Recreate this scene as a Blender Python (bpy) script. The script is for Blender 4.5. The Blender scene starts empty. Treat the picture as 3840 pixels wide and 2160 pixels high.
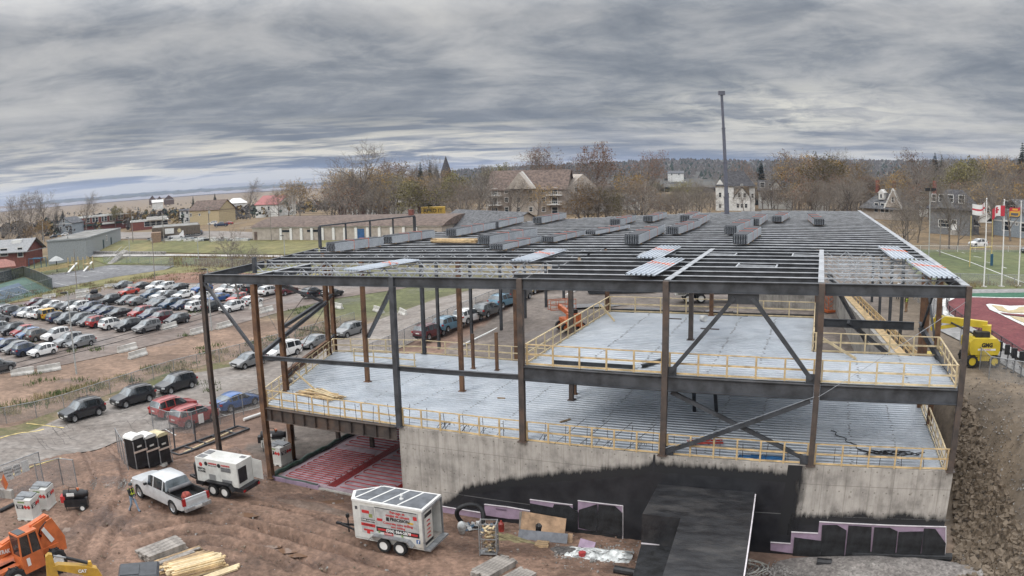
import bpy, bmesh, math, random
from mathutils import Vector, Matrix, Euler, noise as mnoise
random.seed(7)
SC = bpy.context.scene
COL = SC.collection
PI = math.pi
# ------------------------------------------------------------------ camera
CAMZ = 18.0
FPX, K3, PITCH, ROLL = 3001.0, 0.0526, 0.14359, -0.02206     # lens (px/rad on a 3840 frame), barrel term, tilt, roll
_cr, _sr, _cp, _sp = math.cos(ROLL), math.sin(ROLL), math.cos(PITCH), math.sin(PITCH)
def cam2w(X, Y, Z):
    X, Y = _cr * X - _sr * Y, _sr * X + _cr * Y
    return Vector((X, Z * _cp + Y * _sp, Y * _cp - Z * _sp))
cd = bpy.data.cameras.new('camera'); cam = bpy.data.objects.new('camera', cd); COL.objects.link(cam); SC.camera = cam
cd.type = 'PANO'; cd.sensor_fit = 'HORIZONTAL'; cd.sensor_width = 36.0; cd.sensor_height = 20.25
cd.clip_start = 0.1; cd.clip_end = 60000
_t = cd
_t.panorama_type = 'FISHEYE_LENS_POLYNOMIAL'; _t.fisheye_fov = PI
_f = FPX * 36 / 3840
_t.fisheye_polynomial_k0 = 0; _t.fisheye_polynomial_k1 = -1 / _f; _t.fisheye_polynomial_k2 = 0
_t.fisheye_polynomial_k3 = -K3 / _f ** 3; _t.fisheye_polynomial_k4 = 0
_M = Matrix((cam2w(1, 0, 0), cam2w(0, 1, 0), -cam2w(0, 0, 1))).transposed().to_4x4(); _M.translation = (0, 0, CAMZ)
cam.matrix_world = _M
# ------------------------------------------------------------------ light, sky, exposure
SC.view_settings.view_transform = 'Standard'; SC.view_settings.look = 'None'
SC.view_settings.exposure = -0.08; SC.view_settings.gamma = 1.0
SUN_EL, SUN_AZ = math.radians(38), math.radians(-135)        # behind cloud, behind and left of the camera
sl = bpy.data.lights.new('sun', 'SUN'); sl.energy = 0.9; sl.angle = math.radians(22); sl.color = (1.0, .96, .90)
so = bpy.data.objects.new('sun', sl); COL.objects.link(so)
_sd = Vector((math.sin(SUN_AZ) * math.cos(SUN_EL), math.cos(SUN_AZ) * math.cos(SUN_EL), math.sin(SUN_EL)))
so.rotation_euler = _sd.to_track_quat('Z', 'Y').to_euler(); so.location = _sd * 300

def N(nt, t, **kw):
    n = nt.nodes.new(t)
    for k, v in kw.items():
        if k in n.inputs.keys(): n.inputs[k].default_value = v
        else: setattr(n, k, v)
    return n
def LK(nt, a, b): nt.links.new(a, b)
def math_n(nt, op, a, b=None, c=None, clamp=False):
    n = nt.nodes.new('ShaderNodeMath'); n.operation = op; n.use_clamp = clamp
    for i, v in enumerate((a, b, c)):
        if v is None: continue
        if isinstance(v, (int, float)): n.inputs[i].default_value = v
        else: nt.links.new(v, n.inputs[i])
    return n.outputs[0]
def ramp(nt, fac, stops, interp='LINEAR'):
    n = nt.nodes.new('ShaderNodeValToRGB'); cr = n.color_ramp; cr.interpolation = interp
    while len(cr.elements) < len(stops): cr.elements.new(.5)
    for e, (p, c) in zip(cr.elements, stops): e.position = p; e.color = (*c, 1) if len(c) == 3 else c
    nt.links.new(fac, n.inputs[0]); return n.outputs[0]
def mixc(nt, fac, a, b, mode='MIX'):
    n = nt.nodes.new('ShaderNodeMix'); n.data_type = 'RGBA'; n.blend_type = mode
    for s, v in ((n.inputs[0], fac), (n.inputs[6], a), (n.inputs[7], b)):
        if isinstance(v, (int, float)): s.default_value = v
        elif isinstance(v, tuple): s.default_value = (*v, 1) if len(v) == 3 else v
        else: nt.links.new(v, s)
    return n.outputs[2]

def make_sky():
    w = bpy.data.worlds.new('World'); SC.world = w; w.use_nodes = True; nt = w.node_tree; nt.nodes.clear()
    out = nt.nodes.new('ShaderNodeOutputWorld')
    sky = nt.nodes.new('ShaderNodeTexSky'); sky.sky_type = 'NISHITA'; sky.sun_disc = False
    sky.sun_elevation = SUN_EL; sky.sun_rotation = SUN_AZ; sky.altitude = 20; sky.air_density = 1.2; sky.dust_density = 2
    bgs = N(nt, 'ShaderNodeBackground', Strength=.10); LK(nt, sky.outputs[0], bgs.inputs[0])
    tc = nt.nodes.new('ShaderNodeTexCoord'); sep = nt.nodes.new('ShaderNodeSeparateXYZ'); LK(nt, tc.outputs['Generated'], sep.inputs[0])
    X, Y, Z = sep.outputs
    zc = math_n(nt, 'MAXIMUM', Z, 0.0)
    az = math_n(nt, 'ARCTAN2', X, Y)
    cv = nt.nodes.new('ShaderNodeCombineXYZ'); LK(nt, math_n(nt, 'MULTIPLY', az, 3.4), cv.inputs[0]); LK(nt, math_n(nt, 'MULTIPLY', math_n(nt, 'LOGARITHM', math_n(nt, 'ADD', zc, .055), 2.71828), 2.5), cv.inputs[1]); cv.inputs[2].default_value = 5.3
    mp = nt.nodes.new('ShaderNodeMapping'); LK(nt, cv.outputs[0], mp.inputs[0]); mp.inputs['Rotation'].default_value = (0, 0, -.06)
    n1 = N(nt, 'ShaderNodeTexNoise', Scale=1.45, Detail=9.0, Roughness=.60, Distortion=.45); LK(nt, mp.outputs[0], n1.inputs['Vector'])
    n2 = N(nt, 'ShaderNodeTexNoise', Scale=.42, Detail=3.0, Roughness=.5); LK(nt, mp.outputs[0], n2.inputs['Vector'])
    n3 = N(nt, 'ShaderNodeTexNoise', Scale=4.2, Detail=7.0, Roughness=.65, Distortion=.6); LK(nt, mp.outputs[0], n3.inputs['Vector'])
    dens = math_n(nt, 'ADD', math_n(nt, 'MULTIPLY', n1.outputs[0], .52), math_n(nt, 'MULTIPLY', n2.outputs[0], .40))
    dens = math_n(nt, 'ADD', dens, math_n(nt, 'MULTIPLY', n3.outputs[0], .16))
    cl = ramp(nt, dens, [(.41, (.205, .226, .258)), (.475, (.285, .303, .330)), (.525, (.385, .394, .410)), (.575, (.475, .476, .480)), (.67, (.60, .592, .575))])
    # thin bright breaks low over the horizon: streaks along the azimuth
    cs = nt.nodes.new('ShaderNodeCombineXYZ'); LK(nt, math_n(nt, 'MULTIPLY', az, 5.0), cs.inputs[0]); LK(nt, math_n(nt, 'MULTIPLY', Z, 75.0), cs.inputs[1])
    ns = N(nt, 'ShaderNodeTexNoise', Scale=1.0, Detail=5.0, Roughness=.6, Distortion=.35); LK(nt, cs.outputs[0], ns.inputs['Vector'])
    band = ramp(nt, Z, [(0.0, (1, 1, 1)), (.022, (.95,) * 3), (.05, (.45,) * 3), (.085, (0, 0, 0))])
    st = math_n(nt, 'MULTIPLY', ramp(nt, ns.outputs[0], [(.46, (0, 0, 0)), (.60, (1, 1, 1))]), band)
    st = math_n(nt, 'MULTIPLY', st, math_n(nt, 'MULTIPLY_ADD', ramp(nt, az, [(0, (1, 1, 1)), (.05, (0, 0, 0))]), .9, .75), clamp=True)
    dk = math_n(nt, 'MULTIPLY', ramp(nt, ns.outputs[0], [(.36, (1, 1, 1)), (.5, (0, 0, 0))]), ramp(nt, Z, [(0, (1, 1, 1)), (.06, (.8,) * 3), (.14, (0, 0, 0))]))
    cl = mixc(nt, math_n(nt, 'MULTIPLY', dk, .55), cl, (.185, .212, .252)); cl = mixc(nt, st, cl, (.86, .81, .68))
    gx = math_n(nt, 'DIVIDE', math_n(nt, 'SUBTRACT', az, .36), .17); gx = math_n(nt, 'MULTIPLY', gx, gx); gz = math_n(nt, 'DIVIDE', math_n(nt, 'SUBTRACT', Z, .072), .032); gz = math_n(nt, 'MULTIPLY', gz, gz)
    gl = math_n(nt, 'EXPONENT', math_n(nt, 'MULTIPLY', math_n(nt, 'MINIMUM', math_n(nt, 'ADD', gx, gz), 30.0), -1.0))        # thin spot in the cloud right of the crane
    cl = mixc(nt, math_n(nt, 'MULTIPLY', gl, ramp(nt, n3.outputs[0], [(.42, (0, 0, 0)), (.62, (.9,) * 3)])), cl, (.84, .81, .71))
    low = math_n(nt, 'MULTIPLY', ramp(nt, Z, [(0, (1, 1, 1)), (.012, (0, 0, 0))]), .6)
    cl = mixc(nt, low, cl, (.74, .70, .60))
    # overcast sky: the unseen zenith is several times brighter than the part near the horizon
    up = ramp(nt, Z, [(.20, (0, 0, 0)), (.60, (1, 1, 1))])
    gain = math_n(nt, 'MULTIPLY_ADD', up, 4.6, 1.0)
    bgc = nt.nodes.new('ShaderNodeBackground'); LK(nt, cl, bgc.inputs[0]); LK(nt, gain, bgc.inputs[1])
    mx = nt.nodes.new('ShaderNodeMixShader'); mx.inputs[0].default_value = .95
    LK(nt, bgs.outputs[0], mx.inputs[1]); LK(nt, bgc.outputs[0], mx.inputs[2]); LK(nt, mx.outputs[0], out.inputs[0])
make_sky()
# ------------------------------------------------------------------ coordinates
C6 = Vector((-6.53, 42.85)); UD = Vector((.9243, -.3817)); VD = Vector((.3817, .9243)); BROT = math.atan2(-.3817, .9243)
def to_uv(x, y):
    dx, dy = x - C6.x, y - C6.y
    return dx * UD.x + dy * UD.y, dx * VD.x + dy * VD.y
def W(u, v, z): return Vector((C6.x + u * UD.x + v * VD.x, C6.y + u * UD.y + v * VD.y, z))
def S(t, a, b):
    t = (t - a) / (b - a); t = 0.0 if t < 0 else 1.0 if t > 1 else t
    return t * t * (3 - 2 * t)
def u_wall(v): return 29.75 - max(0.0, v - 18) * .13
def h(x, y):
    u, v = to_uv(x, y)
    z = -.9 * S(v, -7, -1) - .6 * S(-u, 14, 36)
    z += 2.6 * S(v, 28, 62) * S(u, -40, -12)
    z += 2.5 * S(v, 85, 150)
    left = S(-u, 30, 60)
    z += left * (1.9 * S(v, 62, 120) - 5.5 * S(-u, 150, 330) - 9 * S(math.hypot(x, y), 420, 1100))
    z += (1 - left) * 2.0 * S(math.hypot(x, y), 300, 700)
    uw = u_wall(v)
    if u > uw + .3 and v > -40:
        t = (u - 30.8) / 7.5 + (v - 5) / 13
        t = 0 if t < 0 else 1 if t > 1 else t
        t = t * t * (3 - 2 * t)
        zr = z + (4.2 - z) * t
        k = min(1, (u - uw - .3) / 1.2)
        z = z + (zr - z) * k
    return z
def ray(px, py):
    x = (px - 1920.0) / FPX; y = -(py - 1080.0) / FPX
    r = math.hypot(x, y) + 1e-12; th = r * (1 + K3 * r * r); s = math.sin(th) / r
    return cam2w(x * s, y * s, math.cos(th))
def at(px, py, z):                                              # where the sight line of a photo pixel meets height z
    r = ray(px, py); return Vector((0, 0, CAMZ)) + r * ((z - CAMZ) / r.z)
def G(px, py, dz=0.0):                                          # ... meets the ground
    r = ray(px, py); hr = math.hypot(r.x, r.y); t0 = 8.0; t = t0
    last = t0
    while t < 9000:
        p = r * t
        if CAMZ + p.z < h(p.x, p.y): break
        last = t; t *= 1.012
    a, b = last, t
    for _ in range(30):
        m = (a + b) / 2; p = r * m
        if CAMZ + p.z < h(p.x, p.y): b = m
        else: a = m
    p = r * a; return Vector((p.x, p.y, h(p.x, p.y) + dz))
def D(px, py, dist):                                            # ... at a horizontal distance
    r = ray(px, py); t = dist / math.hypot(r.x, r.y); return Vector((r.x * t, r.y * t, CAMZ + r.z * t))
def onv(px, py, v):                                             # ... meets the vertical plane v of the building: (u, z)
    r = ray(px, py); cu, cv = to_uv(0, 0); rv = r.x * VD.x + r.y * VD.y; t = (v - cv) / rv
    return cu + t * (r.x * UD.x + r.y * UD.y), CAMZ + t * r.z
def ground(v2): return Vector((v2[0], v2[1], h(v2[0], v2[1])))
# ------------------------------------------------------------------ materials
MATS = {}
def mat(name, col, rough=.6, metal=0.0, var=.12, scale=3.0, bump=0.0, bscale=None, col2=None, spec=None, stretch=None, coat=0.0, dirt=None):
    if name in MATS: return MATS[name]
    m = bpy.data.materials.new(name); m.use_nodes = True; nt = m.node_tree; b = nt.nodes['Principled BSDF']
    b.inputs['Roughness'].default_value = rough; b.inputs['Metallic'].default_value = metal
    if coat: b.inputs['Coat Weight'].default_value = coat; b.inputs['Coat Roughness'].default_value = .08
    if spec is not None: b.inputs['Specular IOR Level'].default_value = spec
    m.diffuse_color = (*col, 1)
    if var or col2 or bump:
        tc = nt.nodes.new('ShaderNodeTexCoord'); src = tc.outputs['Object']
        if stretch:
            mp = nt.nodes.new('ShaderNodeMapping'); mp.inputs['Scale'].default_value = stretch; LK(nt, src, mp.inputs[0]); src = mp.outputs[0]
        n = N(nt, 'ShaderNodeTexNoise', Scale=scale, Detail=5.0, Roughness=.6); LK(nt, src, n.inputs['Vector'])
        c2 = col2 or tuple(max(0, c * (1 - 2.2 * var)) for c in col)
        c1 = col if col2 else tuple(min(1, c * (1 + var)) for c in col)
        c = ramp(nt, n.outputs[0], [(.36, c2), (.62, c1)])
        if dirt:
            n2 = N(nt, 'ShaderNodeTexNoise', Scale=scale * .35, Detail=6.0, Roughness=.7); LK(nt, src, n2.inputs['Vector'])
            c = mixc(nt, ramp(nt, n2.outputs[0], [(.5, (0, 0, 0)), (.72, (1, 1, 1))]), c, dirt)
        LK(nt, c, b.inputs['Base Color'])
        if bump:
            nb = N(nt, 'ShaderNodeTexNoise', Scale=bscale or scale * 3, Detail=6.0, Roughness=.65); LK(nt, src, nb.inputs['Vector'])
            bn = N(nt, 'ShaderNodeBump', Strength=bump, Distance=.05); LK(nt, nb.outputs[0], bn.inputs['Height']); LK(nt, bn.outputs[0], b.inputs['Normal'])
    else: b.inputs['Base Color'].default_value = (*col, 1)
    MATS[name] = m; return m
def mesh_mat(name, col, alpha):
    """Woven wire: a see-through sheet."""
    if name in MATS: return MATS[name]
    m = bpy.data.materials.new(name); m.use_nodes = True; nt = m.node_tree; b = nt.nodes['Principled BSDF']
    b.inputs['Base Color'].default_value = (*col, 1); b.inputs['Roughness'].default_value = .5; b.inputs['Metallic'].default_value = .3
    b.inputs['Alpha'].default_value = alpha
    tc = nt.nodes.new('ShaderNodeTexCoord'); n = N(nt, 'ShaderNodeTexNoise', Scale=6.0, Detail=3.0); LK(nt, tc.outputs['Object'], n.inputs['Vector'])
    LK(nt, math_n(nt, 'MULTIPLY', n.outputs[0], alpha * 2, clamp=True), b.inputs['Alpha'])
    MATS[name] = m; return m
# ------------------------------------------------------------------ meshes
class MB:
    def __init__(s): s.v = []; s.f = []; s.m = []; s.mi = 0
    def add(s, vs, fs, mi=None):
        o = len(s.v); s.v.extend(tuple(v) for v in vs); mi = s.mi if mi is None else mi
        for f in fs: s.f.append(tuple(i + o for i in f)); s.m.append(mi)
        return s
    def box(s, c, d, rz=0.0, mi=None, M=None, taper=None):
        x, y, z = d[0] / 2, d[1] / 2, d[2] / 2; tx, ty = taper or (1, 1)
        vs = [Vector((-x, -y, -z)), Vector((x, -y, -z)), Vector((x, y, -z)), Vector((-x, y, -z)), Vector((-x * tx, -y * ty, z)), Vector((x * tx, -y * ty, z)), Vector((x * tx, y * ty, z)), Vector((-x * tx, y * ty, z))]
        R = M if M is not None else Matrix.Rotation(rz, 3, 'Z')
        c = Vector(c); return s.add([R @ v + c for v in vs], [(0, 3, 2, 1), (4, 5, 6, 7), (0, 1, 5, 4), (1, 2, 6, 5), (2, 3, 7, 6), (3, 0, 4, 7)], mi)
    def bar(s, p, q, w, hh, mi=None, up=(0, 0, 1)):
        """Rectangular bar from p to q, width w across, height hh along up."""
        p, q = Vector(p), Vector(q); d = (q - p); L = d.length
        if L < 1e-6: return s
        d /= L; up = Vector(up)
        if abs(d.dot(up)) > .98: up = Vector((UD.x, UD.y, 0))
        sd = d.cross(up).normalized(); u2 = sd.cross(d).normalized()
        return s.box((p + q) / 2, (L, w, hh), M=Matrix((d, -sd, u2)).transposed(), mi=mi)
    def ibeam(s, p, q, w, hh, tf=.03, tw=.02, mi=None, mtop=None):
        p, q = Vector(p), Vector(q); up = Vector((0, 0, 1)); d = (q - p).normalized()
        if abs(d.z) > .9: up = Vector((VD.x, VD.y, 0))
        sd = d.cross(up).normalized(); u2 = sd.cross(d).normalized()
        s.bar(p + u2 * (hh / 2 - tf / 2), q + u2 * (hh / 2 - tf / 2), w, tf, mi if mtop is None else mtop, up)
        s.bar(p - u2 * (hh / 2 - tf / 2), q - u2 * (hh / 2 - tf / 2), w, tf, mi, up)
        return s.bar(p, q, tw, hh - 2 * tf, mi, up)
    def tube(s, p, q, r, n=8, r2=None, mi=None, caps=True):
        p, q = Vector(p), Vector(q); d = q - p
        if d.length < 1e-6: return s
        d.normalize(); a = d.orthogonal().normalized(); b = d.cross(a); r2 = r if r2 is None else r2
        vs = [p + (a * math.cos(t) + b * math.sin(t)) * r for t in (2 * PI * i / n for i in range(n))] + [q + (a * math.cos(t) + b * math.sin(t)) * r2 for t in (2 * PI * i / n for i in range(n))]
        fs = [(i, (i + 1) % n, n + (i + 1) % n, n + i) for i in range(n)]
        if caps: fs += [tuple(range(n))[::-1], tuple(range(n, 2 * n))]
        return s.add(vs, fs, mi)
    def path(s, pts, r, n=6, mi=None):
        pts = [Vector(p) for p in pts]; vs = []; a = None
        for i, p in enumerate(pts):
            d = (pts[min(i + 1, len(pts) - 1)] - pts[max(i - 1, 0)]).normalized()
            a = (d.orthogonal() if a is None else a - d * a.dot(d)).normalized(); b = d.cross(a)
            vs += [p + (a * math.cos(t) + b * math.sin(t)) * r for t in (2 * PI * k / n for k in range(n))]
        fs = [(i * n + k, i * n + (k + 1) % n, (i + 1) * n + (k + 1) % n, (i + 1) * n + k) for i in range(len(pts) - 1) for k in range(n)]
        fs += [tuple(range(n))[::-1], tuple(range(len(vs) - n, len(vs)))]
        return s.add(vs, fs, mi)
    def lathe(s, prof, c=(0, 0, 0), n=16, axis='Z', mi=None, cap=True):
        vs = []; c = Vector(c)
        for r, z in prof:
            for k in range(n):
                t = 2 * PI * k / n; a, b = r * math.cos(t), r * math.sin(t)
                vs.append(c + Vector((a, b, z) if axis == 'Z' else (z, a, b) if axis == 'X' else (b, z, a)))
        m = len(prof)
        fs = [(i * n + k, i * n + (k + 1) % n, (i + 1) * n + (k + 1) % n, (i + 1) * n + k) for i in range(m - 1) for k in range(n)]
        if cap: fs += [tuple(range(n))[::-1], tuple(range((m - 1) * n, m * n))]
        return s.add(vs, fs, mi)
    def prism(s, poly, t, O=(0, 0, 0), X=(1, 0, 0), Y=(0, 0, 1), mi=None):
        """Polygon in the X,Y plane through O, extruded by t along X x Y."""
        O, X, Y = Vector(O), Vector(X), Vector(Y); Zv = X.cross(Y).normalized() * t; n = len(poly)
        a = [O + X * p[0] + Y * p[1] for p in poly]; ar = sum(poly[i][0] * poly[(i + 1) % n][1] - poly[(i + 1) % n][0] * poly[i][1] for i in range(n))
        if (ar < 0) != (t < 0): a = a[::-1]
        return s.add(a + [p + Zv for p in a], [tuple(range(n))[::-1], tuple(range(n, 2 * n))] + [(i, (i + 1) % n, n + (i + 1) % n, n + i) for i in range(n)], mi)
    def quad(s, a, b, c, d, mi=None): return s.add([a, b, c, d], [(0, 1, 2, 3)], mi)
    def build(s, name, mats, parent=None, smooth=False, loc=None, rz=None):
        us = sorted({i for q in s.f for i in q})
        if len(us) < len(s.v): ix = {v: k for k, v in enumerate(us)}; s.v = [s.v[i] for i in us]; s.f = [tuple(ix[i] for i in q) for q in s.f]
        me = bpy.data.meshes.new(name); me.from_pydata(s.v, [], s.f)
        for m in (mats if isinstance(mats, (list, tuple)) else [mats]): me.materials.append(m)
        if any(s.m): me.polygons.foreach_set('material_index', s.m)
        if smooth: me.polygons.foreach_set('use_smooth', [True] * len(me.polygons))
        me.update(); o = bpy.data.objects.new(name, me); COL.objects.link(o)
        if parent is not None: o.parent = parent
        if loc is not None: o.location = loc
        if rz is not None: o.rotation_euler = (0, 0, rz)
        return o
def tag(o, label=None, cat=None, group=None, kind=None):
    if label: o['label'] = label
    if cat: o['category'] = cat
    if group: o['group'] = group
    if kind: o['kind'] = kind
    return o
def thing(name, label, cat, loc=(0, 0, 0), rz=0.0, group=None, sc=None):
    o = bpy.data.objects.new(name, None); o.empty_display_size = .3; COL.objects.link(o); o.location = loc; o.rotation_euler = (0, 0, rz)
    if sc: o.scale = (sc,) * 3 if isinstance(sc, (int, float)) else sc
    return tag(o, label, cat, group)
CHILD = {}
def dup(o, parent=None, loc=None, rz=None, label=None, group=None, sc=None):
    c = o.copy(); COL.objects.link(c)
    if parent is not None: c.parent = parent
    if loc is not None: c.location = loc
    if rz is not None: c.rotation_euler = (0, 0, rz)
    if sc is not None: c.scale = (sc,) * 3 if isinstance(sc, (int, float)) else sc
    if label: c['label'] = label
    if group: c['group'] = group
    if o.name not in CHILD: CHILD[o.name] = list(o.children)
    for ch in CHILD[o.name]: dup(ch, c)
    return c
def text(parent, body, loc, rot, size, m, name='lettering', depth=.004, xs=1.0, align='CENTER', bold=0.0):
    cu = bpy.data.curves.new(name, 'FONT'); cu.body = body; cu.size = size; cu.extrude = depth; cu.align_x = align; cu.align_y = 'CENTER'; cu.offset = bold
    cu.resolution_u = 2; cu.materials.append(m)
    t = bpy.data.objects.new('tmp', cu); COL.objects.link(t); me = bpy.data.meshes.new_from_object(t); bpy.data.objects.remove(t); me.name = name
    o = bpy.data.objects.new(name, me); COL.objects.link(o); o.parent = parent; o.location = loc; o.rotation_euler = rot; o.scale = (xs, 1, 1); return o
def heading(p, q): d = Vector(q) - Vector(p); return math.atan2(d.y, d.x)
def resample(pl, n):
    L = [0]
    for a, b in zip(pl, pl[1:]): L.append(L[-1] + math.dist(a, b))
    out = []
    for i in range(n):
        t = L[-1] * i / (n - 1); k = 0
        while k < len(L) - 2 and L[k + 1] < t: k += 1
        f = (t - L[k]) / max(1e-9, L[k + 1] - L[k]); out.append(tuple(a + (b - a) * f for a, b in zip(pl[k], pl[k + 1])))
    return out
def sheet(name, A, B, nx, ny, dz, m, px=True, kind='structure'):
    """Ground sheet between two boundary polylines, draped on the terrain."""
    a = [G(*p) for p in A] if px else [Vector((*p, 0)) for p in A]; b = [G(*p) for p in B] if px else [Vector((*p, 0)) for p in B]
    a = resample([(p.x, p.y) for p in a], nx + 1); b = resample([(p.x, p.y) for p in b], nx + 1)
    mb = MB(); vs = []
    for j in range(ny + 1):
        for i in range(nx + 1):
            x, y = (a[i][k] + (b[i][k] - a[i][k]) * j / ny for k in (0, 1)); vs.append((x, y, h(x, y) + dz))
    n = nx + 1
    fs = [(j * n + i, j * n + i + 1, (j + 1) * n + i + 1, (j + 1) * n + i) for j in range(ny) for i in range(nx)]
    p0, p1, p2 = (Vector(vs[k]) for k in (0, 1, n))
    if (p1 - p0).cross(p2 - p0).z < 0: fs = [f[::-1] for f in fs]
    mb.add(vs, fs); o = mb.build(name, m, smooth=True); tag(o, kind=kind); return o
# ------------------------------------------------------------------ terrain
import numpy as np
def f(x, y): return (x * 1.49068, y * 1.49068)               # coordinates read off a 2576 px wide view of the photo
def ground_mat(name, cols, scale=.35, rough=.85, bump=.5, bscale=4.0, attr=None, wet=None, stones=None):
    """Earth, gravel, asphalt and turf: several sizes of noise over base colours."""
    m = bpy.data.materials.new(name); m.use_nodes = True; nt = m.node_tree; b = nt.nodes['Principled BSDF']
    b.inputs['Specular IOR Level'].default_value = .3
    tc = nt.nodes.new('ShaderNodeNewGeometry'); P = tc.outputs['Position']
    n1 = N(nt, 'ShaderNodeTexNoise', Scale=scale, Detail=6.0, Roughness=.62, Distortion=.4); LK(nt, P, n1.inputs['Vector'])
    n2 = N(nt, 'ShaderNodeTexNoise', Scale=scale * 9, Detail=5.0, Roughness=.65); LK(nt, P, n2.inputs['Vector'])
    c = ramp(nt, n1.outputs[0], [(.34, cols[0]), (.5, cols[1]), (.66, cols[2])])
    if attr:
        a = nt.nodes.new('ShaderNodeVertexColor'); a.layer_name = attr
        k = ramp(nt, n1.outputs[0], [(.32, (.62,) * 3), (.5, (.95,) * 3), (.68, (1.35,) * 3)]); c = mixc(nt, 1.0, a.outputs[0], k, 'MULTIPLY')
    k2 = ramp(nt, n2.outputs[0], [(.3, (.66,) * 3), (.5, (1.0,) * 3), (.72, (1.4,) * 3)]); c = mixc(nt, 1.0, c, k2, 'MULTIPLY')
    if stones:
        vo = N(nt, 'ShaderNodeTexVoronoi', Scale=stones[0]); LK(nt, P, vo.inputs['Vector'])
        kk = ramp(nt, vo.outputs['Color'], [(.0, (.55,) * 3), (1, (1.45,) * 3)]); c = mixc(nt, stones[1], c, mixc(nt, 1.0, c, kk, 'MULTIPLY'))
    if wet:
        n3 = N(nt, 'ShaderNodeTexNoise', Scale=wet[0], Detail=5.0, Roughness=.55); LK(nt, P, n3.inputs['Vector'])
        wf = ramp(nt, n3.outputs[0], [(wet[1], (0, 0, 0)), (wet[1] + .07, (1, 1, 1))])
        c = mixc(nt, wf, c, mixc(nt, 1.0, c, (.72, .70, .70), 'MULTIPLY')); LK(nt, math_n(nt, 'MULTIPLY_ADD', wf, wet[2] - rough, rough), b.inputs['Roughness'])
    else: b.inputs['Roughness'].default_value = rough
    LK(nt, c, b.inputs['Base Color'])
    if bump:
        nb = N(nt, 'ShaderNodeTexNoise', Scale=bscale, Detail=7.0, Roughness=.7); LK(nt, P, nb.inputs['Vector'])
        bn = N(nt, 'ShaderNodeBump', Strength=bump, Distance=.12); LK(nt, nb.outputs[0], bn.inputs['Height']); LK(nt, bn.outputs[0], b.inputs['Normal'])
    MATS[name] = m; return m
MUD = (.205, .135, .102); LITTER = (.165, .115, .062); MARSH = (.205, .155, .100); GRAVEL = (.200, .178, .160); DIRT = (.210, .142, .102)
def lerp3(a, b, t): return tuple(x + (y - x) * t for x, y in zip(a, b))
def ground_col(x, y):
    u, v = to_uv(x, y); r = math.hypot(x, y)
    c = MUD
    c = lerp3(c, DIRT, S(-u, 20, 34))
    if u > -16: c = lerp3(c, (.165, .140, .122), S(v, 1, 5))
    c = lerp3(c, (.135, .105, .075), S(u, 27, 33) * S(v, -18, -4))
    c = lerp3(c, GRAVEL, S(u - .25 * v, 33, 37.5))
    c = lerp3(c, (.105, .112, .050), S(v, 46, 60) * S(-u, 20, 40))
    c = lerp3(c, LITTER, S(v, 84, 120)); c = lerp3(c, MARSH, S(r, 620, 900) * S(-u, 60, 160)); return c
def terrain():
    nr, na = 300, 300; R0, R1 = 9.0, 8000.0; A0, A1 = math.radians(-62), math.radians(62)
    vs = []; cs = []
    for j in range(nr + 1):
        r = R0 * (R1 / R0) ** (j / nr)
        for i in range(na + 1):
            a = A0 + (A1 - A0) * i / na; x, y = r * math.sin(a), r * math.cos(a)
            u, v = to_uv(x, y); vs.append((x, y, h(x, y) - .03 - .35 * S(-v, 1.5, 3) * S(u, -20, -17) * S(-u, -30, -24))); cs.append(ground_col(x, y))
    n = na + 1
    mb = MB(); mb.add(vs, [(j * n + i, j * n + i + 1, (j + 1) * n + i + 1, (j + 1) * n + i) for j in range(nr) for i in range(na)])
    o = mb.build('ground', ground_mat('earth', (MUD,) * 3, scale=.16, attr='zone', bump=.6, bscale=2.2, wet=(.09, .58, .45)), smooth=True); tag(o, kind='structure')
    ca = o.data.color_attributes.new('zone', 'FLOAT_COLOR', 'POINT')
    ca.data.foreach_set('color', [k for c in cs for k in (*c, 1.0)])
    if o.data.polygons[0].normal.z < 0: o.data.flip_normals()
terrain()
# ---- churned yard in front of the building: ruts and tread marks in the mesh itself
RUTS = [([(300, 2080), (350, 1980), (420, 1900), (560, 1830), (640, 1790)], .35), ([(380, 2110), (430, 2000), (500, 1930), (640, 1860)], .35),
        ([(560, 1790), (640, 1730), (760, 1700), (900, 1700)], .3), ([(250, 1990), (330, 1880), (360, 1790), (330, 1720), (300, 1680)], .33), ([(400, 1975), (440, 1880), (470, 1790), (450, 1720), (400, 1670)], .33),
        ([(480, 2010), (640, 1965), (760, 1950), (1000, 1990), (1300, 2080)], .4), ([(520, 2050), (680, 2000), (860, 2000), (1050, 2060), (1250, 2150)], .4),
        ([(560, 2090), (780, 2035), (960, 2070), (1100, 2140)], .4), ([(900, 1930), (1100, 1980), (1300, 2030), (1560, 2090)], .42), ([(880, 1960), (1080, 2020), (1280, 2075), (1480, 2140)], .42), ([(960, 1890), (1180, 1935), (1330, 1990), (1600, 2060)], .38)]
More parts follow.
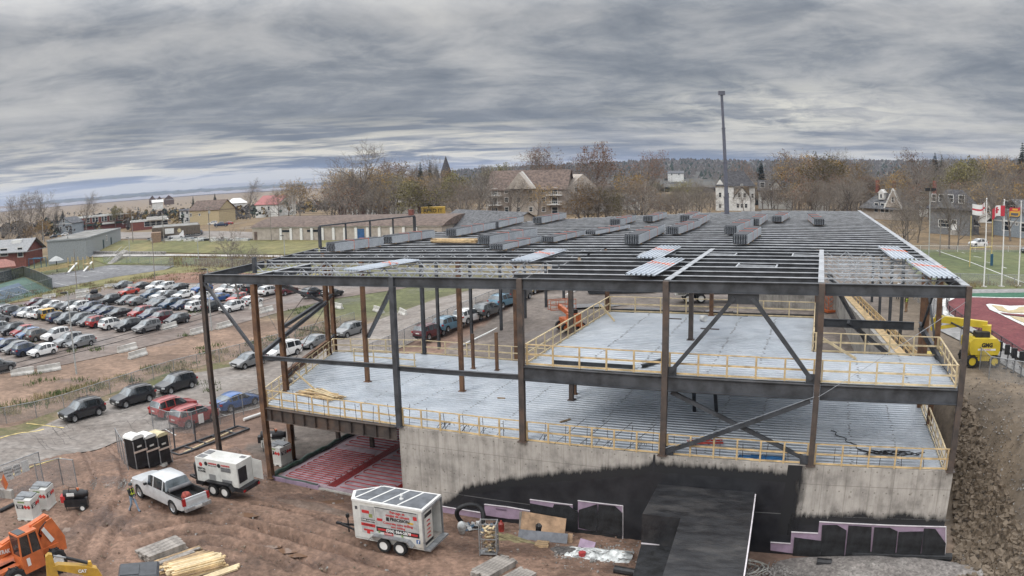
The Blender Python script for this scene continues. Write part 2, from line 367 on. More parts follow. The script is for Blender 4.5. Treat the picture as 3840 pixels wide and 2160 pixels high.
def yard():
    A = [(-60, 1800), (159, 1729), (444, 1660), (700, 1600), (960, 1560)]; B = [(-60, 2420), (500, 2420), (1200, 2400), (1900, 2380), (2420, 2330)]
    A = A[:-1] + [(940, 1700), (1010, 1800), (1320, 1862), (1500, 1880), (1800, 1920), (2200, 1985), (2420, 2000)]
    a = resample([tuple(G(*p)[:2]) for p in A], 331); b = resample([tuple(G(*p)[:2]) for p in B], 331); ny = 250
    a, b = np.array(a), np.array(b); t = np.linspace(0, 1, ny + 1)[:, None, None]
    XY = (a[None] * (1 - t) + b[None] * t).reshape(-1, 2)
    dz = np.zeros(len(XY)); wet = np.zeros(len(XY))
    for pl, w in RUTS:
        P = np.array(resample([tuple(G(*p)[:2]) for p in pl], 60)); d = np.hypot(XY[:, None, 0] - P[None, :, 0], XY[:, None, 1] - P[None, :, 1]); k = d.argmin(1); dm = d.min(1)
        near = dm < 3 * w; s = k * 1.0
        prof = -.13 * np.exp(-(dm / (w * .6)) ** 2) + .085 * np.exp(-((dm - w * 1.35) / (w * .5)) ** 2)
        tread = .05 * np.sin(XY[:, 0] * 16 + XY[:, 1] * 9) * np.exp(-(dm / (w * .7)) ** 2)
        dz += np.where(near, prof + tread, 0); wet = np.maximum(wet, np.exp(-(dm / (w * .95)) ** 2))  # ruts darkened in colour: wet soil, plus shade that soft light barely gives
    z = [h(x, y) + .03 + float(q) + .07 * mnoise.fractal(Vector((x * .7, y * .7, 0)), 1.0, 2.0, 5) + .035 * mnoise.noise(Vector((x * 4, y * 4, 3))) for (x, y), q in zip(XY, dz)]
    n = 331; mb = MB(); mb.add([(x, y, q) for (x, y), q in zip(XY, z)], [(j * n + i, (j + 1) * n + i, (j + 1) * n + i + 1, j * n + i + 1) for j in range(ny) for i in range(n - 1)])
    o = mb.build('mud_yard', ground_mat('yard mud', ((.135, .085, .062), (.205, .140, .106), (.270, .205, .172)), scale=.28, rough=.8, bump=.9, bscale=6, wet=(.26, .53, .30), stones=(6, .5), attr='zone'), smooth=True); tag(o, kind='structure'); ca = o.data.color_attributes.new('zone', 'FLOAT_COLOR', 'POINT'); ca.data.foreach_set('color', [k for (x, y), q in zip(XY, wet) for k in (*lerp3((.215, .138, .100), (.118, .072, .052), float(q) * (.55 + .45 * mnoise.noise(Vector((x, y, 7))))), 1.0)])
    if o.data.polygons[0].normal.z < 0: o.data.flip_normals()
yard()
ground_mat('lot gravel', ((.140, .108, .092), (.180, .148, .130), (.235, .208, .190)), scale=.10, bump=.25, bscale=5, wet=(.07, .55, .35))
ground_mat('old asphalt', ((.165, .142, .125), (.205, .182, .163), (.255, .232, .212)), scale=.18, bump=.2, bscale=9)
ground_mat('court asphalt', ((.120, .120, .125), (.145, .145, .150), (.175, .175, .18)), scale=.1, bump=.1)
ground_mat('turf', ((.075, .095, .030), (.115, .130, .045), (.175, .160, .065)), scale=.12, bump=.5, bscale=6)
ground_mat('verge', ((.085, .095, .036), (.135, .118, .060), (.205, .150, .105)), scale=.35, bump=.5, bscale=5)
ground_mat('lawn', ((.100, .105, .040), (.150, .140, .058), (.215, .180, .080)), scale=.05, bump=.4, bscale=3)
ground_mat('field turf', ((.068, .086, .034), (.095, .110, .044), (.128, .132, .058)), scale=.06, bump=.3, bscale=3)
ground_mat('leaf litter', ((.115, .085, .040), (.180, .118, .050), (.235, .150, .065)), scale=.09, bump=.5, bscale=3)
ground_mat('end zone red', ((.115, .028, .032), (.140, .036, .040), (.165, .050, .050)), scale=.3, bump=.2, bscale=9)
ground_mat('end zone green', ((.02, .085, .05), (.03, .105, .062), (.04, .125, .075)), scale=.3, bump=.2)
ground_mat('track grey', ((.20, .195, .19), (.235, .23, .225), (.27, .265, .26)), scale=.2, bump=.1)
ground_mat('pale concrete', ((.30, .285, .27), (.38, .365, .345), (.45, .43, .41)), scale=.3, bump=.2)
ground_mat('fresh gravel', ((.175, .160, .150), (.225, .205, .19), (.29, .27, .25)), scale=.4, bump=.8, bscale=12, stones=(9, .8))
ground_mat('court blue', ((.07, .10, .14), (.085, .118, .158), (.10, .135, .175)), scale=.2, bump=.05)
ground_mat('court green', ((.06, .105, .085), (.075, .125, .1), (.09, .145, .115)), scale=.2, bump=.05)
WHITE_LINE = mat('line paint', (.62, .62, .60), .7, var=.15, scale=2)
YELLOW_LINE = mat('yellow line paint', (.55, .43, .16), .7, var=.25, scale=1.5)
sheet('parking_lot', [(-120, 1165), (0, 1147), (219, 1112), (318, 1087), (437, 1066), (800, 1062), (1300, 1072), (1600, 1060)], [(-120, 1432), (0, 1402), (240, 1368), (477, 1318), (745, 1250), (845, 1228), (1060, 1168), (1240, 1122), (1600, 1075)][:8] + [(1500, 1085)], 120, 40, .03, MATS['lot gravel'])
sheet('road', [(-120, 1668), (0, 1638), (241, 1562), (394, 1507), (737, 1399), (902, 1370), (1143, 1303), (1330, 1235), (1640, 1120), (1900, 1052), (2100, 1000)], [(-120, 1800), (159, 1733), (444, 1655), (700, 1592), (960, 1530), (1250, 1410), (1640, 1235), (2050, 1078), (2170, 1020)], 130, 16, .05, MATS['old asphalt'])
sheet('grass_verge', [(-120, 1630), (0, 1606), (200, 1545), (394, 1484), (640, 1395), (860, 1352), (1140, 1282), (1330, 1220)], [(-120, 1680), (0, 1645), (241, 1568), (394, 1513), (737, 1405), (902, 1376), (1143, 1309), (1330, 1240)], 90, 6, .035, MATS['verge'])
sheet('grass_berm', [(-120, 1100), (0, 1113), (200, 1083), (430, 1040), (620, 1012), (775, 985), (1000, 985), (1250, 995)], [(-120, 1160), (0, 1144), (219, 1109), (318, 1084), (437, 1064), (620, 1055), (775, 1050), (1250, 1030)], 80, 8, .06, MATS['lawn'])
sheet('dirt_mound', [(500, 1052), (640, 1028), (790, 1018), (1000, 1030)], [(480, 1066), (640, 1063), (790, 1062), (1000, 1066)], 30, 6, .10, ground_mat('red earth', ((.16, .085, .06), (.21, .12, .085), (.25, .155, .115)), scale=.2))
sheet('school_court', [(174, 1034), (412, 995), (655, 998)], [(196, 1083), (432, 1040), (620, 1012)], 40, 10, .10, MATS['court asphalt'])
sheet('footpath', [(320, 955), (450, 953), (700, 955), (1060, 959)], [(320, 966), (450, 962), (700, 961), (1060, 966)], 60, 3, .12, MATS['pale concrete'])
sheet('grass_bank', [(345, 930), (450, 902), (560, 902), (950, 900), (1500, 905)], [(330, 944), (450, 946), (620, 948), (950, 955), (1500, 960)], 80, 14, .10, MATS['lawn'])
sheet('rough_slope', [(330, 968), (450, 965), (700, 964), (1060, 968)], [(400, 992), (520, 990), (660, 992), (1060, 1000)], 60, 8, .06, MATS['turf'])
sheet('yard_asphalt', [(440, 870), (700, 868), (960, 872)], [(440, 898), (700, 900), (960, 898)], 30, 5, .12, MATS['old asphalt'])
sheet('sports_field', [(3360, 936), (3600, 938), (3990, 940)], [(3480, 1084), (3700, 1085), (3990, 1086)], 50, 20, .06, MATS['field turf'])
sheet('running_track', [(3400, 1093), (3600, 1088), (3990, 1084)], [(3400, 1114), (3600, 1104), (3990, 1100)], 40, 5, .10, MATS['track grey'])
sheet('green_apron', [(3500, 1112), (3650, 1103), (3990, 1098)], [(3560, 1120), (3700, 1120), (3990, 1123)], 30, 4, .12, MATS['end zone green'])
sheet('grey_walkway', [(3460, 1125), (3520, 1120), (3576, 1117)], [(3520, 1240), (3640, 1300), (3900, 1450)], 20, 30, .06, MATS['track grey'])
EZ = [(3576, 1118), (3540, 1135), (3533, 1155), (3545, 1180), (3641, 1241), (3717, 1275), (3840, 1350), (3960, 1430)]
EZT = [(3640, 1118), (3680, 1119), (3720, 1120), (3760, 1121), (3800, 1121), (3860, 1122), (3920, 1123), (3990, 1124)]
sheet('end_zone', EZ, EZT, 50, 24, .14, MATS['end zone red'])
def line_px(name, pts, w, m, dz, n=40, kind='structure', closed=False):
    P = [Vector((*p, 0)) for p in resample([tuple(G(*p)[:2]) for p in pts], n)]; mb = MB(); vs = []
    for i, p in enumerate(P):
        d = (P[min(i + 1, n - 1)] - P[max(0, i - 1)]).normalized(); s = Vector((-d.y, d.x, 0)) * w / 2
        for q in (p - s, p + s): vs.append((q.x, q.y, h(q.x, q.y) + dz))
    mb.add(vs, [(2 * i, 2 * i + 2, 2 * i + 3, 2 * i + 1) for i in range(n - 1)]); o = mb.build(name, m)
    if o.data.polygons[0].normal.z < 0: o.data.flip_normals()
    return tag(o, kind=kind)
line_px('end_zone_border', EZ, .95, WHITE_LINE, .16); line_px('end_zone_border', EZT, .5, WHITE_LINE, .16)
for pts in ([(3512, 941), (3640, 985), (3760, 1032), (3900, 1085)], [(3690, 983), (3720, 988)], [(3760, 1003), (3775, 1008)], [(3606, 948), (3618, 951)], [(3650, 962), (3680, 968)]): line_px('field_line', pts, .25, WHITE_LINE, .09, 20)
for pts in ([(0, 1647), (80, 1625), (165, 1612)], [(100, 1590), (170, 1598), (240, 1607), (180, 1598)][:3], [(-40, 1822), (120, 1752), (230, 1720)]): line_px('road_marking', pts, .22, YELLOW_LINE, .07, 20)
for pts in ([(640, 1610), (700, 1597), (960, 1533), (1100, 1480)], [(620, 1612), (660, 1635)], [(800, 1545), (850, 1562)], [(880, 1520), (930, 1530)]): line_px('road_marking', pts, .12, WHITE_LINE, .07, 20)
for pts in ([(250, 1032), (330, 1040)], [(330, 1018), (385, 1024)], [(400, 1008), (450, 1012)], [(205, 1062), (260, 1075)]): line_px('court_line', pts, .14, WHITE_LINE, .13, 12)
# cracks in the old asphalt
CR = mat('crack tar', (.055, .048, .044), .9, var=0)
random.seed(3)
for k in range(26):
    x0 = random.uniform(0, 620); y0 = 1700 - x0 * .27 + random.uniform(-60, 20); pts = [(x0, y0)]
    for j in range(6): x0 += random.uniform(12, 42) * (1 if k % 2 else .35); y0 += random.uniform(-16, 6) * (1 if k % 2 else -1.3); pts.append((x0, y0))
    if all(1500 < p[1] < 1733 - .24 * (p[0] - 159) and p[1] > 1645 - .27 * p[0] for p in pts): line_px('road_crack', pts, .035, CR, .062, 24)
# puddles
PUD = mat('muddy water', (.150, .090, .058), .06, var=.1, scale=.5)
PUDG = mat('grey water', (.20, .185, .175), .05, var=.1, scale=.5)
def puddle(px, py, a, b, m=PUD, rot=0.2):
    c = G(px, py); mb = MB(); n = 28; vs = []
    for i in range(n):
        t = 2 * PI * i / n; k = 1 + .35 * mnoise.noise(Vector((math.cos(t) * 1.3 + px, math.sin(t) * 1.3, py * .1))) + .15 * mnoise.noise(Vector((math.cos(t) * 4 + px, math.sin(t) * 4, 1)))
        x, y = a * k * math.cos(t), b * k * math.sin(t); vs.append((c.x + x * math.cos(rot) - y * math.sin(rot), c.y + x * math.sin(rot) + y * math.cos(rot), h(c.x, c.y) + .045))
    mb.add(vs, [tuple(range(n))]); tag(mb.build('puddle', m), kind='structure')
for a in ((940, 1932, .8, .38), (240, 1990, .7, .3), (190, 2005, .5, .25), (1080, 2068, 1.0, .3), (1130, 2085, .8, .22), (1010, 2055, .6, .2), (1240, 1886, .8, .3), (1420, 1905, .9, .25), (700, 1895, .6, .2)): puddle(*a)
for a in ((2530, 1172, 5.5, 3.2, PUD), (2420, 1160, 3, 2, PUDG), (2690, 1172, 3, 1.8, PUDG), (2250, 1145, 5, 1.6, PUDG)): puddle(*a)
# ------------------------------------------------------------------ steel building under construction
M_STEEL = mat('steel primer grey', (.060, .064, .072), .5, var=.22, scale=1.3, spec=.4)
M_STEELD = mat('steel dark grey', (.050, .054, .061), .5, var=.2, scale=1.5, spec=.4)
M_STEELB = mat('mill scale brown', (.085, .066, .056), .6, var=.3, scale=2.2, col2=(.045, .037, .034), dirt=(.120, .074, .050))
M_RUST = mat('rusty steel', (.150, .078, .042), .8, var=.3, scale=1.8, col2=(.070, .038, .024), dirt=(.21, .115, .06))
M_TOP = mat('flange top', (.33, .345, .365), .4, var=.15, scale=1.5, spec=.6)  # beam tops in a lighter grey: reflected sky put into the colour
M_JOIST = mat('joist grey', (.34, .36, .385), .45, var=.15, scale=2)
def galv_mat():
    m = mat('galvanised deck', (.56, .60, .65), .38, metal=.4, var=.10, scale=.7, col2=(.46, .505, .56), dirt=(.34, .37, .41))
    return m
M_GALV = galv_mat()
M_WOOD = mat('new lumber', (.56, .41, .22), .7, var=.16, scale=2.0, stretch=(1, 1, 1))
M_WOODD = mat('weathered lumber', (.33, .23, .13), .8, var=.22, scale=2.0)
M_WOODG = mat('grey lumber', (.27, .245, .22), .85, var=.2, scale=2.5)
ZD, ZU = 4.04, 8.2
def zr(u): return 12.58 + .0165 * u                          # roof falls slightly to the left
bld = thing('building_frame', 'grey and rusty steel frame of a two storey building under construction with metal decks', 'building', W(0, 0, 0))
def L(u, v, z): return Vector((u * UD.x + v * VD.x, u * UD.y + v * VD.y, z))       # local to the building empty (unrotated)
def col(u, v, z0, z1, m, w=.27, kind='box', name='column'):
    mb = MB(); a, b = L(u, v, z0), L(u, v, z1)
    if kind == 'box': mb.bar(a, b, w, w, up=(VD.x, VD.y, 0)); 
    else: mb.ibeam(a, b, w, w, .022, .018)
    mb.box(a + Vector((0, 0, .015)), (w * 1.7, w * 1.7, .03), rz=BROT)
    return mb.build(name, m, bld)
def beam(u0, v0, z0, u1, v1, z1, m, w=.22, d=.5, name='beam', top=False, stiff=0, tf=.03):
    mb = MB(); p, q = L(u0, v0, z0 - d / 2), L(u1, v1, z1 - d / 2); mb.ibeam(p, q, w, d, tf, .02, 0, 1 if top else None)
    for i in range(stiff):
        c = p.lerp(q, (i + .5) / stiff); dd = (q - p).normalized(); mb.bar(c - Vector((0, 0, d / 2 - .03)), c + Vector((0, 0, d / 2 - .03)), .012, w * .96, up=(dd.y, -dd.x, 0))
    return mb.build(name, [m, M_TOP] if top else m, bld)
def brace(u0, v0, z0, u1, v1, z1, m, w=.16, name='brace', n=None):
    mb = MB(); mb.bar(L(u0, v0, z0), L(u1, v1, z1), w, w); return mb.build(name, m, bld)
# front columns and the girder they carry
for u, m, z0 in ((0, M_STEEL, ZD), (7.5, M_STEELB, ZD), (15, M_STEELB, ZD), (22.5, M_STEELB, ZD), (29.72, M_STEELB, ZD)):
    col(u, 0, z0, zr(u) - .02, m, .29)
col(-10.0, -.1, -.75, zr(-10) - .56, M_RUST, .34, 'I'); col(-14.62, 0, -1.2, zr(-14.6) + .02, M_STEELB, .30, 'I')
for a, b in ((-14.45, -.15), (.15, 7.35), (7.65, 14.85), (15.15, 22.35), (22.65, 29.55)):
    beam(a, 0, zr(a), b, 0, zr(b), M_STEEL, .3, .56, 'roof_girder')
# plate girder at the left bay, upper storey girder at the right bays
beam(-9.8, -.05, ZD - .02, -.18, -.05, ZD - .02, M_STEELB, .36, .80, 'plate_girder', stiff=11)
for a, b in ((7.66, 14.84), (15.16, 22.34), (22.66, 29.57)): beam(a, -.02, ZU - .04, b, -.02, ZU - .04, M_STEEL, .3, .72, 'floor_girder')
mbp = MB()
for a, b in ((7.66, 14.84), (15.16, 22.34), (22.66, 29.57)): mbp.bar(L(a, .06, ZU - .80), L(b, .06, ZU - .80), .3, .012)
mbp.build('edge_angle', M_STEELD, bld)
# girts
beam(-9.85, .1, 7.35, -.15, .1, 7.62, M_STEEL, .2, .24, 'girt'); beam(.15, .1, 7.55, 7.35, .1, 7.66, M_STEEL, .2, .26, 'girt')
beam(-10.1, .1, 7.45, -14.1, 13.2, 8.6, M_STEEL, .2, .26, 'girt')
# front bracing
brace(18.3, 0, zr(18) - .75, 15.25, 0, ZU + .15, M_STEELD, .2); brace(19.2, 0, zr(18) - .75, 22.2, 0, ZU + .15, M_STEELD, .2)
brace(15.3, .0, ZD + .25, 22.2, .0, ZU - .9, M_STEELD, .19); brace(15.3, .22, ZU - .9, 22.2, .22, ZD + .25, M_STEELD, .19)
mg = MB(); mg.box(L(18.75, 0, zr(18.7) - .78), (1.5, .05, .55), rz=BROT)
for u in (15.3, 22.2): mg.box(L(u, 0, ZU + .18), (.55, .05, .5), rz=BROT); mg.box(L(u, 0, ZD + .28), (.5, .05, .45), rz=BROT)
mg.build('gusset_plate', M_STEELD, bld)
brace(15.3, 7.8, ZD, 15.9, 3.2, ZU - .7, M_STEELD, .2); brace(16.6, 8, ZD, 16.2, 8, ZU - .6, M_STEELD, .2)
# left side: columns, bracing
LE = [(-14.62, 0), (-15.8, 8), (-17.8, 17.6), (-14.4, 34), (-10.6, 51.5)]           # left edge of the roof
for u, v, m, z0 in ((-11.1, 3.7, M_RUST, 0), (-14.7, 14, M_RUST, 0), (-16.6, 17.5, M_RUST, -.9)): col(u, v, z0 if z0 else ZD - 5, zr(u) - .1, m, .32, 'I')
for u, v, m in ((-7.14, 7.9, M_RUST), (.1, 8.0, M_RUST), (14.84, 8.4, M_STEELB), (7.5, 8.2, M_STEELB), (22.3, 8.3, M_STEELB), (7.5, 16.4, M_RUST), (14.9, 16.6, M_RUST), (22.2, 17.3, M_RUST), (-7.5, 16.9, M_STEEL), (.2, 17.2, M_RUST)):
    z0 = ZU if (u > 7.2 and 8 < v) and u > 7.6 else ZD
    col(u, v, z0 if z0 == ZU and u > 8 else ZD, zr(u) - .1, m, .26)
for u, v, hh in ((-1.8, 13.8, 1.95), (.05, 13.85, 2.15), (7.3, 9.5, 2.4)): col(u, v, ZD, ZD + hh + (1.1 if u > 5 else .6), M_RUST, .2, name='column_stub')
for px, py in ((1647, 1308), (1770, 1286), (1880, 1237), (1970, 1192), (2048, 1151), (2114, 1118)):
    p = G(px, py); u, v = to_uv(p.x, p.y); col(u, v, p.z - .1, zr(u) - .2, M_STEEL, .28, 'I')
for px, py, z in ((3269, 1135, 4.1), (3297, 1186, 4.1), (3333, 1248, 4.1), (3372, 1297, 4.1)):
    p = at(px, py, z); u, v = to_uv(p.x, p.y); col(u, v, z - .1, zr(u) - .2, M_STEELD, .28, 'I')
for px, py, vv in ((3450, 1300, 14.5), (3468, 1300, 11.0), (3512, 1300, 7.4)):
    u, z = onv(px, py, vv); col(u, vv, ZD - .5, zr(u) - .2, M_RUST, .30)
beam(22.6, 12.2, 9.1, 28.6, 12.2, 9.1, M_STEELD, .2, .5, 'girt'); beam(22.6, 7.2, 8.0, 29.3, 7.2, 8.0, M_STEELD, .2, .75, 'girt')
beam(29.0, 12.4, 9.1, 29.6, 1.0, 8.2, M_STEELD, .22, .42, 'girt')
brace(22.9, 8.3, zr(22) - .6, 26.1, 20, 6.0, M_STEELD, .22); brace(24.3, 12.0, 9.0, 29.2, 17.5, 4.6, M_STEELD, .22)
brace(29.3, 7.4, zr(29) - .6, 29.0, 11.2, 9.0, M_STEELD, .12); brace(29.3, 7.4, 9, 29.0, 11.2, zr(29) - .6, M_STEELD, .12)
brace(-14.4, 0, zr(-14) - .6, -10.35, .0, 7.6, M_STEEL, .18); brace(-11.0, 2.4, zr(-12) - .6, -14.2, 12.8, 8.6, M_STEEL, .18)
brace(-.3, .6, zr(0) - .6, -7.0, 8.1, 7.2, M_STEELD, .2)
for z in (8.45, 11.2, 5.0): beam(-11.2, 3.9, z, -16.4, 17.3, z, M_STEELD, .2, .24, 'girt')
mr = MB()
for (a, b, c, d, e, g) in ((-11.2, 3.9, 8.4, -16.4, 17.3, 11.2), (-11.2, 3.9, 11.2, -16.4, 17.3, 8.4), (-11.2, 3.9, 5, -16.4, 17.3, 8.4), (-11.2, 3.9, 8.4, -16.4, 17.3, 5)): mr.tube(L(a, b, c), L(d, e, g), .03, 5)
mr.build('tie_rod', M_STEELB, bld)
beam(-11.3, 4.0, 5.3, -14.6, 13.6, 5.3, M_RUST, .25, .5, 'beam')
# temporary guy cables
for a, b in (((29.6, -.1, zr(29) - .7), (22.6, -.25, 7.6)), ((22.4, -.25, 7.6), (15.2, -.3, ZD + .5)), ((-10, 0, zr(-10) - 1), (-14, 9, ZD))):
    mc = MB(); mc.tube(L(*a), L(*b), .013, 5); mc.build('guy_cable', M_JOIST, bld)
# ---- roof: beams and joists along the front direction
def left_u(v):
    for (u0, v0), (u1, v1) in zip(LE, LE[1:]):
        if v <= v1: return u0 + (u1 - u0) * (v - v0) / (v1 - v0)
    return LE[-1][0] + (v - 51.5) * 1.24
def right_u(v): return 29.6 - max(0, v - 2) * .026
def owj(u0, u1, v, m=M_JOIST, d=.62):
    mb = MB(); z0, z1 = zr(u0), zr(u1)
    for o in (-.035, .035):
        mb.bar(L(u0, v + o, z0 - .03), L(u1, v + o, z1 - .03), .075, .06); mb.bar(L(u0 + .9, v + o, z0 - d), L(u1 - .9, v + o, z1 - d), .05, .05)
    n = max(2, int((u1 - u0 - 1.8) / .62)); P = [(u0 + .1, -.05)] + [(u0 + .9 + (u1 - u0 - 1.8) * i / n, (-d + .02) if i % 2 == 0 else -.05) for i in range(n + 1)] + [(u1 - .1, -.05)]
    for (a, za), (b, zb) in zip(P, P[1:]): mb.bar(L(a, v, zr(a) + za), L(b, v, zr(b) + zb), .05, .05)
    return mb.build('bar_joist', m, bld)
vs_f = [1.9 + 2.02 * i for i in range(8)]
for i, v in enumerate(vs_f):
    lu = left_u(v) + (3.2 if i < 2 else .4)
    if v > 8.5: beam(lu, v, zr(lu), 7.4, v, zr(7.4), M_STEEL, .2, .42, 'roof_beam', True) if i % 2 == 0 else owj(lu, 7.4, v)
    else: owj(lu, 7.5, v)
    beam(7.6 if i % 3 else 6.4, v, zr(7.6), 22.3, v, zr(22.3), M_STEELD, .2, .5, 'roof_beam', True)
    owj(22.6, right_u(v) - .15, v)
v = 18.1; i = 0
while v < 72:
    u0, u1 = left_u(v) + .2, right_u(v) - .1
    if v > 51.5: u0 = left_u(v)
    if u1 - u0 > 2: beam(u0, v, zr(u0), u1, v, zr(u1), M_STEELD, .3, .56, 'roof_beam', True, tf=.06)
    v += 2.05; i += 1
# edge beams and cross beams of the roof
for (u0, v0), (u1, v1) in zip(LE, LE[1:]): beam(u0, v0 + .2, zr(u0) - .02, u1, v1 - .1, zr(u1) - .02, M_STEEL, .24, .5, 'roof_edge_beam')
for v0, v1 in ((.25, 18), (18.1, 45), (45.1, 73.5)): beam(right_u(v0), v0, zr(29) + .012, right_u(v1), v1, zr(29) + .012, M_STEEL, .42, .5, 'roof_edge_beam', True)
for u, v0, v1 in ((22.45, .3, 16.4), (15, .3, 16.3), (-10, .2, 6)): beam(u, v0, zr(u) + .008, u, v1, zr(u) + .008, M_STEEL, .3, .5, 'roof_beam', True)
for u, v, w in ((10.8, 14.2, 2.0), (14.9, 14.2, 2.0), (20.6, 14.1, 1.7), (17.7, 8.1, 2.2)):
    mo = MB()
    for du in (0, w): mo.bar(L(u + du, v - 1.9, zr(u) - .06), L(u + du, v - .1, zr(u) - .06), .1, .1)
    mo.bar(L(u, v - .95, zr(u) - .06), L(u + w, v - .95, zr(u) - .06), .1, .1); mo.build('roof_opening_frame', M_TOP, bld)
# parapet frame at the left edge
mp = MB()
P0, P1 = Vector((-17.7, 17.7, 0)), Vector((-15.6, 30.5, 0))
for i in range(5):
    q = P0.lerp(P1, i / 4); mp.bar(L(q.x, q.y, zr(q.x)), L(q.x, q.y, zr(q.x) + 1.75), .22 if i in (0, 4) else .12, .22 if i in (0, 4) else .12)
mp.bar(L(P0.x, P0.y, zr(-17) + 1.8), L(P1.x, P1.y, zr(-16) + 1.8), .2, .12); mp.build('parapet_frame', M_STEEL, bld)
mp = MB(); mp.bar(L(-10.6, .8, zr(-10)), L(-10.6, .8, zr(-10) + 1.0), .22, .22); mp.build('column_stub', M_STEEL, bld)
for px, py in ((1085, 990),): pass
# ---- corrugated decks
def deck(poly, z, name, pitch=.44, dep=.12):
    vmin = min(p[1] for p in poly); vmax = max(p[1] for p in poly); mb = MB()
    def span(v):
        xs = []
        for (u0, v0), (u1, v1) in zip(poly, poly[1:] + poly[:1]):
            if (v0 <= v < v1) or (v1 <= v < v0): xs.append(u0 + (u1 - u0) * (v - v0) / (v1 - v0))
        xs.sort(); return xs
    n = int((vmax - vmin) / pitch)
    for i in range(n):
        v = vmin + i * pitch; xs = span(min(v + pitch / 2, vmax - 1e-3))
        for k in range(0, len(xs) - 1, 2):
            a, b = xs[k], xs[k + 1]; pr = [(0, 0), (.175, 0), (.20, -dep), (.30, -dep), (.33, 0)]
            vs = [L(uu, v + q * pitch / .33, z + w) for uu in (a, b) for q, w in pr]; m_ = len(pr)
            mb.add(vs, [(j, m_ + j, m_ + j + 1, j + 1) for j in range(m_ - 1)])
    return mb.build(name, M_GALV, bld)
LD = [(-10.2, .12), (29.45, .12), (29.45, 17.0), (-7.6, 16.9), (-15.1, 15.0)]
UDK = [(7.62, .1), (29.55, .1), (29.55, 6.8), (22.15, 6.8), (22.15, 17.3), (7.62, 16.5)]
deck(LD, ZD, 'floor_deck'); deck(UDK, ZU, 'floor_deck')
# beams along the deck edges, and under the decks
beam(-10.1, .3, ZD - .09, -15.0, 15, ZD - .09, M_RUST, .25, .5); beam(-15.0, 15.1, ZD - .09, -7.6, 17.0, ZD - .09, M_STEELB, .25, .4); beam(-7.6, 17.1, ZD - .09, 29.4, 17.1, ZD - .09, M_STEELB, .25, .4)
beam(7.5, .2, ZU - .09, 7.5, 16.4, ZU - .09, M_STEELD, .25, .45); beam(7.5, 16.6, ZU + .2, 22.2, 17.4, ZU + .2, M_STEELD, .06, .35); beam(22.2, 6.8, ZU - .09, 22.2, 17.3, ZU - .09, M_STEELD, .25, .45); beam(22.2, 6.9, ZU - .09, 29.5, 6.9, ZU - .09, M_STEELD, .25, .45); beam(29.62, .2, ZU - .09, 29.62, 6.8, ZU - .09, M_STEELD, .2, .45)
# weld and screw lines across the ribs
ms = MB(); random.seed(5)
for u in (-4.5, -1.3, 2.2, 5.2, 10.6, 13.4, 17.0, 19.4, 24.6, 27.1):
    v = .5
    while v < 16.6:
        if u > left_u(v) + 5:
            if v < 16 and random.random() < .75: ms.box(L(u + random.uniform(-.06, .06), v, ZD + .006), (.11, .05, .012), rz=BROT)
            if u > 8 and (u < 22 or v < 6.5) and random.random() < .75: ms.box(L(u + random.uniform(-.06, .06), v, ZU + .006), (.11, .05, .012), rz=BROT)
        v += .33
ms.build('deck_fasteners', mat('weld mark', (.13, .12, .11), .7, var=0), bld)['kind'] = 'stuff'
# slab-on-grade columns under the raised left bay
for px, py in ((1097, 1640), (1270, 1655), (1397, 1678)):
    p = at(px, py, -.75); u, v = to_uv(p.x, p.y); col(u, v, -.8, ZD - .5, M_STEELB, .26)
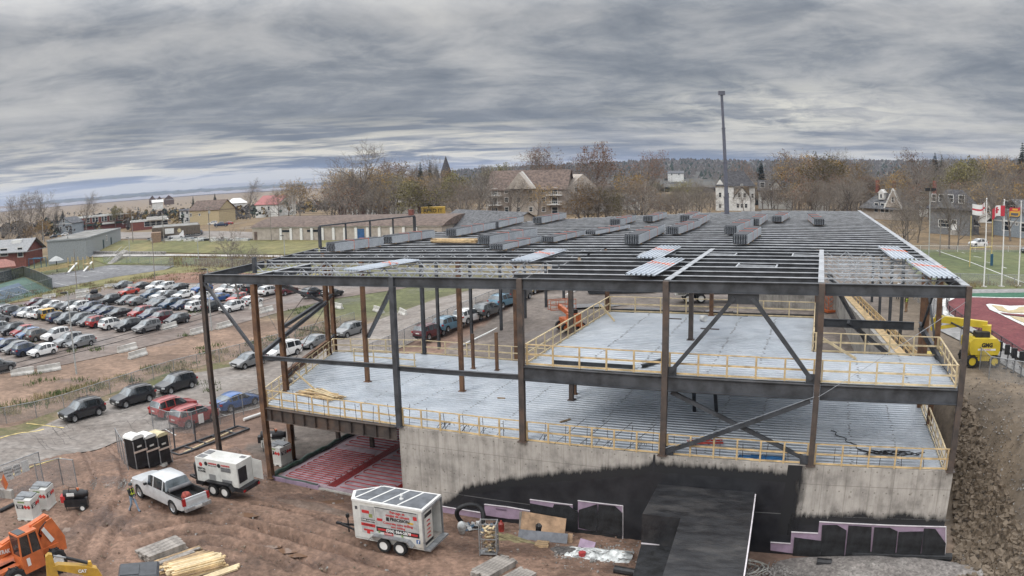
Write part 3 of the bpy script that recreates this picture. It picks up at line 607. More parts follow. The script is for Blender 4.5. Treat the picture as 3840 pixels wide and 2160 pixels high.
# ------------------------------------------------------------------ concrete foundation wall, coating, boards
def conc_mat(name, base=(.36, .335, .305), panels=True, up='XZ'):
    m = bpy.data.materials.new(name); m.use_nodes = True; nt = m.node_tree; b = nt.nodes['Principled BSDF']; b.inputs['Roughness'].default_value = .85
    tc = nt.nodes.new('ShaderNodeTexCoord'); P = tc.outputs['Object']
    n1 = N(nt, 'ShaderNodeTexNoise', Scale=.8, Detail=7.0, Roughness=.65); LK(nt, P, n1.inputs['Vector'])
    mp = nt.nodes.new('ShaderNodeMapping'); mp.inputs['Scale'].default_value = (2.2, 2.2, .25); LK(nt, P, mp.inputs[0])
    n2 = N(nt, 'ShaderNodeTexNoise', Scale=1.5, Detail=6.0, Roughness=.7); LK(nt, mp.outputs[0], n2.inputs['Vector'])
    d = tuple(c * .62 for c in base); l = tuple(min(1, c * 1.22) for c in base)
    c = ramp(nt, n1.outputs[0], [(.34, d), (.5, base), (.66, l)])
    c = mixc(nt, 1.0, c, ramp(nt, n2.outputs[0], [(.3, (.70, .69, .68)), (.55, (1.05,) * 3), (.75, (1.15,) * 3)]), 'MULTIPLY')
    if panels:
        sep = nt.nodes.new('ShaderNodeSeparateXYZ'); LK(nt, P, sep.inputs[0]); X, Z = sep.outputs[0], sep.outputs[2]
        fx = math_n(nt, 'ABSOLUTE', math_n(nt, 'SUBTRACT', math_n(nt, 'FRACT', math_n(nt, 'DIVIDE', X, 1.22)), .5)); lx = math_n(nt, 'GREATER_THAN', fx, .489)
        zz = math_n(nt, 'ABSOLUTE', math_n(nt, 'SUBTRACT', Z, 3.05)); lz = math_n(nt, 'LESS_THAN', zz, .018)
        c = mixc(nt, math_n(nt, 'MULTIPLY', math_n(nt, 'MAXIMUM', lx, lz), .45), c, (.12, .105, .09))
        tx = math_n(nt, 'SUBTRACT', math_n(nt, 'FRACT', math_n(nt, 'DIVIDE', X, .61)), .5); tz = math_n(nt, 'SUBTRACT', math_n(nt, 'FRACT', math_n(nt, 'DIVIDE', Z, 1.1)), .5)
        rr = math_n(nt, 'ADD', math_n(nt, 'POWER', math_n(nt, 'MULTIPLY', tx, .61), 2.0), math_n(nt, 'POWER', math_n(nt, 'MULTIPLY', tz, 1.1), 2.0))
        c = mixc(nt, math_n(nt, 'MULTIPLY', math_n(nt, 'LESS_THAN', rr, .0016), .6), c, (.10, .085, .07))
        vo = N(nt, 'ShaderNodeTexNoise', Scale=3.1, Detail=2.0); LK(nt, P, vo.inputs['Vector'])
        c = mixc(nt, math_n(nt, 'MULTIPLY', ramp(nt, vo.outputs[0], [(.66, (0, 0, 0)), (.72, (1, 1, 1))]), .5), c, (.14, .12, .10))
    LK(nt, c, b.inputs['Base Color'])
    bn = N(nt, 'ShaderNodeBump', Strength=.3, Distance=.02); LK(nt, n2.outputs[0], bn.inputs['Height']); LK(nt, bn.outputs[0], b.inputs['Normal'])
    MATS[name] = m; return m
M_CONC = conc_mat('formed concrete'); M_CONCP = conc_mat('plain concrete', (.34, .325, .30), False)
M_COAT = mat('bitumen coating', (.012, .013, .016), .38, var=.5, scale=1.2, col2=(.026, .027, .031), spec=.5)
M_MEMB = mat('drainage membrane', (.016, .017, .019), .62, var=.35, scale=2.0, bump=.5, bscale=14)
M_XPS = mat('purple foam board', (.33, .245, .33), .7, var=.08, scale=2, dirt=(.27, .21, .26))
M_XPSE = mat('foam board edge', (.62, .58, .60), .7, var=.08, scale=2)
fw = thing('foundation_wall', 'long grey concrete foundation wall with black coating brushed up its lower part', 'wall', W(0, 0, 0), BROT)
mb = MB(); mb.box((14.92, .2, 1.27), (29.96, .4, 5.52)); mb.build('wall_body', M_CONC, fw)
mb = MB(); mb.box((29.7, 9.2, 1.27), (.4, 17.5, 5.52)); mb.build('return_wall', M_CONC, fw)
# black coating: its brushed upper edge read off the photo as (u, z)
ED = [onv(*p, 0) for p in ((1650, 1880), (1700, 1852), (1740, 1812), (1770, 1806), (1830, 1796), (1900, 1780), (2000, 1766), (2100, 1756), (2200, 1748), (2300, 1738), (2380, 1735), (2420, 1722), (2455, 1712), (2458, 1718), (2700, 1735), (2850, 1747), (2975, 1757), (2960, 1800), (2950, 1850), (2935, 1912), (3050, 1918), (3180, 1912), (3230, 1902), (3300, 1928), (3370, 1908), (3420, 1912), (3480, 1928), (3560, 1930))]
def coat():
    mb = MB(); random.seed(2); n = 640; u0, u1 = ED[0][0] - 1.6, 29.9; E2 = [(u0 - .1, -1.0)] + ED
    pts = []
    for i in range(n + 1):
        u = u0 + (u1 - u0) * i / n; zs = []
        for (a, za), (b, zb) in zip(E2, E2[1:]):
            if min(a, b) <= u <= max(a, b) and abs(b - a) > 1e-6: zs.append(za + (zb - za) * (u - a) / (b - a))
        z = max(zs) if zs else -.9
        z = min(z - (.72 if z < 3.9 else 0), ZD - .004); k = 1 if z < 3.95 else 0
        z += k * .05 * mnoise.fractal(Vector((u * 2.2, 0, 0)), 1, 2, 5); pts.append((u, min(z, ZD - .004)))
    for (a, za), (b, zb) in zip(pts, pts[1:]): mb.quad((a, -.004, -1.48), (b, -.004, -1.48), (b, -.004, zb), (a, -.004, za))
    mb.build('black_coating', M_COAT, fw)
    # brush strokes feathering the edge: a thin film that breaks up with height
    m = bpy.data.materials.new('feathered bitumen'); m.use_nodes = True; nt = m.node_tree; bs = nt.nodes['Principled BSDF']; bs.inputs['Base Color'].default_value = (.016, .017, .019, 1); bs.inputs['Roughness'].default_value = .5
    tc = nt.nodes.new('ShaderNodeTexCoord'); mp = nt.nodes.new('ShaderNodeMapping'); LK(nt, tc.outputs['Object'], mp.inputs[0]); mp.inputs['Scale'].default_value = (4.2, 4.2, .8)
    nn = N(nt, 'ShaderNodeTexNoise', Scale=1.0, Detail=6.0, Roughness=.62, Distortion=.4); LK(nt, mp.outputs[0], nn.inputs['Vector']); vc = nt.nodes.new('ShaderNodeVertexColor'); vc.layer_name = 'film'; sp = nt.nodes.new('ShaderNodeSeparateColor'); LK(nt, vc.outputs[0], sp.inputs[0])
    LK(nt, ramp(nt, math_n(nt, 'ADD', math_n(nt, 'MULTIPLY', nn.outputs[0], .75), math_n(nt, 'SUBTRACT', sp.outputs[0], .42)), [(.24, (0, 0, 0)), (.42, (.35,) * 3), (.62, (1, 1, 1))]), bs.inputs['Alpha'])
    mb = MB(); n = len(pts); hs = [min(.95, max(0, ZD - .006 - z)) for u, z in pts]; vs = [(u, -.007, z - .04) for u, z in pts] + [(u, -.007, z + k) for (u, z), k in zip(pts, hs)]
    q = [i for i in range(n) if abs(pts[i][0] - onv(2965, 1830, 0)[0]) < .6]
    mb.add(vs, [(i, i + 1, n + i + 1, n + i) for i in range(n - 1)]); cl = [1.0] * n + [1 - k / .95 for k in hs]
    ue = onv(2955, 1830, 0)[0]; o0 = len(mb.v); mb.add([(ue - .3, -.0075, .2), (ue + 1.2, -.0075, .2), (ue + 1.5, -.0075, 4.0), (ue - .1, -.0075, 4.0)], [(0, 1, 2, 3)]); cl += [1, 0, 0, 1]
    o = mb.build('feathered_edge', m, fw); ca = o.data.color_attributes.new('film', 'FLOAT_COLOR', 'POINT'); ca.data.foreach_set('color', [k for c in cl for k in (c, c, c, 1.0)])
    mb = MB()
    for px in ((1660, 1845, 2340, 1935), (2830, 1920, 3560, 1950)):
        a, b = onv(px[0], px[1], -.005), onv(px[2], px[3], -.005); mb.quad((a[0], -.007, a[1] - .012), (b[0], -.007, b[1] - .012), (b[0], -.007, b[1] + .012), (a[0], -.007, a[1] + .012))
    mb.build('chalk_line', mat('chalk line grey', (.18, .18, .18), .8, var=0), fw)
coat()
def panel(name, pts, v, t, m, label, cat, group=None, medge=None, edge=True):
    """Board standing against the wall; outline in photo pixels on the plane v."""
    P = [onv(x, y, v) for x, y in pts]; u0 = min(p[0] for p in P); z0 = min(p[1] for p in P)
    o = thing(name, label, cat, W(u0, v, z0), BROT, group); mb = MB()
    Q = [(p[0] - u0, p[1] - z0) for p in P]; mb.prism(Q, -t, (0, 0, 0), (1, 0, 0), (0, 0, 1)); bd = mb.build('board', m, o)
    if edge:
        mb = MB(); n = len(Q); ar = sum(Q[i][0] * Q[(i + 1) % n][1] - Q[(i + 1) % n][0] * Q[i][1] for i in range(n)); Q2 = Q if ar > 0 else Q[::-1]
        for a, b in zip(Q2, Q2[1:] + Q2[:1]):
            if b[0] < a[0] - .05: mb.bar((a[0], -.02, a[1] + .012), (b[0], -.02, b[1] + .012), t * 1.5, .03)        # top edges show white
        if mb.v: mb.build('board_edge', M_XPSE, o)
    return o
FOAM = 'purple foam boards along the wall foot'
z9 = lambda x, y: (2740 + x * .37267, 1900 + y * .37267); z5b = lambda x, y: (1700 + x * .24845, 1850 + y * .24845)
panel('foam_board', [z5b(470, 165), z5b(820, 205), z5b(1165, 265), z5b(1165, 400), z5b(830, 385), z5b(470, 330)], -.06, .06, M_XPS, 'upright purple foam board with dark print behind the black hose', 'foam board', FOAM)
panel('foam_board', [z5b(1157, 93), z5b(1800, 175), z5b(1800, 700), z5b(1157, 560)], -.055, .05, M_XPS, 'stepped purple foam board behind the leaning plywood sheets', 'foam board', FOAM)
panel('foam_board', [z5b(1880, 110), z5b(2560, 190), z5b(2560, 800), z5b(1880, 700)], -.056, .05, M_XPS, 'highest purple foam strip left of the black concrete box', 'foam board', FOAM)
panel('foam_board', [(1655, 1898), (1820, 1925), (1820, 1950), (1655, 1925)], -.06, .06, M_XPS, 'low purple foam strip beside the white trailer', 'foam board', FOAM)
panel('foam_board', [z9(400, 358), z9(602, 372), z9(610, 255), z9(880, 268), z9(892, 152), z9(1660, 190), z9(2165, 203), z9(2165, 370), z9(2150, 520), z9(900, 480), z9(620, 470), z9(400, 440)], -.06, .06, M_XPS, 'long stepped purple foam board below the bare concrete at the right end', 'foam board', FOAM)
MEM = 'black drainage mats on the foam boards'
panel('drainage_mat', [z5b(1157, 150), z5b(1500, 215), z5b(1520, 165), z5b(1740, 185), z5b(1885, 290), z5b(1870, 600), z5b(1700, 590), z5b(1157, 570)], -.125, .02, M_MEMB, 'wavy black drainage mat behind the leaning plywood', 'drainage mat', MEM, edge=False)
panel('drainage_mat', [z5b(1890, 250), z5b(2170, 165), z5b(2180, 420), z5b(2150, 580), z5b(1890, 520)], -.13, .02, M_MEMB, 'black drainage mat above the loose purple board', 'drainage mat', MEM, edge=False)
panel('drainage_mat', [z5b(2190, 170), z5b(2440, 195), z5b(2550, 300), z5b(2550, 640), z5b(2160, 580)], -.135, .02, M_MEMB, 'black drainage mat right beside the black concrete box', 'drainage mat', MEM, edge=False)
panel('drainage_mat', [z5b(1700, 590), z5b(1890, 540), z5b(2220, 590), z5b(2560, 650), z5b(2560, 900), z5b(2100, 860), z5b(1700, 760)], -.10, .02, M_MEMB, 'lower black drainage mat behind the white plastic heap', 'drainage mat', MEM, edge=False)
for k, (pts, lab) in enumerate([([(640, 310), (915, 345), (885, 590), (610, 610)], 'short black drainage mat on the middle step of the right foam board'), ([(920, 185), (1070, 185), (1165, 240), (1140, 500), (900, 490)], 'black drainage mat with a torn notch at its top right'), ([(1185, 190), (1420, 205), (1400, 520), (1150, 510)], 'black drainage mat second in the right hand row'),
     ([(1445, 208), (1600, 212), (1680, 250), (1650, 530), (1410, 520)], 'black drainage mat with a sloping top in the right hand row'), ([(1690, 255), (1940, 250), (1900, 545), (1660, 535)], 'black drainage mat hung lowest in the right hand row'), ([(1945, 220), (2060, 225), (2165, 370), (2150, 550), (1910, 545)], 'black drainage mat with a folded corner at the wall end')]):
    panel('drainage_mat', [z9(*p) for p in pts], -.13 - .004 * k, .02, M_MEMB, lab, 'drainage mat', MEM, edge=False)
panel('foam_print', [z5b(640, 225), z5b(800, 245), z5b(800, 262), z5b(640, 245)], -.122, .003, mat('print ink', (.12, .08, .12), .8, var=0), 'faint dark printed line on the upright purple foam board', 'print', edge=False)
# right side retaining wall further back
rw = thing('retaining_wall', 'pale concrete retaining wall running back along the right side of the site', 'wall', W(0, 0, 0), BROT)
mb = MB(); P = [(u_wall(19.0), 19.0), (24.7, 57.9), (24.7 - .0, 57.9)]
d = Vector((P[1][0] - P[0][0], P[1][1] - P[0][1], 0)); mb.bar((P[0][0], P[0][1], 1.45), (P[1][0], P[1][1], 1.45), .4, 5.3); mb.build('wall_body', M_CONCP, rw)
mb = MB(); mb.bar((24.7, 58.1, 2.2), (14.5, 60.5, 2.2), .4, 3.6); mb.build('end_wall', M_CONCP, rw)
mb = MB(); mb.bar((P[0][0] + .62, P[0][1], 4.13), (P[1][0] + .62, P[1][1], 4.13), .8, .06)
for i in range(22): 
    q = Vector((*P[0], 0)).lerp(Vector((*P[1], 0)), i / 21); mb.bar((q.x + 1.0, q.y, 4.1), (q.x + 1.0, q.y, 5.1), .05, .1)
    mb.bar((q.x + 1.9, q.y, 4.0), (q.x + 1.05, q.y, 4.9), .05, .08)
for z in (4.55, 5.08): mb.bar((P[0][0] + 1.0, P[0][1], z), (P[1][0] + 1.0, P[1][1], z), .05, .14)
mb.build('form_walkway', M_WOOD, rw)
# black coated concrete box built against the wall
bx = thing('concrete_vault', 'black coated concrete box stepping down from the foundation wall towards the pit', 'vault', W(0, 0, 0), BROT)
ZV = 2.45
def uvp(px, py, z): p = at(px, py, z); return to_uv(p.x, p.y)
z8 = lambda x, y: (2400 + x * .559, 1560 + y * .559)
Q = [uvp(*z8(*p), ZV) for p in ((120, 460), (15, 658), (272, 685), (80, 1290), (640, 1400), (775, 510))]
Q[0] = (Q[0][0], -.03); Q[5] = (Q[5][0], -.03)
mb = MB(); mb.prism(Q, -4.2, (0, 0, ZV), (1, 0, 0), (0, 1, 0)); o = mb.build('vault_body', mat('coated concrete', (.034, .035, .038), .34, var=.45, scale=1.1, col2=(.014, .014, .016), dirt=(.075, .072, .070), bump=.45, bscale=5, stretch=(1, 2.2, 1)), bx)
mb = MB(); e0, e1 = Q[5], Q[4]
mb.bar((e0[0] + .03, e0[1] - .3, ZV - .05), (e1[0] + .03, e1[1], ZV - .05), .06, .14); mb.build('foam_edge', M_XPSE, bx)
mb = MB(); ql = [uvp(*z8(*p), .9) for p in ((8, 858), (215, 872), (150, 1150), (-60, 1120))]; mb.prism(ql, -2.5, (0, 0, .9), (1, 0, 0), (0, 1, 0)); mb.build('lower_step', M_MEMB, bx)
mb = MB(); mb.bar((*ql[0], .93), (*ql[1], .93), .07, .05); mb.build('foam_edge', M_XPSE, bx)
# floor slab with red heating pipes
sl_ = thing('heated_slab', 'purple insulated floor slab laid with loops of red heating pipe', 'floor slab', W(0, 0, 0), BROT)
mb = MB(); SLP = [(-9.75, .1), (-.45, .1), (-.45, 14.5), (-14.2, 14.5), (-13.9, 12.9)]; mb.prism([(-9.75, .1), (-.02, .1), (-.02, 16), (-10.3, 16)], -.3, (0, 0, -.72), (1, 0, 0), (0, 1, 0))
mb.build('foam_bed', mat('foam bed', (.37, .285, .32), .75, var=.15, scale=1.2, dirt=(.29, .225, .23)), sl_)
M_PEX = mat('red pipe', (.36, .035, .030), .45, var=.1)
def serp(u0, u1, v0, v1, step, along_u=True, z=-.695):
    pts = []; k = 0; n = int((v1 - v0) / step)
    for i in range(n + 1):
        v = v0 + i * step; a, b = (u0, u1) if i % 2 == 0 else (u1, u0); sgn = 1 if b > a else -1
        pts += [(a + sgn * step * .2, v, z), (b - sgn * step * .2, v, z), (b, v + step * .3, z), (b, v + step * .7, z)]
    return pts
for k, (a, b, c, d, s) in enumerate(((-9.3, -5.9, .5, 6.6, .34), (-5.0, -1.7, .45, 6.4, .55), (-4.9, -1.4, 6.8, 12, .55), (-1.3, -.3, .5, 5, .3), (-9.2, -5.6, 7.4, 14, .5))):
    m_ = MB(); m_.path(serp(a, b, c, d, s), .030, 5); m_.build('pipe_loop', M_PEX, sl_)
m_ = MB()
for i in range(6): m_.tube((-5.75 + i * .11, .3, -.69), (-5.75 + i * .11, 9 + i * .5, -.69), .024, 5)
for i in range(5): m_.tube((-1.62 + i * .07, .3, -.69), (-1.62 + i * .07, 9, -.69), .022, 5)
for i in range(5): m_.tube((-9.2 + i * .8, .4, -.655), (-9.2 + i * .8, 6.5, -.655), .012, 4)
m_.build('supply_pipes', M_PEX, sl_)
mb = MB(); mb.bar((-9.9, -.02, -.82), (-6.2, -.02, -.82), .2, .34); mb.build('edge_board', M_XPS, sl_)
mb = MB(); mb.bar((-6.2, -.02, -.9), (-.5, -.02, -.9), .16, .2); mb.build('slab_kerb', M_CONCP, sl_)
mb = MB(); pts = [(-9.9 - .06 * math.sin(i), .1 + i * .55, -.6 + .05 * math.sin(i * 2.1)) for i in range(20)]; mb.path(pts, .17, 7); mb.path([(-9.8 + i * .5, .02 + .05 * math.sin(i * 1.7), -.66) for i in range(8)], .09, 6); mb.build('tarp_roll', mat('green tarp', (.030, .060, .045), .5, var=.3, scale=3), sl_, smooth=True)
# ------------------------------------------------------------------ guard rails, deck bundles, loose things on the building
def guard(a, b, z, label, sp=1.28, hh=1.07, m=None, posts=True):
    m = m or M_WOOD; A, B_ = W(a[0], a[1], z), W(b[0], b[1], z); d = B_ - A; n = max(1, round(d.length / sp)); rz = math.atan2(d.y, d.x); Lg = d.length
    o = thing('guard_rail', label, 'guard rail', A, rz, 'temporary lumber guard rails on the decks')
    for zz, nm in ((hh, 'top_rail'), (hh * .52, 'mid_rail'), (.06, 'toe_board')):
        mb = MB(); x = 0
        while x < Lg - .05:
            e = min(Lg, x + 4.3); mb.bar((x - .1, .05 + .02 * mnoise.noise(Vector((x, z, zz))), zz), (e + .1, .05 + .02 * mnoise.noise(Vector((e, z, zz))), zz + .015), .04 if nm != 'top_rail' else .09, .09 if nm != 'top_rail' else .045); x = e
        mb.build(nm, m, o)
    pm = None
    for i in range(n + 1):
        if pm is None: mb = MB(); mb.bar((0, 0, 0), (0, 0, hh), .045, .09, up=(1, 0, 0)); p = mb.build('post', m, o); pm = p
        else: p = pm.copy(); COL.objects.link(p); p.parent = o
        p.location = (Lg * i / n, 0, 0)
    return o
M_WOODP = mat('pale lumber', (.62, .50, .31), .7, var=.12, scale=2)
guard((-9.8, .1), (-.2, .1), ZD, 'yellow wood guard rail above the brown plate girder', 1.24)
guard((.2, .1), (7.3, .1), ZD, 'yellow wood guard rail on the concrete wall between first and second front columns', 1.28)
guard((7.7, .1), (14.8, .1), ZD, 'yellow wood guard rail on the wall top below the left end of the upper deck', 1.28)
guard((15.2, .1), (22.3, .1), ZD, 'yellow wood guard rail behind the crossed lower braces', 1.28)
guard((22.7, .1), (29.5, .1), ZD, 'yellow wood guard rail at the lower deck right end', 1.35)
guard((29.4, .3), (29.4, 12), ZD, 'pale wood guard rail running back along the right edge of the lower deck', 1.3, m=M_WOODP)
guard((-10.2, .3), (-12.6, 8), ZD, 'pale wood guard rail on the left edge of the lower deck', 1.35, m=M_WOODP)
guard((-12.6, 8.1), (-14.9, 15), ZD, 'pale wood guard rail at the far end of the left deck edge', 1.4, m=M_WOODP)
guard((-15, 15.1), (-7.7, 16.9), ZD, 'pale wood guard rail across the back left corner of the lower deck', 1.4, m=M_WOODP)
guard((-7.5, 16.9), (7.4, 16.9), ZD, 'pale wood guard rail along the back edge of the lower deck', 1.9, m=M_WOODP)
guard((-11.2, 12.4), (-6.0, 12.6), ZD, 'pale wood guard rail round the stair opening in the lower deck', 1.5, m=M_WOODP)
guard((7.75, .15), (14.8, .15), ZU, 'wood guard rail on the front edge of the upper deck, left half', 1.3)
guard((15.2, .15), (22.3, .15), ZU, 'wood guard rail on the upper deck behind the peaked braces', 1.3)
guard((22.7, .15), (29.45, .15), ZU, 'wood guard rail on the upper deck at the right corner bay', 1.35, m=M_WOODP)
guard((7.7, .3), (7.7, 16.4), ZU, 'long pale wood guard rail climbing back along the left edge of the upper deck', 1.35, m=M_WOODP)
guard((7.7, 16.45), (22.1, 17.2), ZU, 'pale wood guard rail along the far edge of the upper deck', 1.9, m=M_WOODP)
guard((22.1, 17.2), (22.1, 6.9), ZU, 'pale wood guard rail on the inner right edge of the upper deck', 1.4, m=M_WOODP)
guard((22.3, 6.75), (29.4, 6.75), ZU, 'pale wood guard rail behind the right corner bay of the upper deck', 1.4, m=M_WOODP)
guard((29.45, 6.7), (29.45, .3), ZU, 'short pale wood guard rail at the right end of the upper deck', 1.4, m=M_WOODP)
def plank(p, q, w=.14, t=.045, m=None): mb = MB(); mb.bar(p, q, w, t); return mb, (m or M_WOODP)
for (a, b, lab) in (((-10.9, 4.6, ZD + 1.1), (-8.8, 4.2, ZD + .05), 'pale diagonal plank propping the left deck rail'), ((7.85, 13.4, ZU + 1.0), (9.0, 12.8, ZU + .05), 'pale diagonal plank propping the far corner of the upper rail'), ((22.35, 6.5, ZU + 1.0), (24.6, 5.2, ZU + .05), 'pale diagonal plank propping the rail right of the upper deck')):
    A, B_ = W(*a), W(*b); mb = MB(); mb.bar((0, 0, 0), B_ - A, .04, .14); o = mb.build('brace_plank', M_WOODP, loc=A); tag(o, lab, 'plank', 'diagonal planks propping the guard rails')
# dowel bars along the wall top
M_BAR = mat('reinforcing bar', (.030, .026, .026), .7, var=.2)
random.seed(11)
dm = None
for i in range(33):
    u = -8.8 + i * 1.16
    if min(abs(u - k) for k in (0, 7.5, 15, 22.5)) < .3: continue
    mb = MB(); hh = random.uniform(.95, 1.35) if u < 16 else random.uniform(.6, .9); lean = random.uniform(-.12, .12); mb.tube((0, 0, 0), (lean, .02, hh), .016, 5)
    o = mb.build('rebar_dowel', M_BAR, fw); o.location = (u, .26 if u > 0 else .1, 4.02)
for i in range(22):
    u = random.uniform(1, 14); mb = MB(); a = random.uniform(-.5, .9); mb.path([(0, 0, 0), (.1, .3, .25), (.1 + a * .3, .7, .3), (.1 + a * .3, .8, .05)], .014, 5); o = mb.build('bent_bar', M_BAR, fw); o.location = (u, .3, ZD)
for i in range(4):
    mb = MB(); mb.tube((0, 0, 0), (1.5, .7, 1.35), .016, 5); o = mb.build('slanted_bar', M_BAR, fw); o.location = (9.2 + i * 1.25, .1, 4.03)
# ---- bundles of deck sheets on the roof
M_STRAP = mat('orange strap', (.65, .13, .04), .6, var=.1)
M_BSIDE = mat('bundle side', (.50, .53, .56), .45, var=.12, scale=1.5, col2=(.40, .43, .47))
M_GAPSHADE = mat('bundle gap', (.020, .024, .032), .6, var=.2)
zA = lambda x, y: (1100 + x * .52795, 460 + y * .52795); zB = lambda x, y: (2300 + x * .59783, 320 + y * .59783)
def roofpt(p):
    z = 12.7
    for _ in range(4): q = at(*p, z); z = zr(to_uv(q.x, q.y)[0]) + .09
    return q
def bundle(p, q, hpx, label, w=1.0, name='deck_bundle'):
    A, B_ = roofpt(p), roofpt(q); d = B_ - A; Lg = min(max(d.length, 4.0), 13); rz = math.atan2(d.y, d.x); dist = math.hypot(A.x, A.y); hb = hpx / FPX * dist
    o = thing(name, label, 'deck bundle', A, rz, 'bundles of galvanised deck sheets on the roof steel'); n = max(3, int(hb / .095))
    mb = MB(); mb.box((Lg / 2, 0, hb / 2 + .05), (Lg - .08, w * .92, hb - .06)); mb.build('gap_shade_core', M_GAPSHADE, o)  # near-black filler box, painted shade for the gaps between sheets
    mb = MB()
    for k in range(n):
        z = .08 + (hb - .1) * (k + 1) / n; e = random.uniform(-.03, .03); nn = 6
        pr = []
        for i in range(nn):
            x = -w / 2 + w * i / nn; pr += [(x, 0), (x + w * .085, 0), (x + w * .105, -.075), (x + w * .15, -.075)]
        pr.append((w / 2, 0)); m_ = len(pr)
        if k == n - 1 or k % 1 == 0:
            vs = [(X, y, z + zz) for X in (e, Lg + e) for y, zz in pr]
            if k == n - 1: mb.add(vs, [(j, j + 1, m_ + j + 1, m_ + j) for j in range(m_ - 1)])
            else: mb.add(vs, [(0, 1, m_ + 1, m_), (m_ - 2, m_ - 1, 2 * m_ - 1, 2 * m_ - 2)])
        for s in (-1, 1): mb.quad((e, s * w / 2, z), (Lg + e, s * w / 2, z), (Lg + e, s * (w / 2 - .008), z - .078), (e, s * (w / 2 - .008), z - .078))
        for i in range(nn): mb.quad((e - .01, -w / 2 + w * (i + .12) / nn, z), (e - .01, -w / 2 + w * (i + .45) / nn, z), (e - .01, -w / 2 + w * (i + .45) / nn, z - .03), (e - .01, -w / 2 + w * (i + .12) / nn, z - .03))
    mb.build('sheets', M_BSIDE, o)
    mk = MB()
    for x in (.08, .36, .64, .92): mk.box((Lg * x, 0, .045), (.09, w * 1.06, .09))
    mk.build('spacer_board', M_WOODD, o)
    for x in (.36, .66):
        mb = MB(); mb.box((Lg * x + .1, 0, hb / 2 + .05), (.03, w * 1.01, hb - .02)); mb.build('strap', M_STRAP, o)
    return o
BL = [(zA(266, 922), zA(610, 874), 32, 'long bundle of deck sheets nearest the left edge of the roof'), (zA(668, 863), zA(972, 818), 28, 'bundle of deck sheets in front of the blue barn door'), (zA(1121, 811), zA(1402, 757), 26, 'tall bundle of deck sheets below the grey shingled gable'),
      (zA(1425, 752), zA(1606, 708), 22, 'bundle of deck sheets beside the roof edge below the brick flats'), (zA(1733, 720), zA(1910, 682), 22, 'bundle of deck sheets at the far left roof corner'), (zA(1354, 873), zA(1694, 808), 32, 'large bundle of deck sheets behind a lower one near the roof middle left'),
      (zA(1440, 912), zA(1718, 848), 22, 'low bundle of deck sheets in front of a larger bundle'), (zA(1806, 855), zA(2036, 800), 20, 'low bundle of deck sheets in the middle of the roof'), (zA(2107, 800), zA(2354, 750), 15, 'very low long bundle of deck sheets with white end boards'),
      (zA(2285, 736), zA(2402, 700), 22, 'short far bundle of deck sheets above a low long one'), (zB(115, 1003), zB(287, 925), 34, 'large bundle of deck sheets standing nearest the roof centre'), (zB(217, 860), zB(309, 830), 20, 'small far bundle of deck sheets left of the crane boom'),
      (zB(448, 860), zB(518, 830), 22, 'far bundle of deck sheets behind a pair left of the crane'), (zB(500, 888), zB(575, 848), 24, 'middle bundle of three overlapping ones left of the crane boom'), (zB(370, 940), zB(512, 888), 26, 'front bundle of three overlapping ones left of the crane boom'),
      (zB(736, 940), zB(856, 880), 30, 'bundle of deck sheets behind the pair right of the roof centre'), (zB(795, 1003), zB(888, 940), 34, 'bundle of deck sheets nearest the front right of the roof centre'), (zB(882, 885), zB(940, 845), 24, 'squat bundle of deck sheets right of the crane boom'),
      (zB(1025, 862), zB(1079, 828), 20, 'small bundle of deck sheets on the far right roof'), (zB(1293, 882), zB(1240, 840), 22, 'bundle of deck sheets turned the other way at the far right')]
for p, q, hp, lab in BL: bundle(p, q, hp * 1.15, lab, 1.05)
def loose(p, q, label, w=.95, n=1, name='deck_sheets'):
    A, B_ = roofpt(p), roofpt(q); d = B_ - A; Lg = min(d.length, 7.5); rz = math.atan2(d.y, d.x); o = thing(name, label, 'deck sheets', A + Vector((0, 0, .1)), rz, 'loose deck sheets laid across the joists')
    mb = MB(); nn = 6; pr = []
    for i in range(nn):
        x = -w / 2 + w * i / nn; pr += [(x, 0), (x + w * .08, 0), (x + w * .1, .075), (x + w * .15, .075)]
    pr.append((w / 2, 0)); m_ = len(pr)
    for z in (0, .03): mb.add([(X + z * 2, y, z + zz) for X in (0, Lg) for y, zz in pr], [(j, j + 1, m_ + j + 1, m_ + j) for j in range(m_ - 1)])
    mb.build('sheet', M_GALV, o)
    mb = MB()
    mb.box((Lg * .62, 0, .095), (.06, w * 1.02, .03)); mb.bar((Lg * .5, -w / 2, .1), (Lg * .74, w / 2, .1), .05, .03)
    mb.build('strap', M_STRAP, o)
    return o
loose((1315, 1023), (1545, 982), 'loose deck sheets at the left above the diagonal left joists', 1.3); loose(zA(1615, 1000), zA(1875, 918), 'loose deck sheets with orange straps on the centre left joists', 1.3)
loose(zB(215, 1098), zB(388, 1010), 'loose deck sheets behind another pair on the front centre beams', 1.4); loose(zB(165, 1207), zB(375, 1097), 'loose deck sheets with a wood offcut nearest the front girder centre', 1.5)
loose(zB(1830, 1105), zB(1710, 1015), 'loose deck sheets further back on the right hand joists', 1.5); loose(zB(2085, 1226), zB(1920, 1118), 'loose deck sheets nearest the right front roof corner', 1.6)
def lumber(name, label, loc, rz, rows, Lg, w, t, mats_, jit=.25, ang=.05, cat='lumber', group=None):
    """A pile of planks: each plank a mesh of its own."""
    o = thing(name, label, cat, loc, rz, group); z = 0; prev = {}
    for r, n in enumerate(rows):
        for k in range(n):
            m = random.choice(mats_); l = Lg * random.uniform(.8, 1.0); mb = MB(); mb.box((0, 0, 0), (l, w * .96, t)); p = mb.build('plank', m, o)
            p.location = (random.uniform(-jit, jit), (k - (n - 1) / 2) * w * 1.06, z + t / 2); p.rotation_euler = (0, random.uniform(-.006, .006), random.uniform(-ang, ang))
        z += t
    return o
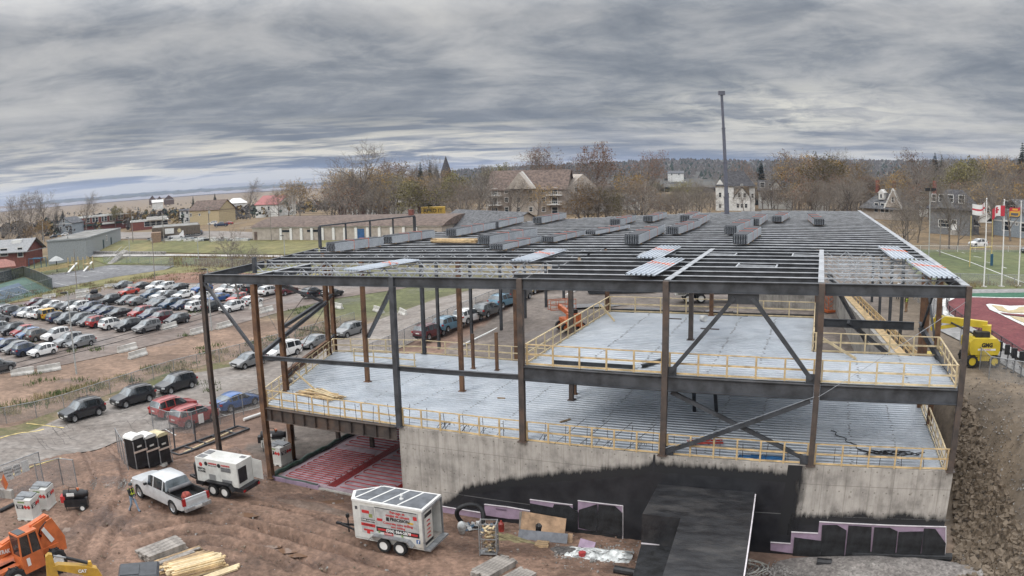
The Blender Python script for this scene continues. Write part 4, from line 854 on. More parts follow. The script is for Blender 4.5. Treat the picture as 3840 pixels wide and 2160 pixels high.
p = roofpt(zA(1145, 852)); lumber('lumber_bundle', 'small strapped bundle of boards on the roof between the deck bundles', p + Vector((0, 0, .03)), BROT + .02, (8, 8, 7), 4.2, .14, .09, [M_WOOD, M_WOODD])
p = W(-8.0, 3.6, ZD + .02); lumber('lumber_pile', 'scattered yellow boards lying on the left end of the lower deck', p, BROT - .15, (9, 7, 5, 3), 3.4, .16, .05, [M_WOOD, M_WOODP, M_WOODD], .6, .35)
# ladder, steel pieces and bits on the decks
lad = thing('ladder', 'red fibreglass ladder lying on the lower deck right of the third column', 'ladder', W(15.9, 1.9, ZD + .08), BROT + .24); mb = MB()
M_RED = mat('red fibreglass', (.38, .045, .03), .5, var=.15); mb.box((.95, -.2, .05), (1.9, .05, .09)); mb.box((.95, .2, .05), (1.9, .05, .09)); mb.build('rails', M_RED, lad)
mb = MB()
for i in range(7): mb.box((.12 + i * .28, 0, .05), (.04, .4, .03))
mb.build('rungs', M_TOP, lad)
o = tag(MB().ibeam((0, 0, .1), (4.4, 0, .1), .1, .2).build('steel_beam', M_STEELD, loc=W(8.9, .75, ZU), rz=BROT + .01), 'dark steel beam lying along the front of the upper deck', 'steel beam')
o = tag(MB().ibeam((0, 0, .1), (1.9, 0, .1), .14, .2).build('steel_beam', M_STEELD, loc=W(13.6, 1.0, ZU), rz=BROT + 1.15), 'short dark steel beam lying slanted beside the third column on the upper deck', 'steel beam')
o = tag(MB().tube((0, -.2, .2), (0, .2, .2), .2, 14).build('wire_spool', mat('white plastic', (.62, .62, .60), .5, var=.08), loc=W(14.7, 14.3, ZU), rz=.4), 'white spool lying on the far part of the upper deck', 'spool')
for (u, v, z, l, r, lab) in ((12.6, 14.7, ZU, 1.1, 0, 'dark strip lying near the far edge of the upper deck'), (15.5, 11.8, ZU, 1.2, 0, 'dark strip lying beside the interior column of the upper deck'), (8.5, 4.0, ZD, .8, 1.1, 'brown offcut lying on the lower deck right of the second column'), (3.2, 7.2, ZD, .5, .1, 'pale offcut lying on the middle of the lower deck')):
    tag(MB().box((0, 0, .03), (l, .12, .06)).build('offcut', M_STEELB if 'dark' in lab else M_WOODD, loc=W(u, v, z), rz=BROT + r), lab, 'offcut')
mb = MB(); pts = [W(23.5 + .09 * i + .15 * math.sin(i), 5.6 - .16 * i, ZD + .03) for i in range(26)]; pts = [p - pts[0] for p in pts]; mb.path(pts, .022, 5); tag(mb.build('power_cable', mat('black rubber', (.012, .012, .013), .6, var=.1), loc=W(23.5, 5.6, ZD + .03)), 'black cable trailing over the right end of the lower deck', 'cable')
random.seed(4); mb = MB(); mb.path([(.9 * math.sin(i * .9) + i * .05, .35 * math.cos(i * 1.3), .03 + .03 * random.random()) for i in range(46)], .02, 5); tag(mb.build('power_cable', MATS['black rubber'], loc=W(25.6, 2.3, ZD), rz=BROT), 'tangle of black cable on the lower deck near its right corner', 'cable')
tag(MB().box((0, 0, .04), (2.4, .35, .08)).box((.2, .05, .1), (1.6, .2, .06)).build('blue_tarp', mat('blue plastic', (.03, .13, .30), .5, var=.2), loc=W(20.0, .55, ZD), rz=BROT), 'flat blue bundle lying by the lower front rail left of the fourth column', 'tarp')
# ------------------------------------------------------------------ hills, water, woods
def ridge(name, pts, dist, base_z, back, m, rough=6.0, n=160, front=None):
    P = resample([tuple(D(*p, dist)) for p in pts], n); mb = MB(); rows = []
    for k, (fd, fz) in enumerate(((front or .62, 0.0), (.75, .30), (.88, .68), (1.0, 1.0), (1.15, .8), (back, 0))):
        rows.append([(x * fd, y * fd, base_z + (z - base_z) * fz * (1 + .10 * mnoise.noise(Vector((x * .002, k * 3.1, 0)))) + (rough * mnoise.fractal(Vector((x * .012, y * .012, k)), 1, 2, 4) if 0 < fz else 0)) for x, y, z in P])
    vs = [v for r in rows for v in r]; mb.add(vs, [(j * n + i, j * n + i + 1, (j + 1) * n + i + 1, (j + 1) * n + i) for j in range(5) for i in range(n - 1)])
    return tag(mb.build(name, m, smooth=True), kind='structure')
M_FARHILL = mat('far wooded hill', (.060, .070, .062), .9, var=.3, scale=.004, col2=(.10, .095, .07))
ridge('hills', [(-260, 800), (0, 782), (120, 764), (194, 752), (335, 741), (503, 725), (690, 713), (894, 701), (1100, 690), (1300, 684), (1600, 680)], 6500, -12, 1.2, M_FARHILL, 9, front=.55)
mw = mat('bay water', (.30, .27, .28), .18, var=.1, scale=.002)
mb = MB(); a0, a1 = math.radians(-50), math.radians(2); n = 50; vs = []
for dd in (2750, 4300):
    for i in range(n + 1): a = a0 + (a1 - a0) * i / n; k = 1 + .05 * mnoise.noise(Vector((a * 9, 0, 0))); vs.append((dd * k * math.sin(a), dd * k * math.cos(a), -10.4))
mb.add(vs, [(i, i + 1, n + 2 + i, n + 1 + i) for i in range(n)]); o = mb.build('water', mw); tag(o, kind='structure')
if o.data.polygons[0].normal.z < 0: o.data.flip_normals()
M_HILL = mat('wooded hill', (.060, .060, .050), .9, var=.3, scale=.02, col2=(.085, .075, .062))
HP = [(1700, 640), (1900, 628), (2100, 618), (2272, 609), (2346, 607), (2440, 600), (2568, 598), (2665, 601), (2847, 603), (3100, 602), (3400, 604), (3840, 600), (4100, 600)]
ridge('hill', HP, 1700, 3, 1.6, M_HILL, 3, front=.45)
M_CON = mat('conifer green', (.024, .036, .026), .9, var=.35, scale=.5, col2=(.034, .044, .026)); M_TWIG = mat('bare twigs', (.165, .142, .118), .9, var=.25, scale=.2, col2=(.215, .188, .158))
def far_wood():
    random.seed(21); mb = MB(); P = resample([tuple(D(*p, 1700)) for p in HP], 400)
    for i in range(4200):
        x, y, z = random.choice(P); fd = random.uniform(.55, 1.02); fz = S(fd, .42, 1.0) * .98; k = fd
        X, Y = x * k + random.uniform(-14, 14), y * k; zz = 3 + (z - 3) * (0 if fd < .5 else min(1, (fd - .45) / .55)) - 3; hh = random.uniform(5, 8.5); r = random.uniform(2.6, 4.6); c = random.random() < .25
        m = 5; vs = [(X + r * math.cos(2 * PI * q / m), Y + r * math.sin(2 * PI * q / m), zz + (.1 if c else hh * .35)) for q in range(m)] + [(X, Y, zz + hh)]
        mb.add(vs, [(q, (q + 1) % m, m) for q in range(m)], 0 if c else 1)
    o = mb.build('distant_woodland', [M_CON, mat('far bare wood', (.085, .075, .066), .9, var=.15)]); tag(o, kind='stuff')
    mb = MB()
    for i in range(2600):                                    # low scrub and hedges on the flats at the left
        a = math.radians(random.uniform(-46, -8)); r = random.uniform(430, 1500); x, y = r * math.sin(a), r * math.cos(a); zz = h(x, y); hh = random.uniform(1.5, 5) if r > 700 else random.uniform(3, 8); w = hh * random.uniform(.4, .8)
        if r > 900 and random.random() < .75: continue
        mi = random.choice((0, 1, 1, 1, 2))
        for q in range(16):
            t = random.random(); c = Vector((x + random.gauss(0, w * .5) * (1.1 - t), y + random.gauss(0, w * .5), zz + hh * (.1 + .9 * t))); e = Vector((random.gauss(0, 1), random.gauss(0, 1), random.gauss(0, 1))).normalized(); g = e.orthogonal(); k = hh * .13
            mb.add([c - e * k, c + g * k, c + e * k, c - g * k], [(0, 1, 2, 3)], mi)
    o = mb.build('distant_scrub', [M_CON, MATS['far bare wood'], mat('far autumn wood', (.17, .12, .045), .9, var=.2)]); tag(o, kind='stuff')
far_wood()
hz = bpy.data.materials.new('haze'); hz.use_nodes = True; nt = hz.node_tree; nt.nodes.clear(); o = nt.nodes.new('ShaderNodeOutputMaterial'); v = N(nt, 'ShaderNodeVolumePrincipled', Density=.00007, Anisotropy=.0); v.inputs['Color'].default_value = (.46, .60, .92, 1); LK(nt, v.outputs[0], o.inputs['Volume'])
tag(MB().box((0, 4300, 60), (17000, 8800, 160)).build('haze', hz), kind='stuff')
# ------------------------------------------------------------------ trees
M_BARK = mat('grey bark', (.185, .162, .140), .9, var=.25, scale=2, col2=(.105, .090, .078)); M_BARKD = mat('dark bark', (.075, .063, .055), .9, var=.25, scale=2)
M_BIRCH = mat('birch bark', (.48, .45, .41), .8, var=.2, scale=2)
M_LEAFO = mat('rust leaves', (.185, .078, .030), .8, var=.3, scale=.6, col2=(.115, .055, .028)); M_LEAFY = mat('yellow leaves', (.34, .205, .045), .8, var=.25, scale=.6, col2=(.20, .125, .035)); M_LEAFG = mat('yellow green leaves', (.185, .160, .050), .8, var=.3, scale=.6, col2=(.110, .100, .036))
def rotv(d, ang, az):
    a = d.orthogonal().normalized(); a = Matrix.Rotation(az, 3, d) @ a; return (Matrix.Rotation(ang, 3, a) @ d).normalized()
def ribbon(mb, p, q, w, w2=None):
    d = q - p; s = d.cross(Vector((random.uniform(-1, 1), random.uniform(-1, 1), random.uniform(-.3, .3)))).normalized()
    mb.add([p - s * w / 2, p + s * w / 2, q + s * (w2 or w * .5) / 2, q - s * (w2 or w * .5) / 2], [(0, 1, 2, 3)])
PROTO = {}
def bare_tree(key, H, seed, first=.3, spread=.75, limbs=8, up=.3, leaf=None, nleaf=0, bark=None, twig=.07, sub=5, leafzone=(0, 1), crooked=.25, leafsz=.34):
    random.seed(seed); tr = MB(); cr = MB(); lv = MB(); tips = []
    def grow(p, d, L, r, lev):
        n = 4 if lev < 2 else 3 if lev < 3 else 2; pts = [p]; dd = d
        for i in range(n):
            dd = (dd + Vector((random.uniform(-1, 1), random.uniform(-1, 1), random.uniform(-.4, 1) * up)) * crooked * (.5 if lev == 0 else 1)).normalized(); pts.append(pts[-1] + dd * L / n)
        for i in range(n):
            ra, rb = r * (1 - .7 * i / n), r * (1 - .7 * (i + 1) / n)
            if lev < 2: tr.tube(pts[i], pts[i + 1], ra, 6, rb, caps=False)
            elif lev == 2: tr.tube(pts[i], pts[i + 1], ra, 3, rb, caps=False)
            else: ribbon(cr, pts[i], pts[i + 1], max(twig * (1.2 if lev == 3 else .8), ra), None)
        if lev >= 3: tips.append(pts[-1])
        if lev == 4: return
        k = (limbs, sub, sub, 4)[lev]
        for j in range(k):
            t = (first + (1 - first) * (j + random.random() * .8) / k) if lev == 0 else .25 + .75 * (j + random.random()) / k
            i = min(n - 1, int(t * n)); q = pts[i].lerp(pts[i + 1], t * n - i); dl = (pts[i + 1] - pts[i]).normalized()
            ang = (spread if lev == 0 else .7) * random.uniform(.7, 1.25) * (1.15 - .5 * t if lev == 0 else 1)
            nd = rotv(dl, ang, j * 2.4 + random.uniform(-.5, .5)); ll = L * ((.62 - .25 * t) if lev == 0 else random.uniform(.42, .62))
            grow(q, nd, ll * (1.15 if lev == 0 else 1), r * (1 - .7 * t) * (.58 if lev == 0 else .6), lev + 1)
    grow(Vector((0, 0, -.4)), Vector((0, 0, 1)), H * .8, H * .022, 0)
    zs = max(p.z for p in tips)
    if nleaf:
        ok = [p for p in tips if leafzone[0] * zs <= p.z <= leafzone[1] * zs] or tips
        for i in range(nleaf):
            p = random.choice(ok) + Vector((random.gauss(0, .3), random.gauss(0, .3), random.gauss(0, .3))); a = Vector((random.gauss(0, 1), random.gauss(0, 1), random.gauss(0, 1))).normalized(); b = a.orthogonal().normalized(); s = leafsz * random.uniform(.6, 1.3)
            lv.add([p - a * s / 2, p + b * s / 2, p + a * s / 2, p - b * s / 2], [(0, 1, 2, 3)])
    o = thing('bare_tree' if nleaf < 900 else 'autumn_tree', '', 'tree'); tr.build('trunk', bark or M_BARK, o, smooth=True); cr.build('crown', M_TWIG, o)
    if nleaf: lv.build('leaves', leaf, o)
    PROTO[key] = (o, zs, []); return o
def spruce(key, H, seed, w=.2, m=None):
    random.seed(seed); tr = MB(); cr = MB(); tr.tube((0, 0, -.3), (0, 0, H * .98), H * .012, 6, .02)
    z = H * .08
    while z < H * .99:
        r = H * w * (1 - z / H) ** .8 * random.uniform(.75, 1.1) + .12; n = 9
        for k in range(n):
            a = 2 * PI * (k + random.random()) / n; e = Vector((math.cos(a) * r, math.sin(a) * r, -r * random.uniform(.15, .5))); s = Vector((-math.sin(a), math.cos(a), 0)) * r * .26; b = Vector((0, 0, z))
            cr.add([b, b + e * .55 - s, b + e, b + e * .55 + s], [(0, 1, 2, 3)]); cr.add([b + Vector((0, 0, .15)), b + e * .5 + Vector((0, 0, -r * .22)), b + e * .9, b + e * .5 + Vector((0, 0, .12))], [(0, 1, 2, 3)])
        z += H * .028
    o = thing('spruce_tree', '', 'tree'); tr.build('trunk', M_BARKD, o); cr.build('crown', m or M_CON, o); PROTO[key] = (o, H, []); return o
bare_tree('A', 20, 1, .22, .8, 9, .5, sub=6, crooked=.3); bare_tree('A2', 20, 8, .2, .7, 10, .6, M_LEAFO, 260, sub=6, crooked=.3)
bare_tree('B', 16, 2, .25, .95, 10, .35, sub=6); bare_tree('B2', 16, 12, .2, .9, 10, .4, sub=6, bark=M_BARKD); bare_tree('B3', 16, 33, .3, 1.0, 9, .3, M_LEAFO, 700, sub=6)
bare_tree('C', 20, 3, .25, .45, 10, .5, sub=5); bare_tree('C2', 20, 14, .15, .4, 12, .7, bark=M_BIRCH, sub=4)
bare_tree('D', 20, 4, .3, .85, 9, .4, M_LEAFO, 1500, sub=6, leafzone=(.4, 1)); bare_tree('D2', 20, 15, .3, .8, 9, .4, M_LEAFO, 2200, sub=6, leafzone=(.3, 1))
bare_tree('E', 14, 5, .25, .9, 9, .4, M_LEAFY, 3000, sub=6); bare_tree('E2', 14, 16, .25, .9, 9, .4, M_LEAFG, 3000, sub=6); bare_tree('E3', 14, 26, .25, .9, 9, .4, M_LEAFY, 1200, sub=6)
spruce('F', 16, 6, .2); spruce('F2', 16, 17, .26, mat('blue conifer', (.026, .040, .034), .9, var=.3, scale=.6))
TN = {'A': 'large bare vase shaped tree', 'A2': 'large bare tree with a few rust leaves', 'B': 'rounded bare grey tree', 'B2': 'rounded bare tree with a dark trunk', 'B3': 'rounded tree with thin rust leaves', 'C': 'tall narrow bare tree', 'C2': 'slender white barked bare tree', 'D': 'rust topped tall tree', 'D2': 'tall rust leaved tree', 'E': 'yellow leaved tree', 'E2': 'yellow green leaved tree', 'E3': 'thinly yellow leaved tree', 'F': 'dark green spruce', 'F2': 'bluish green conifer'}
def place_tree(key, x, ytop, dist, where, group, full=True, wide=1.0):
    """x, ytop on the 2576 px wide view."""
    o, zs, used = PROTO[key]; p = D(*f(x, ytop), dist); g = h(p.x, p.y); hh = max(3.0, p.z - g); s = hh / zs; rz = random.uniform(0, 6.28); lab = TN[key] + ' ' + where if full else where
    if not used: o.location = (p.x, p.y, g); o.rotation_euler = (0, 0, rz); o.scale = (s * wide, s * wide, s); tag(o, lab, 'tree', group); used.append(1); return o
    return dup(o, None, (p.x, p.y, g), rz, lab, group, (s * wide, s * wide, s))
random.seed(77)
for key, x, y, d, wh in (('A', 898, 345, 262, 'towering over the dark brick flats'), ('D', 955, 398, 300, 'just right of the tallest bare tree'), ('E3', 925, 420, 268, 'low behind the tallest bare tree'), ('C', 625, 445, 420, 'standing alone left of the red roofed house'), ('E3', 722, 446, 350, 'right of the red roofed house'), ('E3', 752, 455, 340, 'behind the left end of the long barn'), ('B', 700, 470, 330, 'close behind the red roofed house'), ('C2', 735, 455, 300, 'leaning over the barn roof'),
    ('D', 1335, 362, 330, 'left of a pair behind the ridge of the grey flats'), ('D2', 1387, 370, 330, 'right of a pair behind the ridge of the grey flats'), ('D', 1470, 383, 300, 'behind the right end of the grey flats'), ('D2', 1496, 355, 310, 'highest at the right end of the grey flats'), ('D2', 1620, 375, 330, 'standing high above the street lamps'), ('E', 1603, 440, 300, 'rounded, right of the grey flats above the wires'), ('E3', 1350, 458, 262, 'in front of the grey flats'),
    ('F', 1057, 405, 330, 'leftmost of three pointed ones behind the dark brick flats'), ('F', 1081, 402, 335, 'middle of three pointed ones behind the dark brick flats'), ('F2', 1097, 412, 340, 'rightmost of three pointed ones behind the dark brick flats'), ('C', 1111, 384, 330, 'beside the dark church steeple'), ('E3', 1040, 430, 310, 'between the spruces and the tallest bare tree'), ('E3', 1088, 440, 305, 'in front of the pointed spruces'),
    ('F2', 1914, 402, 340, 'behind the white houses right of the crane boom'), ('F2', 2352, 382, 340, 'left of a tall pair above the grey house'), ('F', 2369, 387, 345, 'right of a tall pair above the grey house'), ('F2', 2345, 417, 330, 'small, beside the tall conifer pair'), ('F2', 2572, 356, 300, 'cut off at the right edge of the view'), ('F2', 2482, 400, 360, 'peeping over the trees left of the flags'),
    ('E2', 2072, 380, 270, 'big and round, right of the second white house'), ('E3', 2140, 395, 290, 'above the grey hip roofed house'), ('E2', 2450, 392, 280, 'behind the row of flags'), ('E2', 2425, 402, 275, 'left of the flag row'), ('E3', 2248, 440, 260, 'between the hip roofed and the dark grey house'), ('B3', 1862, 402, 330, 'with a reddish crown right of the crane boom'), ('E3', 2000, 405, 300, 'above the second white house'), ('F', 170, 592, 236, 'standing in front of the grey shed'),
    ('F', 485, 492, 470, 'left of the yellow house'), ('F2', 540, 486, 480, 'broad, behind the yellow house'), ('F2', 141, 532, 360, 'above the light house at the left'), ('F2', 157, 526, 350, 'left of the red brick building'), ('E', 70, 560, 270, 'orange toned, at the left edge above the school roof'), ('E', 108, 545, 285, 'orange toned, right of its twin at the left edge'), ('E', 27, 600, 250, 'low at the left edge'), ('E2', 288, 515, 470, 'above the red brick building'), ('E', 322, 520, 470, 'above the right end of the red brick building'),
    ('A', 100, 470, 300, 'in the tall row at the left edge'), ('A2', 75, 474, 300, 'second from the left edge of the view'), ('C', 45, 478, 310, 'at the left edge of the view'), ('B', 14, 488, 300, 'cut off by the left edge'), ('C', 212, 478, 400, 'alone above the red brick building'), ('B', 130, 508, 320, 'at the right end of the left row'), ('B2', 60, 545, 240, 'dense, above the school'), ('B2', 95, 575, 235, 'dense, right of the school roof'), ('B', 20, 560, 240, 'low, above the school roof'),
    ('B', 590, 568, 128, 'shrub like on the bank in front of the barn')):
    place_tree(key, x, y, d * (1.4 if x < 165 else 1.0), wh, 'trees round the town', wide=1.25 if key in ('A',) and x > 800 else 1.0)
random.seed(99)
BELT = 'grey brown trees of the wooded belt behind the building'
for i in range(236):                                         # the belt of bare trees from the barn to the right edge
    x = 830 + (2600 - 830) * ((i * .618034) % 1.0) if i < 180 else random.uniform(1990, 2600); dist = random.choice((225, 240, 262, 285, 300, 320, 345, 380)); top = (398 if x > 1980 else 424) + 22 * mnoise.noise(Vector((x * .012, dist * .02, 0))) * 2 + random.uniform(-16, 34) + max(0, (300 - dist) * .22)
    if 1300 < x < 1440 and dist < 300: continue
    if 1790 < x < 2000 and dist < 300: top = max(top, 455); dist += 50
    if 1640 < x < 1820: top += 28
    if 2165 < x < 2265: top = max(top, 440); dist = max(dist, 285)
    if dist < 262: top = max(top, 448)
    k = random.choice(('B', 'B', 'B2', 'A', 'C', 'C2', 'B3', 'D', 'A2', 'E3', 'E2' if i % 2 else 'E3', 'E' if i % 5 == 0 else 'A'))
    place_tree(k, x, top, dist, 'bare or thinly leaved tree of the wooded belt behind the building', BELT, full=False, wide=1.15)
for i, (x, y, d) in enumerate(((2090, 455, 205), (2130, 430, 215), (2278, 460, 180), (2285, 445, 175), (2310, 470, 170), (2275, 505, 150), (2255, 520, 145), (2390, 440, 160), (2410, 470, 158), (1990, 470, 240), (1745, 462, 240), (1765, 470, 238), (1720, 480, 245), (1700, 470, 250), (2545, 430, 190), (2500, 420, 200))):
    place_tree(('B', 'B2', 'A', 'C')[i % 4], x, y, d, 'bare tree in front of the street houses, one of several alike', 'bare trees in front of the street houses', full=False)
# ------------------------------------------------------------------ houses and other buildings
M_SHING = mat('grey shingles', (.110, .112, .118), .9, var=.25, scale=1.5); M_SHINGB = mat('brown shingles', (.135, .098, .080), .9, var=.22, scale=1.2); M_SHINGD = mat('dark shingles', (.062, .060, .064), .9, var=.25, scale=1.5)
M_WHITE = mat('white siding', (.62, .62, .60), .6, var=.08, scale=.8); M_TRIM = mat('white trim', (.66, .66, .64), .5, var=.05); M_PANE = mat('window glass', (.022, .028, .034), .12, var=.2, scale=.4)
M_BEIGE = mat('beige siding', (.38, .335, .29), .7, var=.1, scale=.8); M_YEL = mat('yellow siding', (.42, .345, .21), .7, var=.1); M_BLU = mat('grey blue siding', (.27, .31, .345), .7, var=.1); M_DGR = mat('dark grey siding', (.165, .17, .175), .7, var=.15); M_BRICK = mat('red brick', (.21, .070, .050), .85, var=.2, scale=2, col2=(.13, .05, .04)); M_DBRICK = mat('dark brick', (.115, .062, .052), .85, var=.2)
M_GSID = mat('grey metal siding', (.25, .27, .28), .55, var=.08); M_STONE = mat('taupe siding', (.235, .195, .165), .75, var=.12)
def settle(o, pts, dm):
    """Move a building out to where its foot meets the ground, keeping its proportions."""
    k = min(1.4, max(.9, sum(math.hypot(*G(*f(*p))[:2]) for p in pts) / len(pts) / dm)); l = o.location; o.location = (l.x * k, l.y * k, CAMZ + (l.z - CAMZ) * k); o.scale = (k, k, k)
def house(name, label, cat, L_, R_, ybase, yeave, yridge, dL, dR, depth, wall, roof, axis='x', wins=(), over=.4, chim=(), doors=(), hip=0.0, extra=3.0, wsz=(1.0, 1.5), group=None, sides=True, sidewins=()):
    """Front wall from pixel column L_ to R_ (2576 view) at horizontal distances dL, dR; axis = ridge along the front ('x') or gable to the front ('y')."""
    A = D(*f(L_, ybase), dL); B_ = D(*f(R_, ybase), dR); rz = math.atan2(B_.y - A.y, B_.x - A.x); w = math.hypot(B_.x - A.x, B_.y - A.y); dm = (dL + dR) / 2; pc = f((L_ + R_) / 2, yeave)
    zb = min(A.z, B_.z); ze = D(*f((L_ + R_) / 2, yeave), dm).z - zb; zr_ = D(*f((L_ + R_) / 2, yridge), dm + (depth / 2 if axis == 'x' else 0)).z - zb
    o = thing(name, label, cat, (A.x, A.y, zb), rz, group); settle(o, ((L_, ybase), (R_, ybase)), dm); mb = MB(); mb.box((w / 2, depth / 2, (ze - extra) / 2), (w, depth, ze + extra))
    if axis == 'y': mb.prism([(0, ze), (w, ze), (w / 2, zr_)], -depth, (0, 0, 0), (1, 0, 0), (0, 0, 1))
    elif not hip:
        mb.prism([(0, ze), (depth, ze), (depth / 2, zr_)], w, (0, 0, 0), (0, 1, 0), (0, 0, 1))
    mb.build('wall', wall, o); mb = MB(); t = .16; c = over
    if axis == 'x':
        hp = hip * w; sl = (zr_ - ze) / (depth / 2)
        e0 = [(-c, -c, ze - c * sl), (w + c, -c, ze - c * sl), (w + c, depth + c, ze - c * sl), (-c, depth + c, ze - c * sl)]; r0, r1 = (hp - c * (not hip), depth / 2, zr_), (w - hp + c * (not hip), depth / 2, zr_)
        for dz in (t, 0): mb.add([(x, y, z + dz) for x, y, z in e0] + [(r0[0], r0[1], r0[2] + dz), (r1[0], r1[1], r1[2] + dz)], [(0, 1, 5, 4), (2, 3, 4, 5)] + ([(1, 2, 5), (3, 0, 4)] if hip else []))
        mb.add([(x, y, z + dz) for dz in (0, t) for x, y, z in e0], [(i, (i + 1) % 4, 4 + (i + 1) % 4, 4 + i) for i in range(4)])
    else:
        sl = (zr_ - ze) / (w / 2); pr = [(-c, ze - c * sl), (w / 2, zr_), (w + c, ze - c * sl)]
        for (x0, z0), (x1, z1) in ((pr[0], pr[1]), (pr[1], pr[2])): mb.add([(x, y, z + dz) for y in (-c, depth + c) for x, z, dz in ((x0, z0, .02), (x1, z1, .02), (x1, z1, t), (x0, z0, t))], [(0, 1, 2, 3), (7, 6, 5, 4), (0, 4, 5, 1), (2, 6, 7, 3), (1, 5, 6, 2), (3, 7, 4, 0)])
    rf = mb.build('roof', roof, o)
    for fx, dd in chim: mb = MB(); mb.box((w * fx, depth * dd, zr_ + .3), (.8, .8, 3.2)); mb.build('chimney', M_BRICK, rf)
    mb = MB(); mb.box((w / 2, -.06, ze - .14), (w, .07, .22)); mb.build('fascia', M_TRIM, o)
    wm = None
    for fx, z, *sz in wins:
        ww, wh = sz if sz else wsz
        win(o, (w * fx, -.03, z), ww, wh, 0)
    for fy, z, *sz in sidewins:
        ww, wh = sz if sz else wsz; win(o, (-.03, depth * fy, z), ww, wh, -PI / 2)
    for fx, ww, hh_, m in doors: mb = MB(); mb.box((w * fx, -.04, hh_ / 2), (ww, .1, hh_)); mb.build('door', m, o)
    return o, w, ze, zr_
WMESH = {}
def win(o, loc, ww, wh, rz):
    k = (round(ww, 2), round(wh, 2))
    if k not in WMESH:
        mb = MB(); t = .13; mb.box((0, 0, wh / 2), (ww, .08, t)); mb.box((0, 0, -wh / 2), (ww + .15, .12, t)); mb.box((-ww / 2, 0, 0), (t, .08, wh + t)); mb.box((ww / 2, 0, 0), (t, .08, wh + t)); mb.box((0, .01, 0), (ww, .06, .06))
        a = mb.build('window', M_TRIM, o); mb = MB(); mb.box((0, .03, 0), (ww, .03, wh)); b = mb.build('pane', M_PANE, a); WMESH[k] = (a.data, b.data)
    else:
        a = bpy.data.objects.new('window', WMESH[k][0]); COL.objects.link(a); a.parent = o; b = bpy.data.objects.new('pane', WMESH[k][1]); COL.objects.link(b); b.parent = a
    a.location = loc; a.rotation_euler = (0, 0, rz); return a
# --- right of the crane: street houses
o, w, ze, zr_ = house('house', 'white two storey house with dark roof and front gable beside the crane boom', 'house', 1846, 1887, 530, 497, 472, 288, 288, 10, M_WHITE, M_SHINGD, 'y', wins=((.33, 5.6), (.67, 5.6), (.5, 9.2, .7, .7), (.25, 1.8), (.5, 1.8), (.75, 1.8)))
mb = MB(); mb.box((-3.3, 4.5, 3), (6.6, 8, 12)); mb.box((w + .8, 5, 3), (2, 8, 12)); mb.build('side_wing', M_WHITE, o); mb = MB()
mb.add([(-7, -.2, 8.8), (w + 2.2, -.2, 8.8), (w + 2.2, 10, 8.8), (-7, 10, 8.8), (-1.8, 5, 14.2), (w - 2.4, 5, 14.2)], [(0, 1, 5, 4), (1, 2, 5), (2, 3, 4, 5), (3, 0, 4)]); mb.build('main_roof', M_SHINGD, o)
mb = MB(); mb.prism([(-6.8, 8.6), (-3.2, 8.6), (-5, 11.2)], -1, (0, .3, 0), (1, 0, 0), (0, 0, 1)); mb.build('side_gable', M_WHITE, o)
for x in (-5.0, -2.2): win(o, (x, .45, 5.6), 1.0, 1.7, 0); win(o, (x, .45, 1.6), 1.0, 1.4, 0)
win(o, (w + .9, .95, 5.4), .8, 1.6, 0)
o, w, ze, zr_ = house('house', 'white two storey house with porch and timbered gable right of the first white house', 'house', 1908, 1992, 526, 478, 455, 286, 286, 10, M_WHITE, M_SHINGD, 'x', wins=((.12, 8.6, 1.6, 1.8), (.34, 8.4), (.55, 8.4), (.78, 8.6), (.8, 4.2), (.66, 4.2), (.15, 4.0, 1.6, 1.6)), chim=((.85, .6),))
mb = MB(); mb.prism([(w * .3, ze), (w * .74, ze), (w * .52, zr_ + .4)], 1.2, (0, -.2, 0), (1, 0, 0), (0, 0, 1)); mb.build('front_gable', M_WHITE, o); mb = MB(); mb.box((w * .24, -1.4, 6.3), (w * .48, 2.8, .3)); mb.build('porch_roof', M_SHINGB, o)
mb = MB(); mb.bar((w * .3, -1.55, ze), (w * .52, -1.55, zr_ + .5), .15, .4); mb.bar((w * .74, -1.55, ze), (w * .52, -1.55, zr_ + .5), .15, .4); mb.build('gable_trim', M_SHINGB, o)
house('house', 'small white gabled house half hidden by bare trees', 'house', 2040, 2085, 530, 492, 470, 282, 282, 9, M_WHITE, M_SHING, 'y', wins=((.5, 7.5, .9, 1.6), (.3, 3.5), (.7, 3.5)))
o, w, ze, zr_ = house('house', 'grey house with steep hipped roof, dormer and two brick chimneys', 'house', 2172, 2268, 552, 518, 472, 205, 200, 11, M_BEIGE, M_SHING, 'x', hip=.36, wins=((.34, 3.2, 1.2, 2.3), (.5, 3.2, 1.1, 2.3), (.62, 3.2, 1.1, 2.3), (.74, 3.2, 1, 2.2)), chim=((.22, .3), (.56, .5)), over=1.0)
mb = MB(); mb.box((w * .42, 1.8, ze + 2.4), (1.5, 1.6, 1.7)); mb.prism([(-1.05, 0), (1.05, 0), (0, .9)], -2, (w * .42, .9, ze + 3.2), (1, 0, 0), (0, 0, 1)); mb.build('dormer', M_WHITE, o); win(o, (w * .42, .96, ze + 2.4), .7, 1.0, 0)
mb = MB(); mb.prism([(w * .6, ze - .2), (w * 1.02, ze - .2), (w * .8, ze + 4.2)], 1.3, (0, .6, 0), (1, 0, 0), (0, 0, 1)); mb.build('front_gable', M_BEIGE, o)
for a_, b_ in (((w * .58, ze - .5), (w * .8, ze + 4.4)), ((w * 1.04, ze - .5), (w * .8, ze + 4.4))): mb = MB(); mb.bar((a_[0], -.75, a_[1]), (b_[0], -.75, b_[1]), .2, .35); mb.build('gable_trim', M_TRIM, o)
win(o, (w * .8, -.74, ze + 1.7), .8, 1.3, 0)
